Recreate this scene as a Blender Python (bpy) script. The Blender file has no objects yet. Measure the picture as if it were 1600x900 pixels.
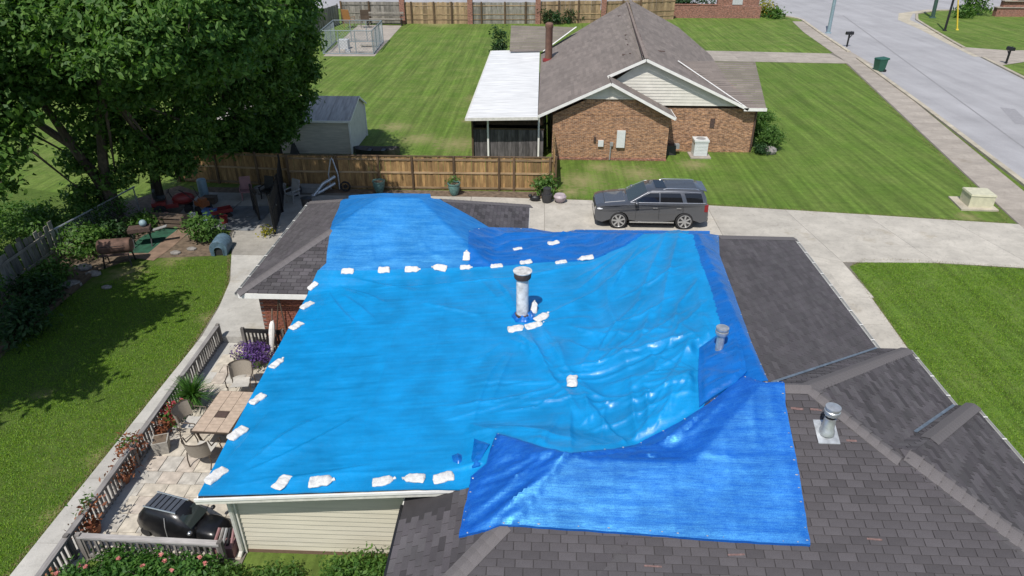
import bpy, bmesh, math, random
import numpy as np
from mathutils import Vector, Matrix, noise
from mathutils.geometry import delaunay_2d_cdt
random.seed(7); rng = np.random.default_rng(7)
sc = bpy.context.scene
R = math.radians
# ------------------------------------------------------------ camera, sky, sun
CAM_H, PITCH, YAW = 12.5, R(29), R(2.35)
cam = bpy.data.objects.new("camera", bpy.data.cameras.new("camera")); sc.collection.objects.link(cam)
cam.location = (0, 0, CAM_H); cam.rotation_euler = (R(90) - PITCH, 0, YAW)
cam.data.sensor_fit = 'HORIZONTAL'; cam.data.angle = 2 * math.atan(800 / 1067.)
cam.data.clip_start = .1; cam.data.clip_end = 3000
sc.camera = cam
SUN_EL, SUN_AZ = R(57), R(20)            # azimuth: west of due south
w = bpy.data.worlds.new("World"); sc.world = w; w.use_nodes = True
nt = w.node_tree; nt.nodes.clear()
sky = nt.nodes.new("ShaderNodeTexSky"); sky.sky_type = 'NISHITA'; sky.sun_disc = False
sky.sun_elevation = SUN_EL; sky.sun_rotation = R(180) + SUN_AZ
bg = nt.nodes.new("ShaderNodeBackground"); bg.inputs[1].default_value = .12
wo = nt.nodes.new("ShaderNodeOutputWorld")
nt.links.new(sky.outputs[0], bg.inputs[0]); nt.links.new(bg.outputs[0], wo.inputs[0])
sl = bpy.data.lights.new("sun", 'SUN'); sl.energy = 4.6; sl.angle = R(.5); sl.color = (1, .955, .89)
sun = bpy.data.objects.new("sun", sl); sc.collection.objects.link(sun)
tosun = Vector((-math.sin(SUN_AZ) * math.cos(SUN_EL), -math.cos(SUN_AZ) * math.cos(SUN_EL), math.sin(SUN_EL)))
sun.rotation_euler = tosun.to_track_quat('Z', 'Y').to_euler(); sun.location = (0, -20, 60)
vs = sc.view_settings; vs.view_transform = 'Standard'; vs.look = 'None'; vs.exposure = 0; vs.gamma = 1
try: sc.display_settings.display_device = 'sRGB'
except Exception: pass
# ------------------------------------------------------------ survey helpers: a sight line from the camera meets a known level or plane
_c, _s, _cp, _sp = math.cos(PITCH), math.sin(PITCH), math.cos(YAW), math.sin(YAW)
def ray(px, py):
    x = px - 800; y = py - 450
    f = 1067 * _c - y * _s; d = 1067 * _s + y * _c
    return Vector((x * _cp - f * _sp, f * _cp + x * _sp, -d)) / 1067
def P(px, py, z=0.):
    r = ray(px, py); t = (z - CAM_H) / r.z
    return Vector((r.x * t, r.y * t, z))
def PY(px, py, Y):
    r = ray(px, py); t = Y / r.y
    return Vector((r.x * t, Y, CAM_H + r.z * t))
# ------------------------------------------------------------ materials
def srgb(r, g, b): return tuple(((v / 255) / 12.92 if v / 255 <= .04045 else ((v / 255 + .055) / 1.055) ** 2.4) for v in (r, g, b))
def new_mat(name):
    m = bpy.data.materials.new(name); m.use_nodes = True
    return m, m.node_tree, m.node_tree.nodes["Principled BSDF"]
def N(t, kind, **kw):
    n = t.nodes.new(kind)
    for k, v in kw.items():
        if k in n.inputs: n.inputs[k].default_value = v
        else: setattr(n, k, v)
    return n
def mixc(t, fac, a, b, mode='MIX'):
    n = t.nodes.new("ShaderNodeMix"); n.data_type = 'RGBA'; n.blend_type = mode
    for inp, v in ((n.inputs[0], fac), (n.inputs[6], a), (n.inputs[7], b)):
        if hasattr(v, 'links') or isinstance(v, bpy.types.NodeSocket): t.links.new(v, inp)
        elif isinstance(v, (int, float)): inp.default_value = v
        else: inp.default_value = (*v, 1) if len(v) == 3 else v
    return n.outputs[2]
def ramp(t, fac, stops):
    n = t.nodes.new("ShaderNodeValToRGB"); cr = n.color_ramp
    while len(cr.elements) < len(stops): cr.elements.new(.5)
    for e, (p, c) in zip(cr.elements, stops):
        e.position = p; e.color = (c, c, c, 1) if isinstance(c, (int, float)) else (*c, 1)
    t.links.new(fac, n.inputs[0]); return n.outputs[0]
def coords(t, which='Object', scale=(1, 1, 1), rot=(0, 0, 0)):
    tc = t.nodes.new("ShaderNodeTexCoord"); mp = t.nodes.new("ShaderNodeMapping")
    mp.inputs['Scale'].default_value = scale; mp.inputs['Rotation'].default_value = rot
    t.links.new(tc.outputs[which], mp.inputs[0]); return mp.outputs[0]
def noise_n(t, vec, scale, detail=4, rough=.55, dist=0):
    n = t.nodes.new("ShaderNodeTexNoise"); n.inputs['Scale'].default_value = scale
    n.inputs['Detail'].default_value = detail; n.inputs['Roughness'].default_value = rough; n.inputs['Distortion'].default_value = dist
    t.links.new(vec, n.inputs['Vector']); return n.outputs[0]
def bump(t, bsdf, h, strength=.3, dist=.01):
    b = t.nodes.new("ShaderNodeBump"); b.inputs['Strength'].default_value = strength; b.inputs['Distance'].default_value = dist
    t.links.new(h, b.inputs['Height']); t.links.new(b.outputs[0], bsdf.inputs['Normal'])
def simple(name, col, rough=.6, metal=0., var=.12, scale=6., bmp=.0, bs=40., spec=.5, stretch=(1, 1, 1)):
    m, t, b = new_mat(name)
    v = coords(t, 'Object', stretch)
    n = noise_n(t, v, scale, 5)
    f = ramp(t, n, [(.3, 1 - var), (.7, 1 + var)])
    c = mixc(t, 1., col, f, 'MULTIPLY'); t.links.new(c, b.inputs['Base Color'])
    b.inputs['Roughness'].default_value = rough; b.inputs['Metallic'].default_value = metal
    b.inputs['Specular IOR Level'].default_value = spec
    if bmp: bump(t, b, noise_n(t, v, bs, 3), bmp)
    return m
def wood(name, a, b_, scale=1., rough=.85, axis='z', stain=.5):
    m, t, b = new_mat(name)
    st = {'z': (14, 14, 1.2), 'x': (1.2, 14, 14), 'y': (14, 1.2, 14)}[axis]
    tc = t.nodes.new("ShaderNodeTexCoord"); oi = t.nodes.new("ShaderNodeObjectInfo")
    ad = t.nodes.new("ShaderNodeVectorMath"); ad.operation = 'ADD'
    cmb = t.nodes.new("ShaderNodeCombineXYZ"); mu = N(t, "ShaderNodeMath", operation='MULTIPLY'); mu.inputs[1].default_value = 31.
    t.links.new(oi.outputs['Random'], mu.inputs[0])
    for i in range(3): t.links.new(mu.outputs[0], cmb.inputs[i])
    t.links.new(tc.outputs['Object'], ad.inputs[0]); t.links.new(cmb.outputs[0], ad.inputs[1])
    mp = t.nodes.new("ShaderNodeMapping"); mp.inputs['Scale'].default_value = [q * scale for q in st]
    t.links.new(ad.outputs[0], mp.inputs[0])
    g = noise_n(t, mp.outputs[0], 1.6, 6, .65)
    big = noise_n(t, ad.outputs[0], 1.3, 3)
    f = ramp(t, g, [(.3, 0.), (.72, 1.)])
    c = mixc(t, f, a, b_)
    rv = ramp(t, oi.outputs['Random'], [(0, .62), (1, 1.25)])
    c = mixc(t, 1., c, rv, 'MULTIPLY')
    c = mixc(t, stain, c, mixc(t, 1., c, ramp(t, big, [(.35, .45), (.65, 1.15)]), 'MULTIPLY'))
    t.links.new(c, b.inputs['Base Color']); b.inputs['Roughness'].default_value = rough
    bump(t, b, g, .4, .004); return m
M = {}
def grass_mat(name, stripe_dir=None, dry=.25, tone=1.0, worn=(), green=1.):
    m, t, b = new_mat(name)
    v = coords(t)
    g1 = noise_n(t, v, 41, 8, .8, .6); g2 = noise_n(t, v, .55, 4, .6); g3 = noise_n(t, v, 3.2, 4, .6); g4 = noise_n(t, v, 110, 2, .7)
    dark = tuple(k * tone for k in (.036, .085, .008)); mid = tuple(k * tone for k in (.094, .178, .020)); paler = tuple(k * tone for k in (.165, .235, .045))
    c = mixc(t, ramp(t, g1, [(.33, 0.), (.68, 1.)]), dark, mid)
    c = mixc(t, ramp(t, g4, [(.35, 0.), (.75, .8)]), c, paler)  # paler blade tone scattered by fine noise
    c = mixc(t, ramp(t, g2, [(.36, 0.), (.75, dry)]), c, tuple(k * tone for k in (.21, .225, .075)))
    c = mixc(t, 1., c, ramp(t, g3, [(.3, .80), (.7, 1.16)]), 'MULTIPLY')
    if stripe_dir is not None:
        for ang, sc_, lo, hi in ((stripe_dir, 4.2, .76, 1.2), (stripe_dir + .04, 1.15, .84, 1.13)):
            vv = coords(t, 'Object', (1, .028, 1), (0, 0, ang))
            s = noise_n(t, vv, sc_, 3, .6)
            c = mixc(t, 1., c, ramp(t, s, [(.34, lo), (.66, hi)]), 'MULTIPLY')
    for (x_, y_, r_) in worn:
        ds = t.nodes.new("ShaderNodeVectorMath"); ds.operation = 'DISTANCE'; t.links.new(v, ds.inputs[0]); ds.inputs[1].default_value = (x_, y_, 0)
        ad = N(t, "ShaderNodeMath", operation='MULTIPLY_ADD'); t.links.new(g3, ad.inputs[0]); ad.inputs[1].default_value = 2.4 * r_; t.links.new(ds.outputs['Value'], ad.inputs[2])
        mr = t.nodes.new("ShaderNodeMapRange"); t.links.new(ad.outputs[0], mr.inputs['Value']); mr.inputs['From Min'].default_value = 1.1 * r_; mr.inputs['From Max'].default_value = 2.3 * r_; mr.inputs['To Min'].default_value = .85; mr.inputs['To Max'].default_value = 0
        c = mixc(t, mr.outputs[0], c, mixc(t, ramp(t, g1, [(.35, 0.), (.65, 1.)]), (.20, .185, .075), (.34, .29, .15)))
    t.links.new(c, b.inputs['Base Color']); b.inputs['Roughness'].default_value = .9; b.inputs['Specular IOR Level'].default_value = .2
    bump(t, b, g1, .9, .03); return m
M['grass'] = grass_mat('lawn_grass', R(0), .5, 1., [(-5, 40.5, 1.6), (-7.5, 41.5, 1.3), (-4.7, 52, 1.3), (-4.6, 46, .9), (-9.5, 44, 1.2), (-13, 90, 2.5)])
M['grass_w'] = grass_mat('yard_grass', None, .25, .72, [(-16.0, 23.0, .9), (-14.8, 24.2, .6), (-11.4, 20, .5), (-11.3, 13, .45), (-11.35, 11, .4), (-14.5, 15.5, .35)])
M['grass_e'] = grass_mat('striped_grass', R(-11), .30, 1.0, [(2.2, 34.3, 1.5), (5.4, 35.6, 1.3), (3.4, 36.6, 1.0), (8.6, 37.2, 1.0), (1.6, 32.6, .8), (20, 30.2, .6)])
def concrete(name, col, stain=.24):
    m, t, b = new_mat(name); v = coords(t); oi = t.nodes.new("ShaderNodeObjectInfo")
    a = noise_n(t, v, .8, 6, .65); f = noise_n(t, v, 60, 4, .7); d = noise_n(t, v, 4, 5, .7, 1.5)
    c = mixc(t, 1., col, ramp(t, a, [(.3, 1 - stain), (.7, 1 + stain * .5)]), 'MULTIPLY')
    c = mixc(t, 1., c, ramp(t, f, [(.3, .88), (.7, 1.1)]), 'MULTIPLY')
    c = mixc(t, 1., c, ramp(t, d, [(.25, .78), (.5, 1.04)]), 'MULTIPLY')
    gp_ = t.nodes.new('ShaderNodeNewGeometry'); mq = t.nodes.new('ShaderNodeMapping'); mq.inputs['Scale'].default_value = (.10, 1.5, 1); t.links.new(gp_.outputs['Position'], mq.inputs[0])
    tyre = noise_n(t, mq.outputs[0], 1., 5, .7); spot = noise_n(t, gp_.outputs['Position'], .45, 5, .7)
    c = mixc(t, 1., c, ramp(t, tyre, [(.52, 1.), (.72, .84)]), 'MULTIPLY'); c = mixc(t, 1., c, mixc(t, ramp(t, spot, [(.60, 0.), (.74, 1.)]), (1, 1, 1), (.74, .70, .62)), 'MULTIPLY')
    c = mixc(t, 1., c, ramp(t, oi.outputs['Random'], [(0, .90), (1, 1.06)]), 'MULTIPLY')
    t.links.new(c, b.inputs['Base Color']); b.inputs['Roughness'].default_value = .9
    bump(t, b, f, .25, .004); return m
M['concrete'] = concrete('driveway_concrete', (.44, .41, .355))
M['concrete_w'] = concrete('walk_concrete', (.45, .435, .40))
M['sidewalk'] = concrete('sidewalk_concrete', (.345, .305, .26), .25)
M['old_concrete'] = concrete('old_concrete', (.33, .31, .275), .3)
M['paver'] = concrete('patio_paver', (.47, .42, .345), .3)
M['kerb'] = concrete('kerb_concrete', (.43, .385, .30), .3)
def asphalt():
    m, t, b = new_mat('aged_asphalt'); v = coords(t)
    a = noise_n(t, v, .25, 6, .65); f = noise_n(t, v, 35, 4, .8); l = noise_n(t, coords(t, 'Object', (1, .05, 1), (0, 0, R(-10))), .7, 4)
    c = mixc(t, 1., (.34, .335, .345), ramp(t, a, [(.3, .86), (.7, 1.08)]), 'MULTIPLY')
    c = mixc(t, 1., c, ramp(t, f, [(.3, .80), (.7, 1.16)]), 'MULTIPLY')
    c = mixc(t, 1., c, ramp(t, l, [(.35, .90), (.65, 1.06)]), 'MULTIPLY')
    t.links.new(c, b.inputs['Base Color']); b.inputs['Roughness'].default_value = .95; bump(t, b, f, .3, .005)
    return m
M['asphalt'] = asphalt()
M['soil'] = simple('bed_soil', (.13, .095, .065), .95, 0, .45, 5, .8, 30)
def shingle(name, base, red=.0):
    m, t, b = new_mat(name); v = coords(t, 'Object')
    at = t.nodes.new("ShaderNodeAttribute"); at.attribute_name = 'tint'
    gr = noise_n(t, v, 130, 3, .8); bl = noise_n(t, v, 1.1, 4, .6)
    c = mixc(t, 1., base, at.outputs[0], 'MULTIPLY')
    c = mixc(t, 1., c, ramp(t, gr, [(.3, .66), (.7, 1.4)]), 'MULTIPLY')
    c = mixc(t, 1., c, ramp(t, bl, [(.3, .84), (.7, 1.12)]), 'MULTIPLY')
    t.links.new(c, b.inputs['Base Color']); b.inputs['Roughness'].default_value = .92; b.inputs['Specular IOR Level'].default_value = .3
    bump(t, b, gr, .5, .004); return m
M['shingle'] = shingle('charcoal_shingle', (.076, .070, .075))
M['cap'] = shingle('cap_shingle', (.122, .112, .114))
M['deck'] = simple('roof_felt', (.035, .032, .034), .95)
def nb_roof():
    m, t, b = new_mat('weathered_brown_shingle'); v = coords(t)
    at = t.nodes.new("ShaderNodeAttribute"); at.attribute_name = 'tint'
    gr = noise_n(t, v, 40, 3, .8); bl = noise_n(t, v, .6, 4, .6)
    st = noise_n(t, coords(t, 'Object', (.35, 2.5, 1)), 1.6, 4, .6)
    c = mixc(t, 1., (.185, .158, .142), at.outputs[0], 'MULTIPLY')
    c = mixc(t, 1., c, ramp(t, gr, [(.3, .75), (.7, 1.25)]), 'MULTIPLY')
    c = mixc(t, 1., c, ramp(t, bl, [(.3, .86), (.7, 1.1)]), 'MULTIPLY')
    c = mixc(t, 1., c, ramp(t, st, [(.3, .88), (.7, 1.08)]), 'MULTIPLY')
    t.links.new(c, b.inputs['Base Color']); b.inputs['Roughness'].default_value = .95; bump(t, b, gr, .4, .01); return m
M['nb_roof'] = nb_roof()
def brickwall(name, c1, c2, mortar, sc_=1.):
    m, t, b = new_mat(name)
    tc = t.nodes.new("ShaderNodeTexCoord"); sp = t.nodes.new("ShaderNodeSeparateXYZ"); t.links.new(tc.outputs['Object'], sp.inputs[0])
    ad = N(t, "ShaderNodeMath", operation='ADD'); t.links.new(sp.outputs[0], ad.inputs[0]); t.links.new(sp.outputs[1], ad.inputs[1])
    cb = t.nodes.new("ShaderNodeCombineXYZ"); t.links.new(ad.outputs[0], cb.inputs[0]); t.links.new(sp.outputs[2], cb.inputs[1])
    br = t.nodes.new("ShaderNodeTexBrick"); t.links.new(cb.outputs[0], br.inputs['Vector'])
    br.inputs['Scale'].default_value = 1; br.inputs['Brick Width'].default_value = .22 * sc_; br.inputs['Row Height'].default_value = .075 * sc_
    br.inputs['Mortar Size'].default_value = .008; br.inputs['Color1'].default_value = (*c1, 1); br.inputs['Color2'].default_value = (*c2, 1); br.inputs['Mortar'].default_value = (*mortar, 1)
    n = noise_n(t, cb.outputs[0], 5, 5, .7); n2 = noise_n(t, coords(t, 'Object', (5, 5, 13)), 1., 3, .6)
    c = mixc(t, 1., br.outputs[0], ramp(t, n2, [(.3, .45), (.7, 1.5)]), 'MULTIPLY')
    c = mixc(t, 1., c, ramp(t, n, [(.3, .75), (.7, 1.2)]), 'MULTIPLY')
    t.links.new(c, b.inputs['Base Color']); b.inputs['Roughness'].default_value = .9
    bump(t, b, n2, .7, .02); return m
M['nb_brick'] = brickwall('tan_brick', (.40, .20, .095), (.22, .105, .055), (.36, .29, .22))
M['red_brick'] = brickwall('red_brick', (.30, .11, .07), (.20, .08, .055), (.30, .24, .2))
M['brick'] = simple('house_brick', (.23, .085, .058), .9, 0, .3, 8, .4, 60)
M['mortar'] = simple('mortar', (.24, .20, .175), .95)
M['siding'] = simple('cream_siding', (.50, .465, .375), .55, 0, .10, 3, .1, 20, stretch=(.3, 1, 6))
M['siding_white'] = simple('white_siding', (.62, .595, .53), .55, 0, .08, 3)
M['shed_siding'] = simple('grey_siding', (.46, .425, .35), .7, 0, .18, 4, .2, 20, stretch=(.4, 1, 5))
M['white'] = simple('white_paint', (.74, .73, .70), .45, 0, .08, 5)
M['offwhite'] = simple('aged_white_paint', (.60, .585, .53), .5, 0, .15, 6)
M['gutter'] = simple('gutter_metal', (.52, .52, .50), .4, .3, .1, 5)
M['galv'] = simple('galvanised_steel', (.50, .52, .535), .42, .65, .22, 9, .1, 30)
M['flue'] = simple('painted_flue', (.60, .59, .57), .5, .2, .35, 7, .15, 25)
M['rust'] = simple('rusty_collar', (.085, .055, .045), .8, .2, .4, 12)
M['flash'] = simple('blue_grey_flashing', (.12, .155, .20), .7, .1, .25, 4)
M['rubber'] = simple('black_rubber', (.018, .018, .019), .75)
M['black'] = simple('black_metal', (.018, .018, .02), .45, .2)
M['glass_dark'] = simple('tinted_glass', (.008, .009, .011), .06, 0, .05, 2, spec=.8)
M['glass_ws'] = simple('windscreen_glass', (.028, .036, .034), .05, 0, .05, 2, spec=.8)
def paint(name, col, flake=.25):
    m, t, b = new_mat(name)
    b.inputs['Base Color'].default_value = (*col, 1); b.inputs['Metallic'].default_value = .5; b.inputs['Roughness'].default_value = .32
    b.inputs['Coat Weight'].default_value = 1; b.inputs['Coat Roughness'].default_value = .04
    n = noise_n(t, coords(t), 5, 4); t.links.new(ramp(t, n, [(.3, .27), (.7, .40)]), b.inputs['Roughness']); return m
M['suv'] = paint('graphite_car_paint', (.105, .111, .124))
M['suv_black'] = simple('black_cover', (.008, .008, .009), .30, 0, .2, 8, .35, 9)
M['chrome'] = simple('bright_trim', (.62, .63, .64), .22, .9, .05)
M['alloy'] = simple('alloy_wheel', (.55, .56, .57), .3, .8, .08)
M['redlens'] = simple('red_lens', (.22, .012, .015), .15)
M['lens'] = simple('headlamp_lens', (.62, .64, .66), .12)
M['fence'] = wood('stained_fence_board', (.235, .130, .050), (.43, .275, .115), 1., .85, 'z', .6)
M['fence_x'] = wood('fence_rail_wood', (.25, .16, .08), (.42, .31, .19), 1., .85, 'x', .5)
M['fence_dark'] = wood('dark_fence_post', (.09, .058, .035), (.18, .115, .06), 1., .9, 'z', .5)
M['fence_grey'] = wood('grey_fence_board', (.17, .155, .13), (.36, .335, .29), 1., .9, 'z', .5)
M['fence_tan'] = wood('tan_fence_board', (.25, .165, .09), (.42, .31, .18), 1., .9, 'z', .4)
M['dark_board'] = wood('dark_weathered_board', (.055, .05, .052), (.17, .155, .155), 1., .9, 'z', .6)
M['rail_wood'] = wood('weathered_rail', (.20, .185, .175), (.40, .38, .365), .8, .85, 'y', .4)
M['rail_wood_x'] = wood('weathered_rail_cross', (.20, .185, .175), (.40, .38, .365), .8, .85, 'x', .4)
M['balus'] = wood('baluster_wood', (.11, .098, .09), (.25, .23, .21), .8, .85, 'z', .4)
M['timber'] = wood('edging_timber', (.09, .06, .04), (.20, .14, .09), .6, .9, 'y', .5)
M['brownwood'] = wood('brown_bench_wood', (.08, .055, .04), (.19, .14, .1), 1., .85, 'x', .4)
M['bark'] = simple('tree_bark', (.085, .068, .052), .95, 0, .5, 8, 1., 14, stretch=(1, 1, .25))
M['terracotta'] = simple('terracotta', (.30, .12, .06), .8)
M['teal_glaze'] = simple('teal_glaze', (.10, .20, .185), .35, 0, .3, 8)
M['grey_plastic'] = simple('grey_plastic', (.26, .26, .255), .55)
M['dark_plastic'] = simple('dark_plastic', (.035, .035, .037), .5)
M['green_plastic'] = simple('green_bin_plastic', (.018, .085, .055), .45)
M['pad_green'] = simple('pale_green_cabinet', (.52, .50, .36), .5)
M['ac'] = simple('ac_white', (.60, .62, .61), .45, 0, .06)
M['red'] = simple('red_enamel', (.19, .02, .02), .5)
M['orange'] = simple('orange_enamel', (.26, .085, .03), .5)
M['blue'] = simple('blue_plastic', (.06, .14, .32), .45)
M['dogblue'] = simple('slate_blue_plastic', (.075, .125, .165), .5, 0, .35, 5)
M['lightblue'] = simple('pale_blue_plastic', (.22, .31, .35), .5)
M['pink'] = simple('faded_pink', (.25, .13, .13), .7)
M['mauve'] = simple('mauve_glaze', (.38, .32, .34), .5)
M['carpet'] = simple('brown_carpet', (.20, .135, .095), .95, 0, .3, 3, .5, 60)
M['turf'] = simple('green_turf_mat', (.014, .07, .04), .9, 0, .45, 3, .5, 50)
M['sling'] = simple('taupe_sling', (.27, .235, .19), .7, 0, .1, 30)
M['cushion'] = simple('pale_cushion', (.44, .42, .38), .8, 0, .1, 12)
M['bronze'] = simple('bronze_frame', (.11, .085, .065), .45, .5)
M['tile'] = simple('table_tile', (.44, .345, .265), .5, 0, .16, 7)
M['stone'] = simple('grey_stone', (.22, .205, .19), .9, 0, .4, 6, .8, 12)
M['stonepot'] = simple('grey_planter', (.33, .31, .27), .8, 0, .2, 10)
M['yellow'] = simple('yellow_plastic', (.72, .52, .05), .5)
M['steelpole'] = simple('weathered_steel_pole', (.25, .34, .38), .5, .3, .15, 5)
M['greenpole'] = simple('dark_green_pole', (.035, .075, .06), .6)
M['plaque'] = simple('pale_plaque', (.45, .46, .47), .5)
M['cotton'] = simple('white_umbrella_fabric', (.70, .68, .64), .8)
def sandbag_mat():
    m, t, b = new_mat('white_woven_sack'); v = coords(t)
    n = noise_n(t, v, 9, 5, .6); f = noise_n(t, v, 90, 2)
    c = mixc(t, ramp(t, n, [(.42, .0), (.75, .55)]), (.63, .63, .62), (.46, .44, .40)); c = mixc(t, 1., c, ramp(t, f, [(.35, .9), (.65, 1.05)]), 'MULTIPLY')
    t.links.new(c, b.inputs['Base Color']); b.inputs['Roughness'].default_value = .6
    bump(t, b, n, .9, .03); return m
M['sack'] = sandbag_mat()
def tarp_mat(name, col, pale, wear=.3, rough=.36, streak='x', rot=0., sp=.5, lo=.35, hi=.8, coat=.25, ior=1.5, tint=(1, 1, 1), weave=0.):
    m, t, b = new_mat(name)
    v = coords(t, 'Object', (1, 1, 1))
    st = coords(t, 'Object', (.28, 5, 2) if streak == 'x' else (5, .28, 2), (0, 0, rot))
    n1 = noise_n(t, st, 2.2, 6, .65); n2 = noise_n(t, v, 55, 2, .8); n3 = noise_n(t, v, 1.2, 4, .55); n5 = noise_n(t, v, 11, 4, .6)
    base = mixc(t, 1., col, ramp(t, n3, [(.3, .80), (.7, 1.14)]), 'MULTIPLY')
    base = mixc(t, 1., base, ramp(t, n1, [(.3, .91), (.7, 1.06)]), 'MULTIPLY'); base = mixc(t, 1., base, ramp(t, n2, [(.3, .90), (.7, 1.08)]), 'MULTIPLY')
    k = N(t, "ShaderNodeMath", operation='MULTIPLY'); t.links.new(ramp(t, n1, [(.42, 0.), (.72, 1.)]), k.inputs[0]); t.links.new(ramp(t, n2, [(lo, 0.), (hi, 1.)]), k.inputs[1])
    k2 = N(t, "ShaderNodeMath", operation='MULTIPLY'); t.links.new(k.outputs[0], k2.inputs[0]); k2.inputs[1].default_value = wear
    c = mixc(t, k2.outputs[0], base, pale)
    t.links.new(c, b.inputs['Base Color'])
    t.links.new(ramp(t, n5, [(.3, rough - .08), (.7, rough + .10)]), b.inputs['Roughness'])
    b.inputs['Specular IOR Level'].default_value = sp
    if weave:                                          # worn weave: the gloss comes and goes along the threads
        wv = noise_n(t, coords(t, 'Object', (.6, 9, 3) if streak == 'x' else (9, .6, 3)), 5., 5, .75); k3 = N(t, "ShaderNodeMath", operation='MULTIPLY'); t.links.new(ramp(t, wv, [(.32, .45), (.68, 1.45)]), k3.inputs[0]); t.links.new(ramp(t, n2, [(.3, .6), (.7, 1.35)]), k3.inputs[1])
        k4 = N(t, "ShaderNodeMath", operation='MULTIPLY'); t.links.new(k3.outputs[0], k4.inputs[0]); k4.inputs[1].default_value = sp; k5 = N(t, "ShaderNodeMath", operation='MULTIPLY'); t.links.new(k4.outputs[0], k5.inputs[0]); t.links.new(ramp(t, n3, [(.3, .7), (.7, 1.25)]), k5.inputs[1]); t.links.new(k5.outputs[0], b.inputs['Specular IOR Level'])
    b.inputs['IOR'].default_value = ior; b.inputs['Specular Tint'].default_value = (*tint, 1); b.inputs['Coat Weight'].default_value = coat; b.inputs['Coat Roughness'].default_value = .16
    ad = N(t, "ShaderNodeMath", operation='ADD'); t.links.new(n2, ad.inputs[0])
    t.links.new(ramp(t, n1, [(.2, 0.), (.8, 1.6)]), ad.inputs[1])
    bump(t, b, ad.outputs[0], .20, .006); return m
M['tarp_cyan'] = tarp_mat('cyan_blue_tarp', (.002, .225, .53), (.04, .34, .58), .30, .37, sp=.5, coat=.0)
M['tarp_far'] = tarp_mat('pale_blue_tarp', (.003, .135, .46), (.14, .42, .62), .60, .50, sp=.70, coat=.03, ior=2.0, tint=(.30, .85, .90), weave=1.)
M['tarp_royal'] = tarp_mat('royal_blue_tarp', (.002, .112, .42), (.05, .26, .58), .30, .32, coat=.08)
M['tarp_south'] = tarp_mat('bright_blue_tarp', (.002, .070, .43), (.06, .34, .64), .30, .50, sp=.80, coat=.0, ior=2.0, tint=(.26, .84, .90), weave=1.)
def leaf_mat(name, col, paler, trans=.35):
    m, t, b = new_mat(name)
    g = t.nodes.new("ShaderNodeNewGeometry")
    c = mixc(t, g.outputs['Random Per Island'], col, paler)  # every leaf takes its own random tone between the two colours
    b.inputs['Roughness'].default_value = .55; b.inputs['Specular IOR Level'].default_value = .3
    t.links.new(c, b.inputs['Base Color'])
    tr = t.nodes.new("ShaderNodeBsdfTranslucent"); mx = t.nodes.new("ShaderNodeMixShader"); mx.inputs[0].default_value = trans
    br = mixc(t, 1., c, (1.3, 1.5, .6), 'MULTIPLY'); t.links.new(br, tr.inputs[0])
    out = [n for n in t.nodes if n.type == 'OUTPUT_MATERIAL'][0]
    t.links.new(b.outputs[0], mx.inputs[1]); t.links.new(tr.outputs[0], mx.inputs[2]); t.links.new(mx.outputs[0], out.inputs[0]); return m
M['leaf'] = leaf_mat('maple_leaf', (.034, .098, .015), (.125, .225, .044))
M['leaf_bright'] = leaf_mat('young_leaf', (.045, .115, .018), (.11, .20, .045))
M['leaf_dark'] = leaf_mat('evergreen_leaf', (.014, .042, .012), (.035, .085, .022), .2)
M['leaf_yellow'] = leaf_mat('yellow_leaf', (.14, .16, .02), (.42, .36, .04))
M['leaf_rose'] = leaf_mat('rose_leaf', (.03, .10, .016), (.10, .21, .04))
M['fl_purple'] = leaf_mat('purple_petal', (.06, .025, .14), (.17, .09, .30), .25)
M['fl_pink'] = leaf_mat('pink_petal', (.55, .16, .16), (.70, .36, .32), .25)
M['fl_red'] = leaf_mat('red_petal', (.40, .03, .05), (.55, .12, .14), .25)
M['stemred'] = leaf_mat('russet_leaf', (.16, .05, .03), (.28, .11, .05), .25)
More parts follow.
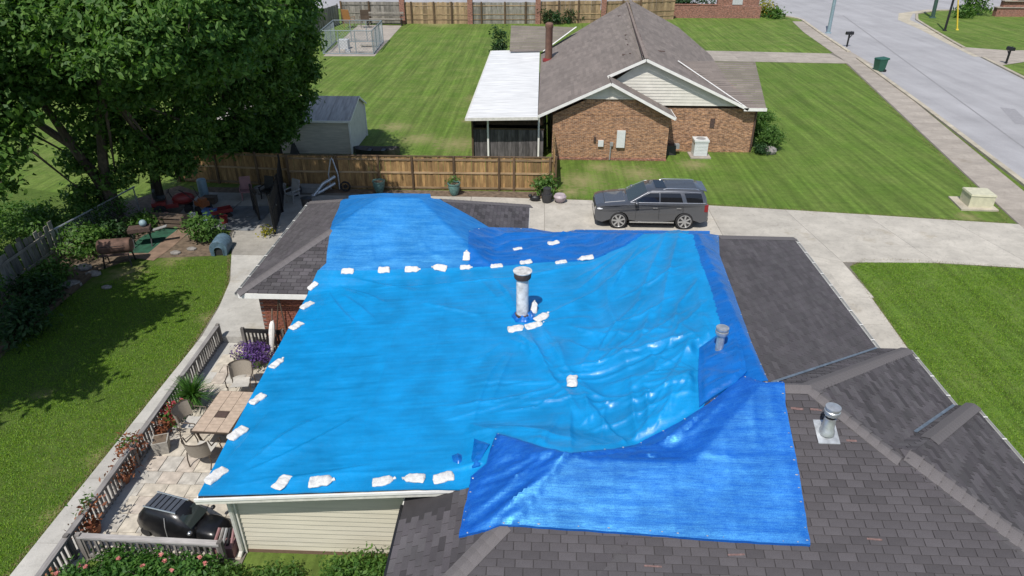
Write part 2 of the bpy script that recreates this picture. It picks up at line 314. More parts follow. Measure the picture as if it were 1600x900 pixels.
# ------------------------------------------------------------ object helpers
WLOC = {}
def tag(o, label=None, cat=None, group=None, kind=None):
    if label: o['label'] = label
    if cat: o['category'] = cat
    if group: o['group'] = group
    if kind: o['kind'] = kind
    return o
def thing(name, label, cat, loc=(0, 0, 0), rz=0, group=None):
    o = bpy.data.objects.new(name, None); sc.collection.objects.link(o); o.empty_display_size = .2
    o.location = loc; o.rotation_euler = (0, 0, rz); WLOC[o.name] = (Vector(loc), rz)
    return tag(o, label, cat, group)
class MB:
    def __init__(s): s.v = []; s.f = []; s.mi = []; s.cur = 0; s.tints = None
    def add(s, vs, fs):
        n = len(s.v); s.v += [tuple(q) for q in vs]
        for f in fs: s.f.append(tuple(i + n for i in f)); s.mi.append(s.cur)
        return s
    def box(s, c, d, rz=0, rx=0, ry=0, taper=1.):
        hx, hy, hz = d[0] / 2, d[1] / 2, d[2] / 2
        vs = [(-hx, -hy, -hz), (hx, -hy, -hz), (hx, hy, -hz), (-hx, hy, -hz), (-hx * taper, -hy * taper, hz), (hx * taper, -hy * taper, hz), (hx * taper, hy * taper, hz), (-hx * taper, hy * taper, hz)]
        m = Matrix.Rotation(rz, 3, 'Z') @ Matrix.Rotation(ry, 3, 'Y') @ Matrix.Rotation(rx, 3, 'X')
        c = Vector(c)
        return s.add([m @ Vector(q) + c for q in vs], [(3, 2, 1, 0), (4, 5, 6, 7), (0, 1, 5, 4), (1, 2, 6, 5), (2, 3, 7, 6), (3, 0, 4, 7)])
    def bar(s, a, b, wd, th=None, up=(0, 0, 1)):
        a = Vector(a); b = Vector(b); th = th or wd; d = (b - a)
        if d.length < 1e-6: return s
        d.normalize(); u = Vector(up)
        if abs(d.dot(u)) > .98: u = Vector((1, 0, 0))
        x = d.cross(u).normalized() * wd / 2; y = x.cross(d).normalized() * th / 2
        vs = [a - x - y, a + x - y, a + x + y, a - x + y, b - x - y, b + x - y, b + x + y, b - x + y]
        return s.add(vs, [(0, 1, 2, 3), (7, 6, 5, 4), (1, 0, 4, 5), (2, 1, 5, 6), (3, 2, 6, 7), (0, 3, 7, 4)])
    def tube(s, pts, r, n=8, caps=True):
        pts = [Vector(p) for p in pts]; rs = r if isinstance(r, (list, tuple)) else [r] * len(pts); base = len(s.v); x = None
        for i, p in enumerate(pts):
            d = (pts[min(i + 1, len(pts) - 1)] - pts[max(i - 1, 0)]).normalized()
            if x is None:
                u = Vector((0, 0, 1)) if abs(d.z) < .9 else Vector((1, 0, 0)); x = d.cross(u).normalized()
            else: x = (x - d * x.dot(d)).normalized()
            y = d.cross(x)
            for k in range(n):
                a = 2 * math.pi * k / n; s.v.append(tuple(p + (x * math.cos(a) + y * math.sin(a)) * rs[i]))
        for i in range(len(pts) - 1):
            for k in range(n):
                a = base + i * n + k; b = base + i * n + (k + 1) % n
                s.f.append((a, b, b + n, a + n)); s.mi.append(s.cur)
        if caps:
            s.f.append(tuple(base + k for k in reversed(range(n)))); s.mi.append(s.cur)
            l = base + (len(pts) - 1) * n; s.f.append(tuple(l + k for k in range(n))); s.mi.append(s.cur)
        return s
    def lathe(s, prof, n=16, c=(0, 0, 0), caps=True):
        base = len(s.v)
        for r, z in prof:
            for k in range(n):
                a = 2 * math.pi * k / n; s.v.append((c[0] + r * math.cos(a), c[1] + r * math.sin(a), c[2] + z))
        for i in range(len(prof) - 1):
            for k in range(n):
                a = base + i * n + k; b = base + i * n + (k + 1) % n; s.f.append((a, b, b + n, a + n)); s.mi.append(s.cur)
        if caps:
            s.f.append(tuple(base + k for k in reversed(range(n)))); s.mi.append(s.cur)
            l = base + (len(prof) - 1) * n; s.f.append(tuple(l + k for k in range(n))); s.mi.append(s.cur)
        return s
    def prism(s, poly, z0, z1):
        n = len(poly)
        ar = sum(poly[i][0] * poly[(i + 1) % n][1] - poly[(i + 1) % n][0] * poly[i][1] for i in range(n))
        if ar < 0: poly = poly[::-1]
        vs = [(p[0], p[1], z0) for p in poly] + [(p[0], p[1], z1) for p in poly]
        return s.add(vs, [tuple(reversed(range(n))), tuple(range(n, 2 * n))] + [(i, (i + 1) % n, n + (i + 1) % n, n + i) for i in range(n)])
    def sphere(s, c, r, nu=12, nv=8):
        rr = (r, r, r) if isinstance(r, (int, float)) else r; base = len(s.v)
        for i in range(nv + 1):
            th = math.pi * i / nv
            for k in range(nu):
                a = 2 * math.pi * k / nu; s.v.append((c[0] + rr[0] * math.sin(th) * math.cos(a), c[1] + rr[1] * math.sin(th) * math.sin(a), c[2] - rr[2] * math.cos(th)))
        for i in range(nv):
            for k in range(nu):
                a = base + i * nu + k; b = base + i * nu + (k + 1) % nu; s.f.append((a, b, b + nu, a + nu)); s.mi.append(s.cur)
        return s
    def mesh(s, name, mats, off=(0, 0, 0), smooth=False, ang=35):
        me = bpy.data.meshes.new(name)
        me.from_pydata([(q[0] - off[0], q[1] - off[1], q[2] - off[2]) for q in s.v], [], s.f)
        for m in (mats if isinstance(mats, (list, tuple)) else [mats]): me.materials.append(m)
        if max(s.mi, default=0) > 0: me.polygons.foreach_set('material_index', s.mi)
        if s.tints is not None:
            at = me.color_attributes.new('tint', 'FLOAT_COLOR', 'POINT'); at.data.foreach_set('color', np.array(s.tints, np.float32).ravel())
        if smooth:
            me.shade_smooth(); me.set_sharp_from_angle(angle=R(ang))
        me.update(); return me
    def build(s, name, mats, parent=None, local=False, smooth=False, ang=35, origin=None):
        """one mesh object; unless local, the vertices are world positions"""
        pl, prz = WLOC[parent.name] if parent else (Vector((0, 0, 0)), 0)
        o_ = Vector(origin) if origin is not None else None
        off = (0, 0, 0) if local else (o_ if o_ is not None else pl)
        o = bpy.data.objects.new(name, s.mesh(name, mats, off, smooth, ang)); sc.collection.objects.link(o)
        if parent: o.parent = parent
        if o_ is not None: o.location = o_ - pl if parent else o_
        WLOC[o.name] = ((o_ if o_ is not None else pl) if not local else pl, prz)
        return o
def struct(o): o['kind'] = 'structure'; return o
def inst(name, me, parent, loc, rot=(0, 0, 0), scale=(1, 1, 1)):
    """a piece sharing mesh data; loc in world"""
    pl = WLOC[parent.name][0] if parent else Vector((0, 0, 0))
    o = bpy.data.objects.new(name, me); sc.collection.objects.link(o); o.parent = parent
    o.location = Vector(loc) - pl; o.rotation_euler = rot; o.scale = scale; return o
def copy_tree(o, parent=None):
    c = o.copy(); sc.collection.objects.link(c)
    if parent: c.parent = parent
    for ch in list(o.children): copy_tree(ch, c)
    return c
def pip(px, py, poly):
    px = np.asarray(px); py = np.asarray(py); ins = np.zeros(px.shape, bool); n = len(poly); j = n - 1
    for i in range(n):
        xi, yi = poly[i][0], poly[i][1]; xj, yj = poly[j][0], poly[j][1]
        with np.errstate(divide='ignore', invalid='ignore'):
            k = ((yi > py) != (yj > py)) & (px < (xj - xi) * (py - yi) / (yj - yi + 1e-12) + xi)
        ins ^= k; j = i
    return ins
def clip_half(poly, a, b, c):                 # keeps a*x + b*y + c >= 0
    out = []; n = len(poly)
    for i in range(n):
        p, q = poly[i], poly[(i + 1) % n]; dp = a * p[0] + b * p[1] + c; dq = a * q[0] + b * q[1] + c
        if dp >= 0: out.append(p)
        if (dp >= 0) != (dq >= 0):
            t = dp / (dp - dq); out.append((p[0] + t * (q[0] - p[0]), p[1] + t * (q[1] - p[1])))
    return out
def vnoise(x, y, seed=0):
    x = x + seed * 17.31; y = y + seed * 9.77
    xi = np.floor(x).astype(np.int64); yi = np.floor(y).astype(np.int64); fx = x - xi; fy = y - yi
    u = fx * fx * fx * (fx * (fx * 6 - 15) + 10); v = fy * fy * fy * (fy * (fy * 6 - 15) + 10)
    def g(ix, iy, dx, dy):
        h = ((ix * 374761393 + iy * 668265263 + seed * 1274126177) & 0x7fffffff); h = ((h ^ (h >> 13)) * 1274126177) & 0x7fffffff
        a = (h & 0xffff) / 65536. * 2 * np.pi; return np.cos(a) * dx + np.sin(a) * dy
    n00 = g(xi, yi, fx, fy); n10 = g(xi + 1, yi, fx - 1, fy); n01 = g(xi, yi + 1, fx, fy - 1); n11 = g(xi + 1, yi + 1, fx - 1, fy - 1)
    return (n00 * (1 - u) + n10 * u) * (1 - v) + (n01 * (1 - u) + n11 * u) * v
def quads_mesh(name, V, mat, k=4):
    n = len(V) // k; me = bpy.data.meshes.new(name)
    me.vertices.add(n * k); me.vertices.foreach_set('co', np.asarray(V, np.float32).ravel())
    me.loops.add(n * k); me.loops.foreach_set('vertex_index', np.arange(n * k, dtype=np.int32))
    me.polygons.add(n); me.polygons.foreach_set('loop_start', np.arange(0, n * k, k, dtype=np.int32))
    try: me.polygons.foreach_set('loop_total', np.full(n, k, np.int32))
    except Exception: pass
    me.materials.append(mat); me.update(calc_edges=True); me.validate(); return me
def foliage(name, blobs, n, size, mat, parent, shell=.45, up=.35, clump=None, flat=.8):
    """leaf-sized faces gathered in clumps through the volume of the given ellipsoids"""
    vol = np.array([b[1][0] * b[1][1] * b[1][2] if not isinstance(b[1], (int, float)) else b[1] ** 3 for b in blobs]) ** .7
    pr = vol / vol.sum(); pts = []; nor = []
    clump = clump or size * 4
    nc = max(6, n // 22)
    idx = rng.choice(len(blobs), nc, p=pr)
    for i in idx:
        c, r = blobs[i]; r = np.array((r, r, r) if isinstance(r, (int, float)) else r)
        d = rng.normal(size=3); d /= np.linalg.norm(d)
        rad = (shell + (1 - shell) * rng.random() ** .6) * (1 + .22 * noise.noise(Vector(d * 2.3) + Vector(c)))
        p = np.array(c) + d * r * rad
        m = 22; q = rng.normal(size=(m, 3)) * clump * np.array([.55, .55, .3]); pts.append(p + q); nor.append(np.repeat(d[None], m, 0))
    pts = np.concatenate(pts)[:n]; nor = np.concatenate(nor)[:n]; m = len(pts)
    nrm = nor * .55 + np.array([0, 0, up]) + rng.normal(size=(m, 3)) * .5; nrm /= np.linalg.norm(nrm, axis=1)[:, None]
    t = rng.normal(size=(m, 3)); t -= nrm * (t * nrm).sum(1)[:, None]; t /= np.linalg.norm(t, axis=1)[:, None]; b = np.cross(nrm, t)
    s = size * (.6 + .8 * rng.random(m))[:, None]
    V = np.empty((m, 4, 3)); V[:, 0] = pts - t * s; V[:, 1] = pts + b * s * .55 * flat; V[:, 2] = pts + t * s; V[:, 3] = pts - b * s * .55 * flat
    V[:, 1] += nrm * s * .18; V[:, 3] += nrm * s * .18
    off = np.array(WLOC[parent.name][0]) if parent else 0
    o = bpy.data.objects.new(name, quads_mesh(name, (V - off).reshape(-1, 3), mat)); sc.collection.objects.link(o)
    if parent: o.parent = parent
    return o
# ============================================================ THE GROUND
def sheet(name, poly, z, mat, sub=0):
    mb = MB(); mb.add([(p[0], p[1], z) for p in poly], [tuple(range(len(poly)))])
    o = mb.build(name, mat)
    if o.data.polygons[0].normal.z < 0: o.data.flip_normals()
    return struct(o)
sheet('ground', [(-900, -300), (900, -300), (900, 1500), (-900, 1500)], 0, M['grass'])
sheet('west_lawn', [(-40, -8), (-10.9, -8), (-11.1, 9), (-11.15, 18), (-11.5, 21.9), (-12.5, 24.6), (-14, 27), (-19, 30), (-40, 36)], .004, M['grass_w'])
E_LAWN = [(1.0, 37.4), (.95, 31.7), (8.3, 31.2), (21.4, 29.6), (28.5, 66.3), (13, 68)]
sheet('east_lawn', E_LAWN, .004, M['grass_e'])
sheet('corner_lawn', [(12.42, 24.8), (13.3, 25.35), (14.6, 25.45), (19.4, 24.95), (21.6, 24.7), (18.5, 5), (17, -10), (10.4, -10), (11.42, 8), (12.33, 22.3)], .004, M['grass_e'])
# soil bed along the west fence and the worn corner
sheet('soil_bed', [P(0, 560), P(150, 425), P(205, 405), P(330, 400), P(345, 350), P(400, 330), P(280, 290), P(150, 330), P(60, 400), P(-160, 600)][::1], .008, M['soil'])
sheet('north_strip', [(.5, 31.5), (.5, 32.6), (-17, 32.6), (-17, 31.5)], .006, M['soil'])
def slabs(parent, pts_rows, z, mat, gap=.012, th=.08, name='concrete_slab'):
    """quads between successive pairs of border points, one slab each"""
    for (a, b), (c, d) in zip(pts_rows, pts_rows[1:]):
        q = [Vector(a), Vector(b), Vector(d), Vector(c)]; ctr = sum(q, Vector((0, 0))) / 4
        q = [ctr + (p - ctr) * (1 - gap / max(.2, (p - ctr).length)) for p in q]
        mb = MB(); mb.prism([tuple(p) for p in q], z - th, z); mb.build(name, mat, parent, origin=(ctr.x, ctr.y, 0))
def seg(pl, n):
    """n+1 points evenly along a polyline"""
    L = [0]; pl = [Vector(p[:2]) for p in pl]
    for a, b in zip(pl, pl[1:]): L.append(L[-1] + (b - a).length)
    out = []
    for i in range(n + 1):
        s = L[-1] * i / n; k = min(range(len(L) - 1), key=lambda k: 0 if L[k] - 1e-6 <= s <= L[k + 1] + 1e-6 else 1)
        t = (s - L[k]) / (L[k + 1] - L[k]); out.append(pl[k].lerp(pl[k + 1], t))
    return out
JT = simple('dark_joint', (.16, .145, .12), .95)
drive = sheet('driveway', [(-8.6, 22.3), (12.42, 22.3), (12.5, 24.85), (13.2, 25.4), (14.6, 25.46), (19.4, 24.97), (26.2, 24.3), (24.9, 29.0), (21.9, 29.4), (8.3, 31.1), (-8.6, 31.8)], .012, JT); WLOC[drive.name] = (Vector((0, 0, 0)), 0)
top = [(-3.3, 31.75), (.3, 31.62), (3.9, 31.45), (8.1, 31.1), (11.7, 30.7), (15.3, 30.25), (18.9, 29.75), (22.2, 29.35), (24.9, 29.0)]
mid = [(-3.3, 27.6), (.3, 27.5), (3.9, 27.3), (8.1, 27.2), (12.35, 25.2)]
bot = [(-3.3, 22.3), (.3, 22.3), (3.9, 22.3), (8.1, 22.3), (12.4, 22.3)]
low = [(12.35, 25.2), (16.1, 25.3), (19.9, 24.92), (23.2, 24.6), (26.1, 24.3)]
slabs(drive, [(a, b) for a, b in zip(top[:4] + [(11.7, 30.7)], mid)], .03, M['concrete'])
slabs(drive, [(a, b) for a, b in zip(mid, bot)], .03, M['concrete'])
slabs(drive, [(a, b) for a, b in zip(top[4:], low)], .03, M['concrete'])
slabs(drive, [((9.0, y), (11.4 + .035 * (y - 22) + .04, y)) for y in (24.9, 22.28)], .034, M['concrete'])
ew = sheet('house_walk', [(9.0, 22.3), (12.33, 22.3), (11.42, 8), (10.5, -6), (9.0, -6)], .01, JT); WLOC[ew.name] = (Vector((0, 0, 0)), 0)
e_edge = lambda y: 11.4 + (12.45 - 11.4) * (y - 8) / 16.5
slabs(ew, [((9.2, y), (e_edge(y), y)) for y in np.arange(22.3, 1, -1.9)], .03, M['concrete'])
# west walk
ww = sheet('west_walk', [(-11.12, 3), (-11.15, 18), (-11.55, 21.9), (-12.6, 24.8), (-13.6, 27), (-13.6, 32), (-9, 32), (-9, 18.4), (-9.7, 18.3), (-9.7, 3)], .014, JT); WLOC[ww.name] = (Vector((0, 0, 0)), 0)
slabs(ww, [((-11.13, y), (-9.75, y)) for y in (4, 6.1, 8.2, 10.2, 12.2, 14.3, 16.35, 18.36)], .05, M['concrete_w'], .006)
slabs(ww, [((-11.13, 18.38), (-8.7, 18.38)), ((-11.13, 18.7), (-8.7, 18.7)), ((-11.35, 20.6), (-8.7, 20.6)), ((-11.75, 22.6), (-8.7, 22.6)), ((-12.6, 24.8), (-8.7, 24.8))], .05, M['concrete_w'], .006)
slabs(ww, [((-12.6, 24.83), (-8.7, 24.83)), ((-13.4, 26.8), (-8.7, 26.8)), ((-13.7, 29.2), (-8.7, 29.2)), ((-13.7, 31.6), (-8.7, 31.6))], .045, M['old_concrete'])
slabs(ww, [((-16.6, 27.6), (-13.7, 27.6)), ((-16.9, 29.8), (-13.7, 29.8)), ((-17, 31.8), (-13.7, 31.8))], .03, M['old_concrete'])
slabs(ww, [((-8.7, 26), (-3.3, 26)), ((-8.7, 29), (-3.3, 29)), ((-8.7, 31.7), (-3.3, 31.7))], .04, M['concrete'])
# street, kerbs, pavement
Lk = [(19.9, 3), (22.6, 18), (25.4, 35), (27.9, 51), (30.4, 69), (32.2, 84), (33.8, 96), (31.5, 101.5), (24, 104), (-80, 105)]
Rk = [(33.5, 10), (35.6, 30), (38.2, 48), (40.5, 60.2), (42.3, 70), (43.9, 78.2), (46.2, 88), (48.2, 96), (51, 102), (56, 106), (140, 108)]
sheet('street', Lk + [(-80, 126), (140, 128)] + Rk[::-1], .02, M['asphalt'])
sheet('tar_seam', [(26.0, 26), (26.12, 26), (40.6, 100), (40.4, 100)], .025, simple('tar_seam', (.24, .235, .24), .9))
sheet('road_patch', [P(*q) for q in ((1562, 168), (1586, 171), (1612, 196), (1586, 194))], .026, simple('road_patch', (.26, .255, .265), .95))
def kerb(pl, w_=.32, h=.13, side=1, name='kerb'):
    a = seg(pl, int(sum((Vector(q) - Vector(p)).length for p, q in zip(pl, pl[1:])) / 1.6)); mb = MB()
    root = struct(MB().add([(0, 0, -.3), (.1, 0, -.3), (0, .1, -.3)], [(0, 1, 2)]).build(name, M['kerb'])) if False else None
    L, Rr = [], []
    for i, p in enumerate(a):
        d = (a[min(i + 1, len(a) - 1)] - a[max(0, i - 1)]).normalized(); nrm = Vector((-d.y, d.x)) * side
        L.append(p); Rr.append(p + nrm * w_)
    for i in range(len(a) - 1):
        g = .012
        p0 = L[i].lerp(L[i + 1], g); p1 = L[i + 1]; q0 = Rr[i].lerp(Rr[i + 1], g); q1 = Rr[i + 1]
        mb.prism([tuple(p0), tuple(p1), tuple(q1), tuple(q0)], 0, h)
    return struct(mb.build(name, M['kerb']))
kerb(Lk[:5] , side=1); kerb([(30.9, 72.5)] + Lk[5:9], side=1)
kerb(Rk[:5], side=-1); kerb([(43.3, 75.3), (43.9, 78.2)] + Rk[6:], side=-1)
sheet('gutter_apron', [(47.5, 96), (46.4, 88), (44.1, 78.4), (42.6, 70.5), (41.9, 70.6), (43.2, 78.4), (45, 88), (46, 96), (49, 102.5), (55, 106.8), (56, 106.1), (50.7, 102.1)], .026, M['kerb'])
pv = sheet('pavement', [(19.2, 12), (21.2, 12), (24.1, 33), (31.4, 73), (33.2, 88), (31.9, 94), (30.6, 86), (28.56, 68.5), (21.82, 29.8)], .008, JT); WLOC[pv.name] = (Vector((0, 0, 0)), 0)
pl_ = seg([(19.3, 14), (21.71, 29.0), (28.6, 68), (30.4, 85), (31.9, 94)], 42); pr_ = seg([(21.3, 14), (23.75, 29.0), (30.5, 68), (32.4, 85), (33.4, 94)], 42)
slabs(pv, [(a, b) for a, b in zip(pl_, pr_)], .036, M['sidewalk'], .012, name='pavement_slab')
npth = sheet('neighbour_driveway', [(12, 67.6), (28.5, 66.6), (30.4, 66.3), (31.2, 74), (28.5, 71.6), (12, 73.2)], .016, JT); WLOC[npth.name] = (Vector((0, 0, 0)), 0)
slabs(npth, [((x, 67.6 - .06 * (x - 12)), (x, 73.1 - .09 * (x - 12))) for x in (12, 15.4, 18.8, 22.2, 25.6, 28.5)], .04, M['sidewalk'])
slabs(npth, [((28.6, 66.4), (28.9, 71.6)), ((30.5, 66.0), (31.0, 72.6))], .043, M['sidewalk'])
sheet('east_driveway', [(41.6, 66), (46, 68.5), (70, 69), (70, 74.5), (47, 74.2), (43.4, 76)], .03, M['sidewalk'])
# ============================================================ NEAR HOUSE
PT = .458; ZE = 2.15
def pl(kind, z0, c0):
    """a roof plane as (a, b, d): z = a*x + b*y + d, rising towards E / W / N / S"""
    return {'E': (PT, 0, z0 - PT * c0), 'W': (-PT, 0, z0 + PT * c0), 'N': (0, PT, z0 - PT * c0), 'S': (0, -PT, z0 + PT * c0)}[kind]
S0 = pl('N', 4.25, 11.1)                       # south slope, rising to the north
BLOCKS = {
 'main': [pl('W', 4.25, 4.6), pl('E', 4.25, 4.6), pl('S', 4.25, 18.2), S0],
 'low': [(.09, 0, 2.15 + .09 * 6.73), pl('S', 4.25, 18.2)],
 'northwest': [pl('E', ZE, -9.2), pl('N', ZE, 18.0), pl('S', ZE, 25.5), pl('W', ZE, -.35)],
 'south': [S0, pl('S', 4.25, 11.1), pl('W', ZE, 10.0), pl('E', 4.25, 4.5)],
 'southwest': [S0, pl('S', 3.55, 9.57), pl('E', 2.1, -2.57), pl('W', ZE, 10.0)],
 'southeast': [S0, pl('W', ZE, 10.45), pl('S', ZE, 13.3), pl('E', 3.7, 7.0)],
}
ev = lambda p, x, y: p[0] * x + p[1] * y + p[2]
def HB(name, x, y):
    z = None
    for p in BLOCKS[name]:
        q = ev(p, x, y); z = q if z is None else np.minimum(z, q)
    if name == 'low': z = np.where((y < 9.3) | (x > 3), -9, z)
    return z
def Hroof(x, y):
    x = np.asarray(x, float); y = np.asarray(y, float); z = np.full(np.broadcast(x, y).shape, 1.6)
    for k in BLOCKS: z = np.maximum(z, HB(k, x, y))
    return z
def on_roof(px, py, lift=0.):
    r = ray(px, py); t0 = 6 / -r.z; last = None
    ts = np.linspace(t0, 11.2 / -r.z, 1500); X = r.x * ts; Y = r.y * ts; Z = CAM_H + r.z * ts
    h = Hroof(X, Y) + lift; k = np.argmax(Z <= h)
    return Vector((X[k], Y[k], h[k]))
house = thing('tarp_covered_house', 'near house whose charcoal shingle roof is half covered by blue tarps', 'house', (0, 14, 0))
# visible roof faces: convex polygon of each slope within its block, cut where a coplanar neighbour continues it
def face_poly(block, i, extra=()):
    poly = [(-40., -10.), (40., -10.), (40., 50.), (-40., 50.)]; p = BLOCKS[block][i]
    for j, q in enumerate(BLOCKS[block]):
        if j != i: poly = clip_half(poly, q[0] - p[0], q[1] - p[1], q[2] - p[2])
    ez = 2.1 if block == 'southwest' and i == 2 else ZE
    if abs(p[0]) + abs(p[1]) > .2: poly = clip_half(poly, p[0], p[1], p[2] - ez)
    for e in extra: poly = clip_half(poly, *e)
    return poly
FACES = []
def face(block, i, *extra): FACES.append((block, i, face_poly(block, i, extra)))
for i in (0, 1, 2): face('main', i, (0, 1, -10.9))
face('low', 0, (1, 0, 6.73), (-1, 0, 2.2), (0, 1, -9.72)); face('low', 1, (1, 0, 6.73), (-1, 0, 2.2), (0, -1, 23))
for i in range(4): face('northwest', i)
for i in range(4): face('south', i)
face('southwest', 0, (-1, 1, -6.6)); face('southwest', 1, (-1, 0, 8)); face('southwest', 2)
face('southeast', 0, (1, 1, -16.51)); face('southeast', 1); face('southeast', 2); face('southeast', 3)
roofmb = MB()
for b, i, poly in FACES:
    if len(poly) < 3: continue
    p = BLOCKS[b][i]; roofmb.add([(x, y, ev(p, x, y)) for x, y in poly], [tuple(range(len(poly)))])
roof = roofmb.build('roof', M['deck'], house)
# tarp outlines on the roof, needed before the shingles are laid
def outline(pts, lift=.0): return [tuple(on_roof(*p, lift)) for p in pts]
O_MAIN = [(310, 776), (398, 612), (445, 526), (482, 458), (497, 424), (545, 425), (600, 424), (680, 421), (735, 420), (800, 416), (850, 412), (930, 406), (958, 394), (980, 384), (1005, 368), (1040, 364), (1076, 363), (1084, 376), (1092, 400), (1102, 430), (1116, 470), (1124, 500), (1128, 535), (1132, 560), (1120, 606), (1090, 650), (1060, 690), (1000, 722), (960, 728), (890, 728), (830, 735), (780, 735), (736, 752), (733, 763), (650, 766), (560, 769), (430, 773)]
O_ROYAL = [(732, 359), (765, 356.5), (830, 358), (900, 360), (1000, 361), (1050, 361.5), (1109, 362), (1124, 400), (1150, 470), (1175, 540), (1200, 597), (1185, 600), (1165, 592), (1110, 560), (1085, 470), (1060, 400), (1000, 400), (935, 420), (850, 425), (732, 432)]
O_FAR = [(545, 306), (600, 302.5), (672, 303.5), (690, 314), (710, 325), (738, 340), (764, 356), (742, 366), (735, 385), (736, 404), (736, 434), (640, 436), (545, 434), (496, 436), (497, 424), (510, 412), (511, 395), (515, 370), (520, 346), (530, 325)]
O_SOUTH = [(776, 681), (810, 690), (850, 703), (889, 712), (925, 708), (960, 705), (1005, 692), (1060, 664), (1105, 636), (1135, 612), (1160, 589), (1176, 597), (1196, 602), (1222, 600), (1227, 640), (1237, 690), (1247, 740), (1256, 800), (1265, 855), (1180, 851), (1100, 846), (1000, 838), (900, 831), (802, 824), (760, 832), (717, 842), (724, 805), (733, 768), (736, 748), (760, 728), (766, 705)]
OUT = {k: outline(v) for k, v in (('main', O_MAIN), ('royal', O_ROYAL), ('far', O_FAR), ('south', O_SOUTH))}
def under_tarp(x, y):
    r = np.zeros(np.shape(x), bool)
    for o in OUT.values():
        c = np.mean(np.array(o)[:, :2], 0); sh = [(c[0] + (q[0] - c[0]) * .97, c[1] + (q[1] - c[1]) * .97) for q in o]; r |= pip(x, y, sh)
    return r
# ---- shingles: every tab its own slab; the nearest 300 of the south slope are single objects
TW, EX = .31, .143
def tab_geo(q, u, v, n, th=.015):
    """slab from a 2-D polygon (u, v) on the slope, thicker at its lower edge"""
    v0 = min(p[1] for p in q); v1 = max(p[1] for p in q)
    topv = [u * p[0] + v * p[1] + n * (.004 + th * (1 - (p[1] - v0) / max(.05, v1 - v0))) for p in q]
    bot = [u * p[0] + v * p[1] - n * .004 for p in q]; k = len(q)
    return topv + bot, [tuple(range(k))] + [(i, k + i, k + (i + 1) % k, (i + 1) % k) for i in range(k)]
cands = []; joined = MB(); joined.tints = []
DMG = [on_roof(*p) for p in ((1366, 844), (1212, 683), (1150, 868), (1020, 886), (745, 800), (1245, 640), (1272, 641), (1276, 642), (1330, 690))]
for b, i, poly in FACES:
    if len(poly) < 3 or b == 'low': continue
    a, bb, d = BLOCKS[b][i]
    if bb < -.2 and b in ('main', 'northwest'): continue          # north slopes face away
    n = Vector((-a, -bb, 1)).normalized(); up = Vector((a, bb, 0)).normalized(); v = (up + Vector((0, 0, a * up.x + bb * up.y))).normalized(); u = v.cross(n)
    o = Vector((poly[0][0], poly[0][1], ev((a, bb, d), *poly[0])))
    uv = [((Vector((x, y, ev((a, bb, d), x, y))) - o).dot(u), (Vector((x, y, ev((a, bb, d), x, y))) - o).dot(v)) for x, y in poly]
    ar = sum(uv[k][0] * uv[(k + 1) % len(uv)][1] - uv[(k + 1) % len(uv)][0] * uv[k][1] for k in range(len(uv)))
    if ar < 0: uv = uv[::-1]
    u0 = min(p[0] for p in uv); u1 = max(p[0] for p in uv); v0 = min(p[1] for p in uv); v1 = max(p[1] for p in uv)
    r = 0; vv = v0
    while vv < v1:
        uu = u0 - TW + (TW / 2 if r % 2 else 0) + random.uniform(-.03, .03); vj = vv + random.uniform(-.004, .004); drop = 0 if random.random() > .03 else -.012
        while uu < u1:
            q = [(uu + .008, vj + drop), (uu + TW - .008, vj + drop), (uu + TW - .008, vj + EX + .012), (uu + .008, vj + EX + .012)]
            uu += TW; full = True; cl = q
            for k in range(len(uv)):
                p0, p1 = uv[k], uv[(k + 1) % len(uv)]; A = -(p1[1] - p0[1]); B = p1[0] - p0[0]
                cl2 = clip_half(cl, A, B, -(A * p0[0] + B * p0[1]))
                if len(cl2) < 3: cl = []; break
                if len(cl2) != len(cl) or any(abs(x1[0] - x2[0]) + abs(x1[1] - x2[1]) > 1e-6 for x1, x2 in zip(cl, cl2)): full = False
                cl = cl2
            if len(cl) < 3: continue
            w3 = [o + u * p[0] + v * p[1] for p in cl]; c = sum(w3, Vector()) / len(w3)
            if float(Hroof(c.x, c.y)) > c.z + .03: continue
            if bool(np.all(under_tarp(np.array([p.x for p in w3]), np.array([p.y for p in w3])))): continue
            t = random.choice((.82, .89, .94, .98, 1.0, 1.03, 1.07, 1.13)); t_ = t if i == 0 else 1 + (t - 1) * 1.9; tint = (t_, t_ * random.uniform(.98, 1.02), t_, 1)
            if full and (b in ('south', 'southwest', 'southeast')) and i == 0: cands.append(((c - Vector((0, 0, CAM_H))).length, c, u, v, n, t))
            else:
                vs_, fs_ = tab_geo([(p[0], p[1]) for p in cl], u, v, n); joined.add([o + q_ for q_ in vs_], fs_); joined.tints += [tint] * len(vs_)
        vv += EX; r += 1
cands.sort(key=lambda q: q[0])
inframe = []; rest = []
for q in cands:
    rr = q[1] - Vector((0, 0, CAM_H)); x_ = rr.x * _cp + rr.y * _sp; f_ = rr.y * _cp - rr.x * _sp; d_ = -rr.z; zc = f_ * _c + d_ * _s
    X_ = 800 + 1067 * x_ / zc; Y_ = 450 + 1067 * (d_ * _c - f_ * _s) / zc
    (inframe if len(inframe) < 300 and -10 < X_ < 1610 and Y_ < 906 else rest).append(q)
variants = {}
for k, t in enumerate((.82, .89, .94, .98, 1.0, 1.03, 1.07, 1.13)):
    mb = MB(); vs_, fs_ = tab_geo([(-TW / 2 + .008, -EX / 2 - .006), (TW / 2 - .008, -EX / 2 - .006), (TW / 2 - .008, EX / 2 + .006), (-TW / 2 + .008, EX / 2 + .006)], Vector((1, 0, 0)), Vector((0, 1, 0)), Vector((0, 0, 1)))
    mb.add(vs_, fs_); mb.tints = [(t, t, t, 1)] * len(vs_); variants[t] = mb.mesh('shingle', M['shingle'])
dmg_mat = simple('exposed_red_underlay', (.155, .095, .088), .9, 0, .4, 20)
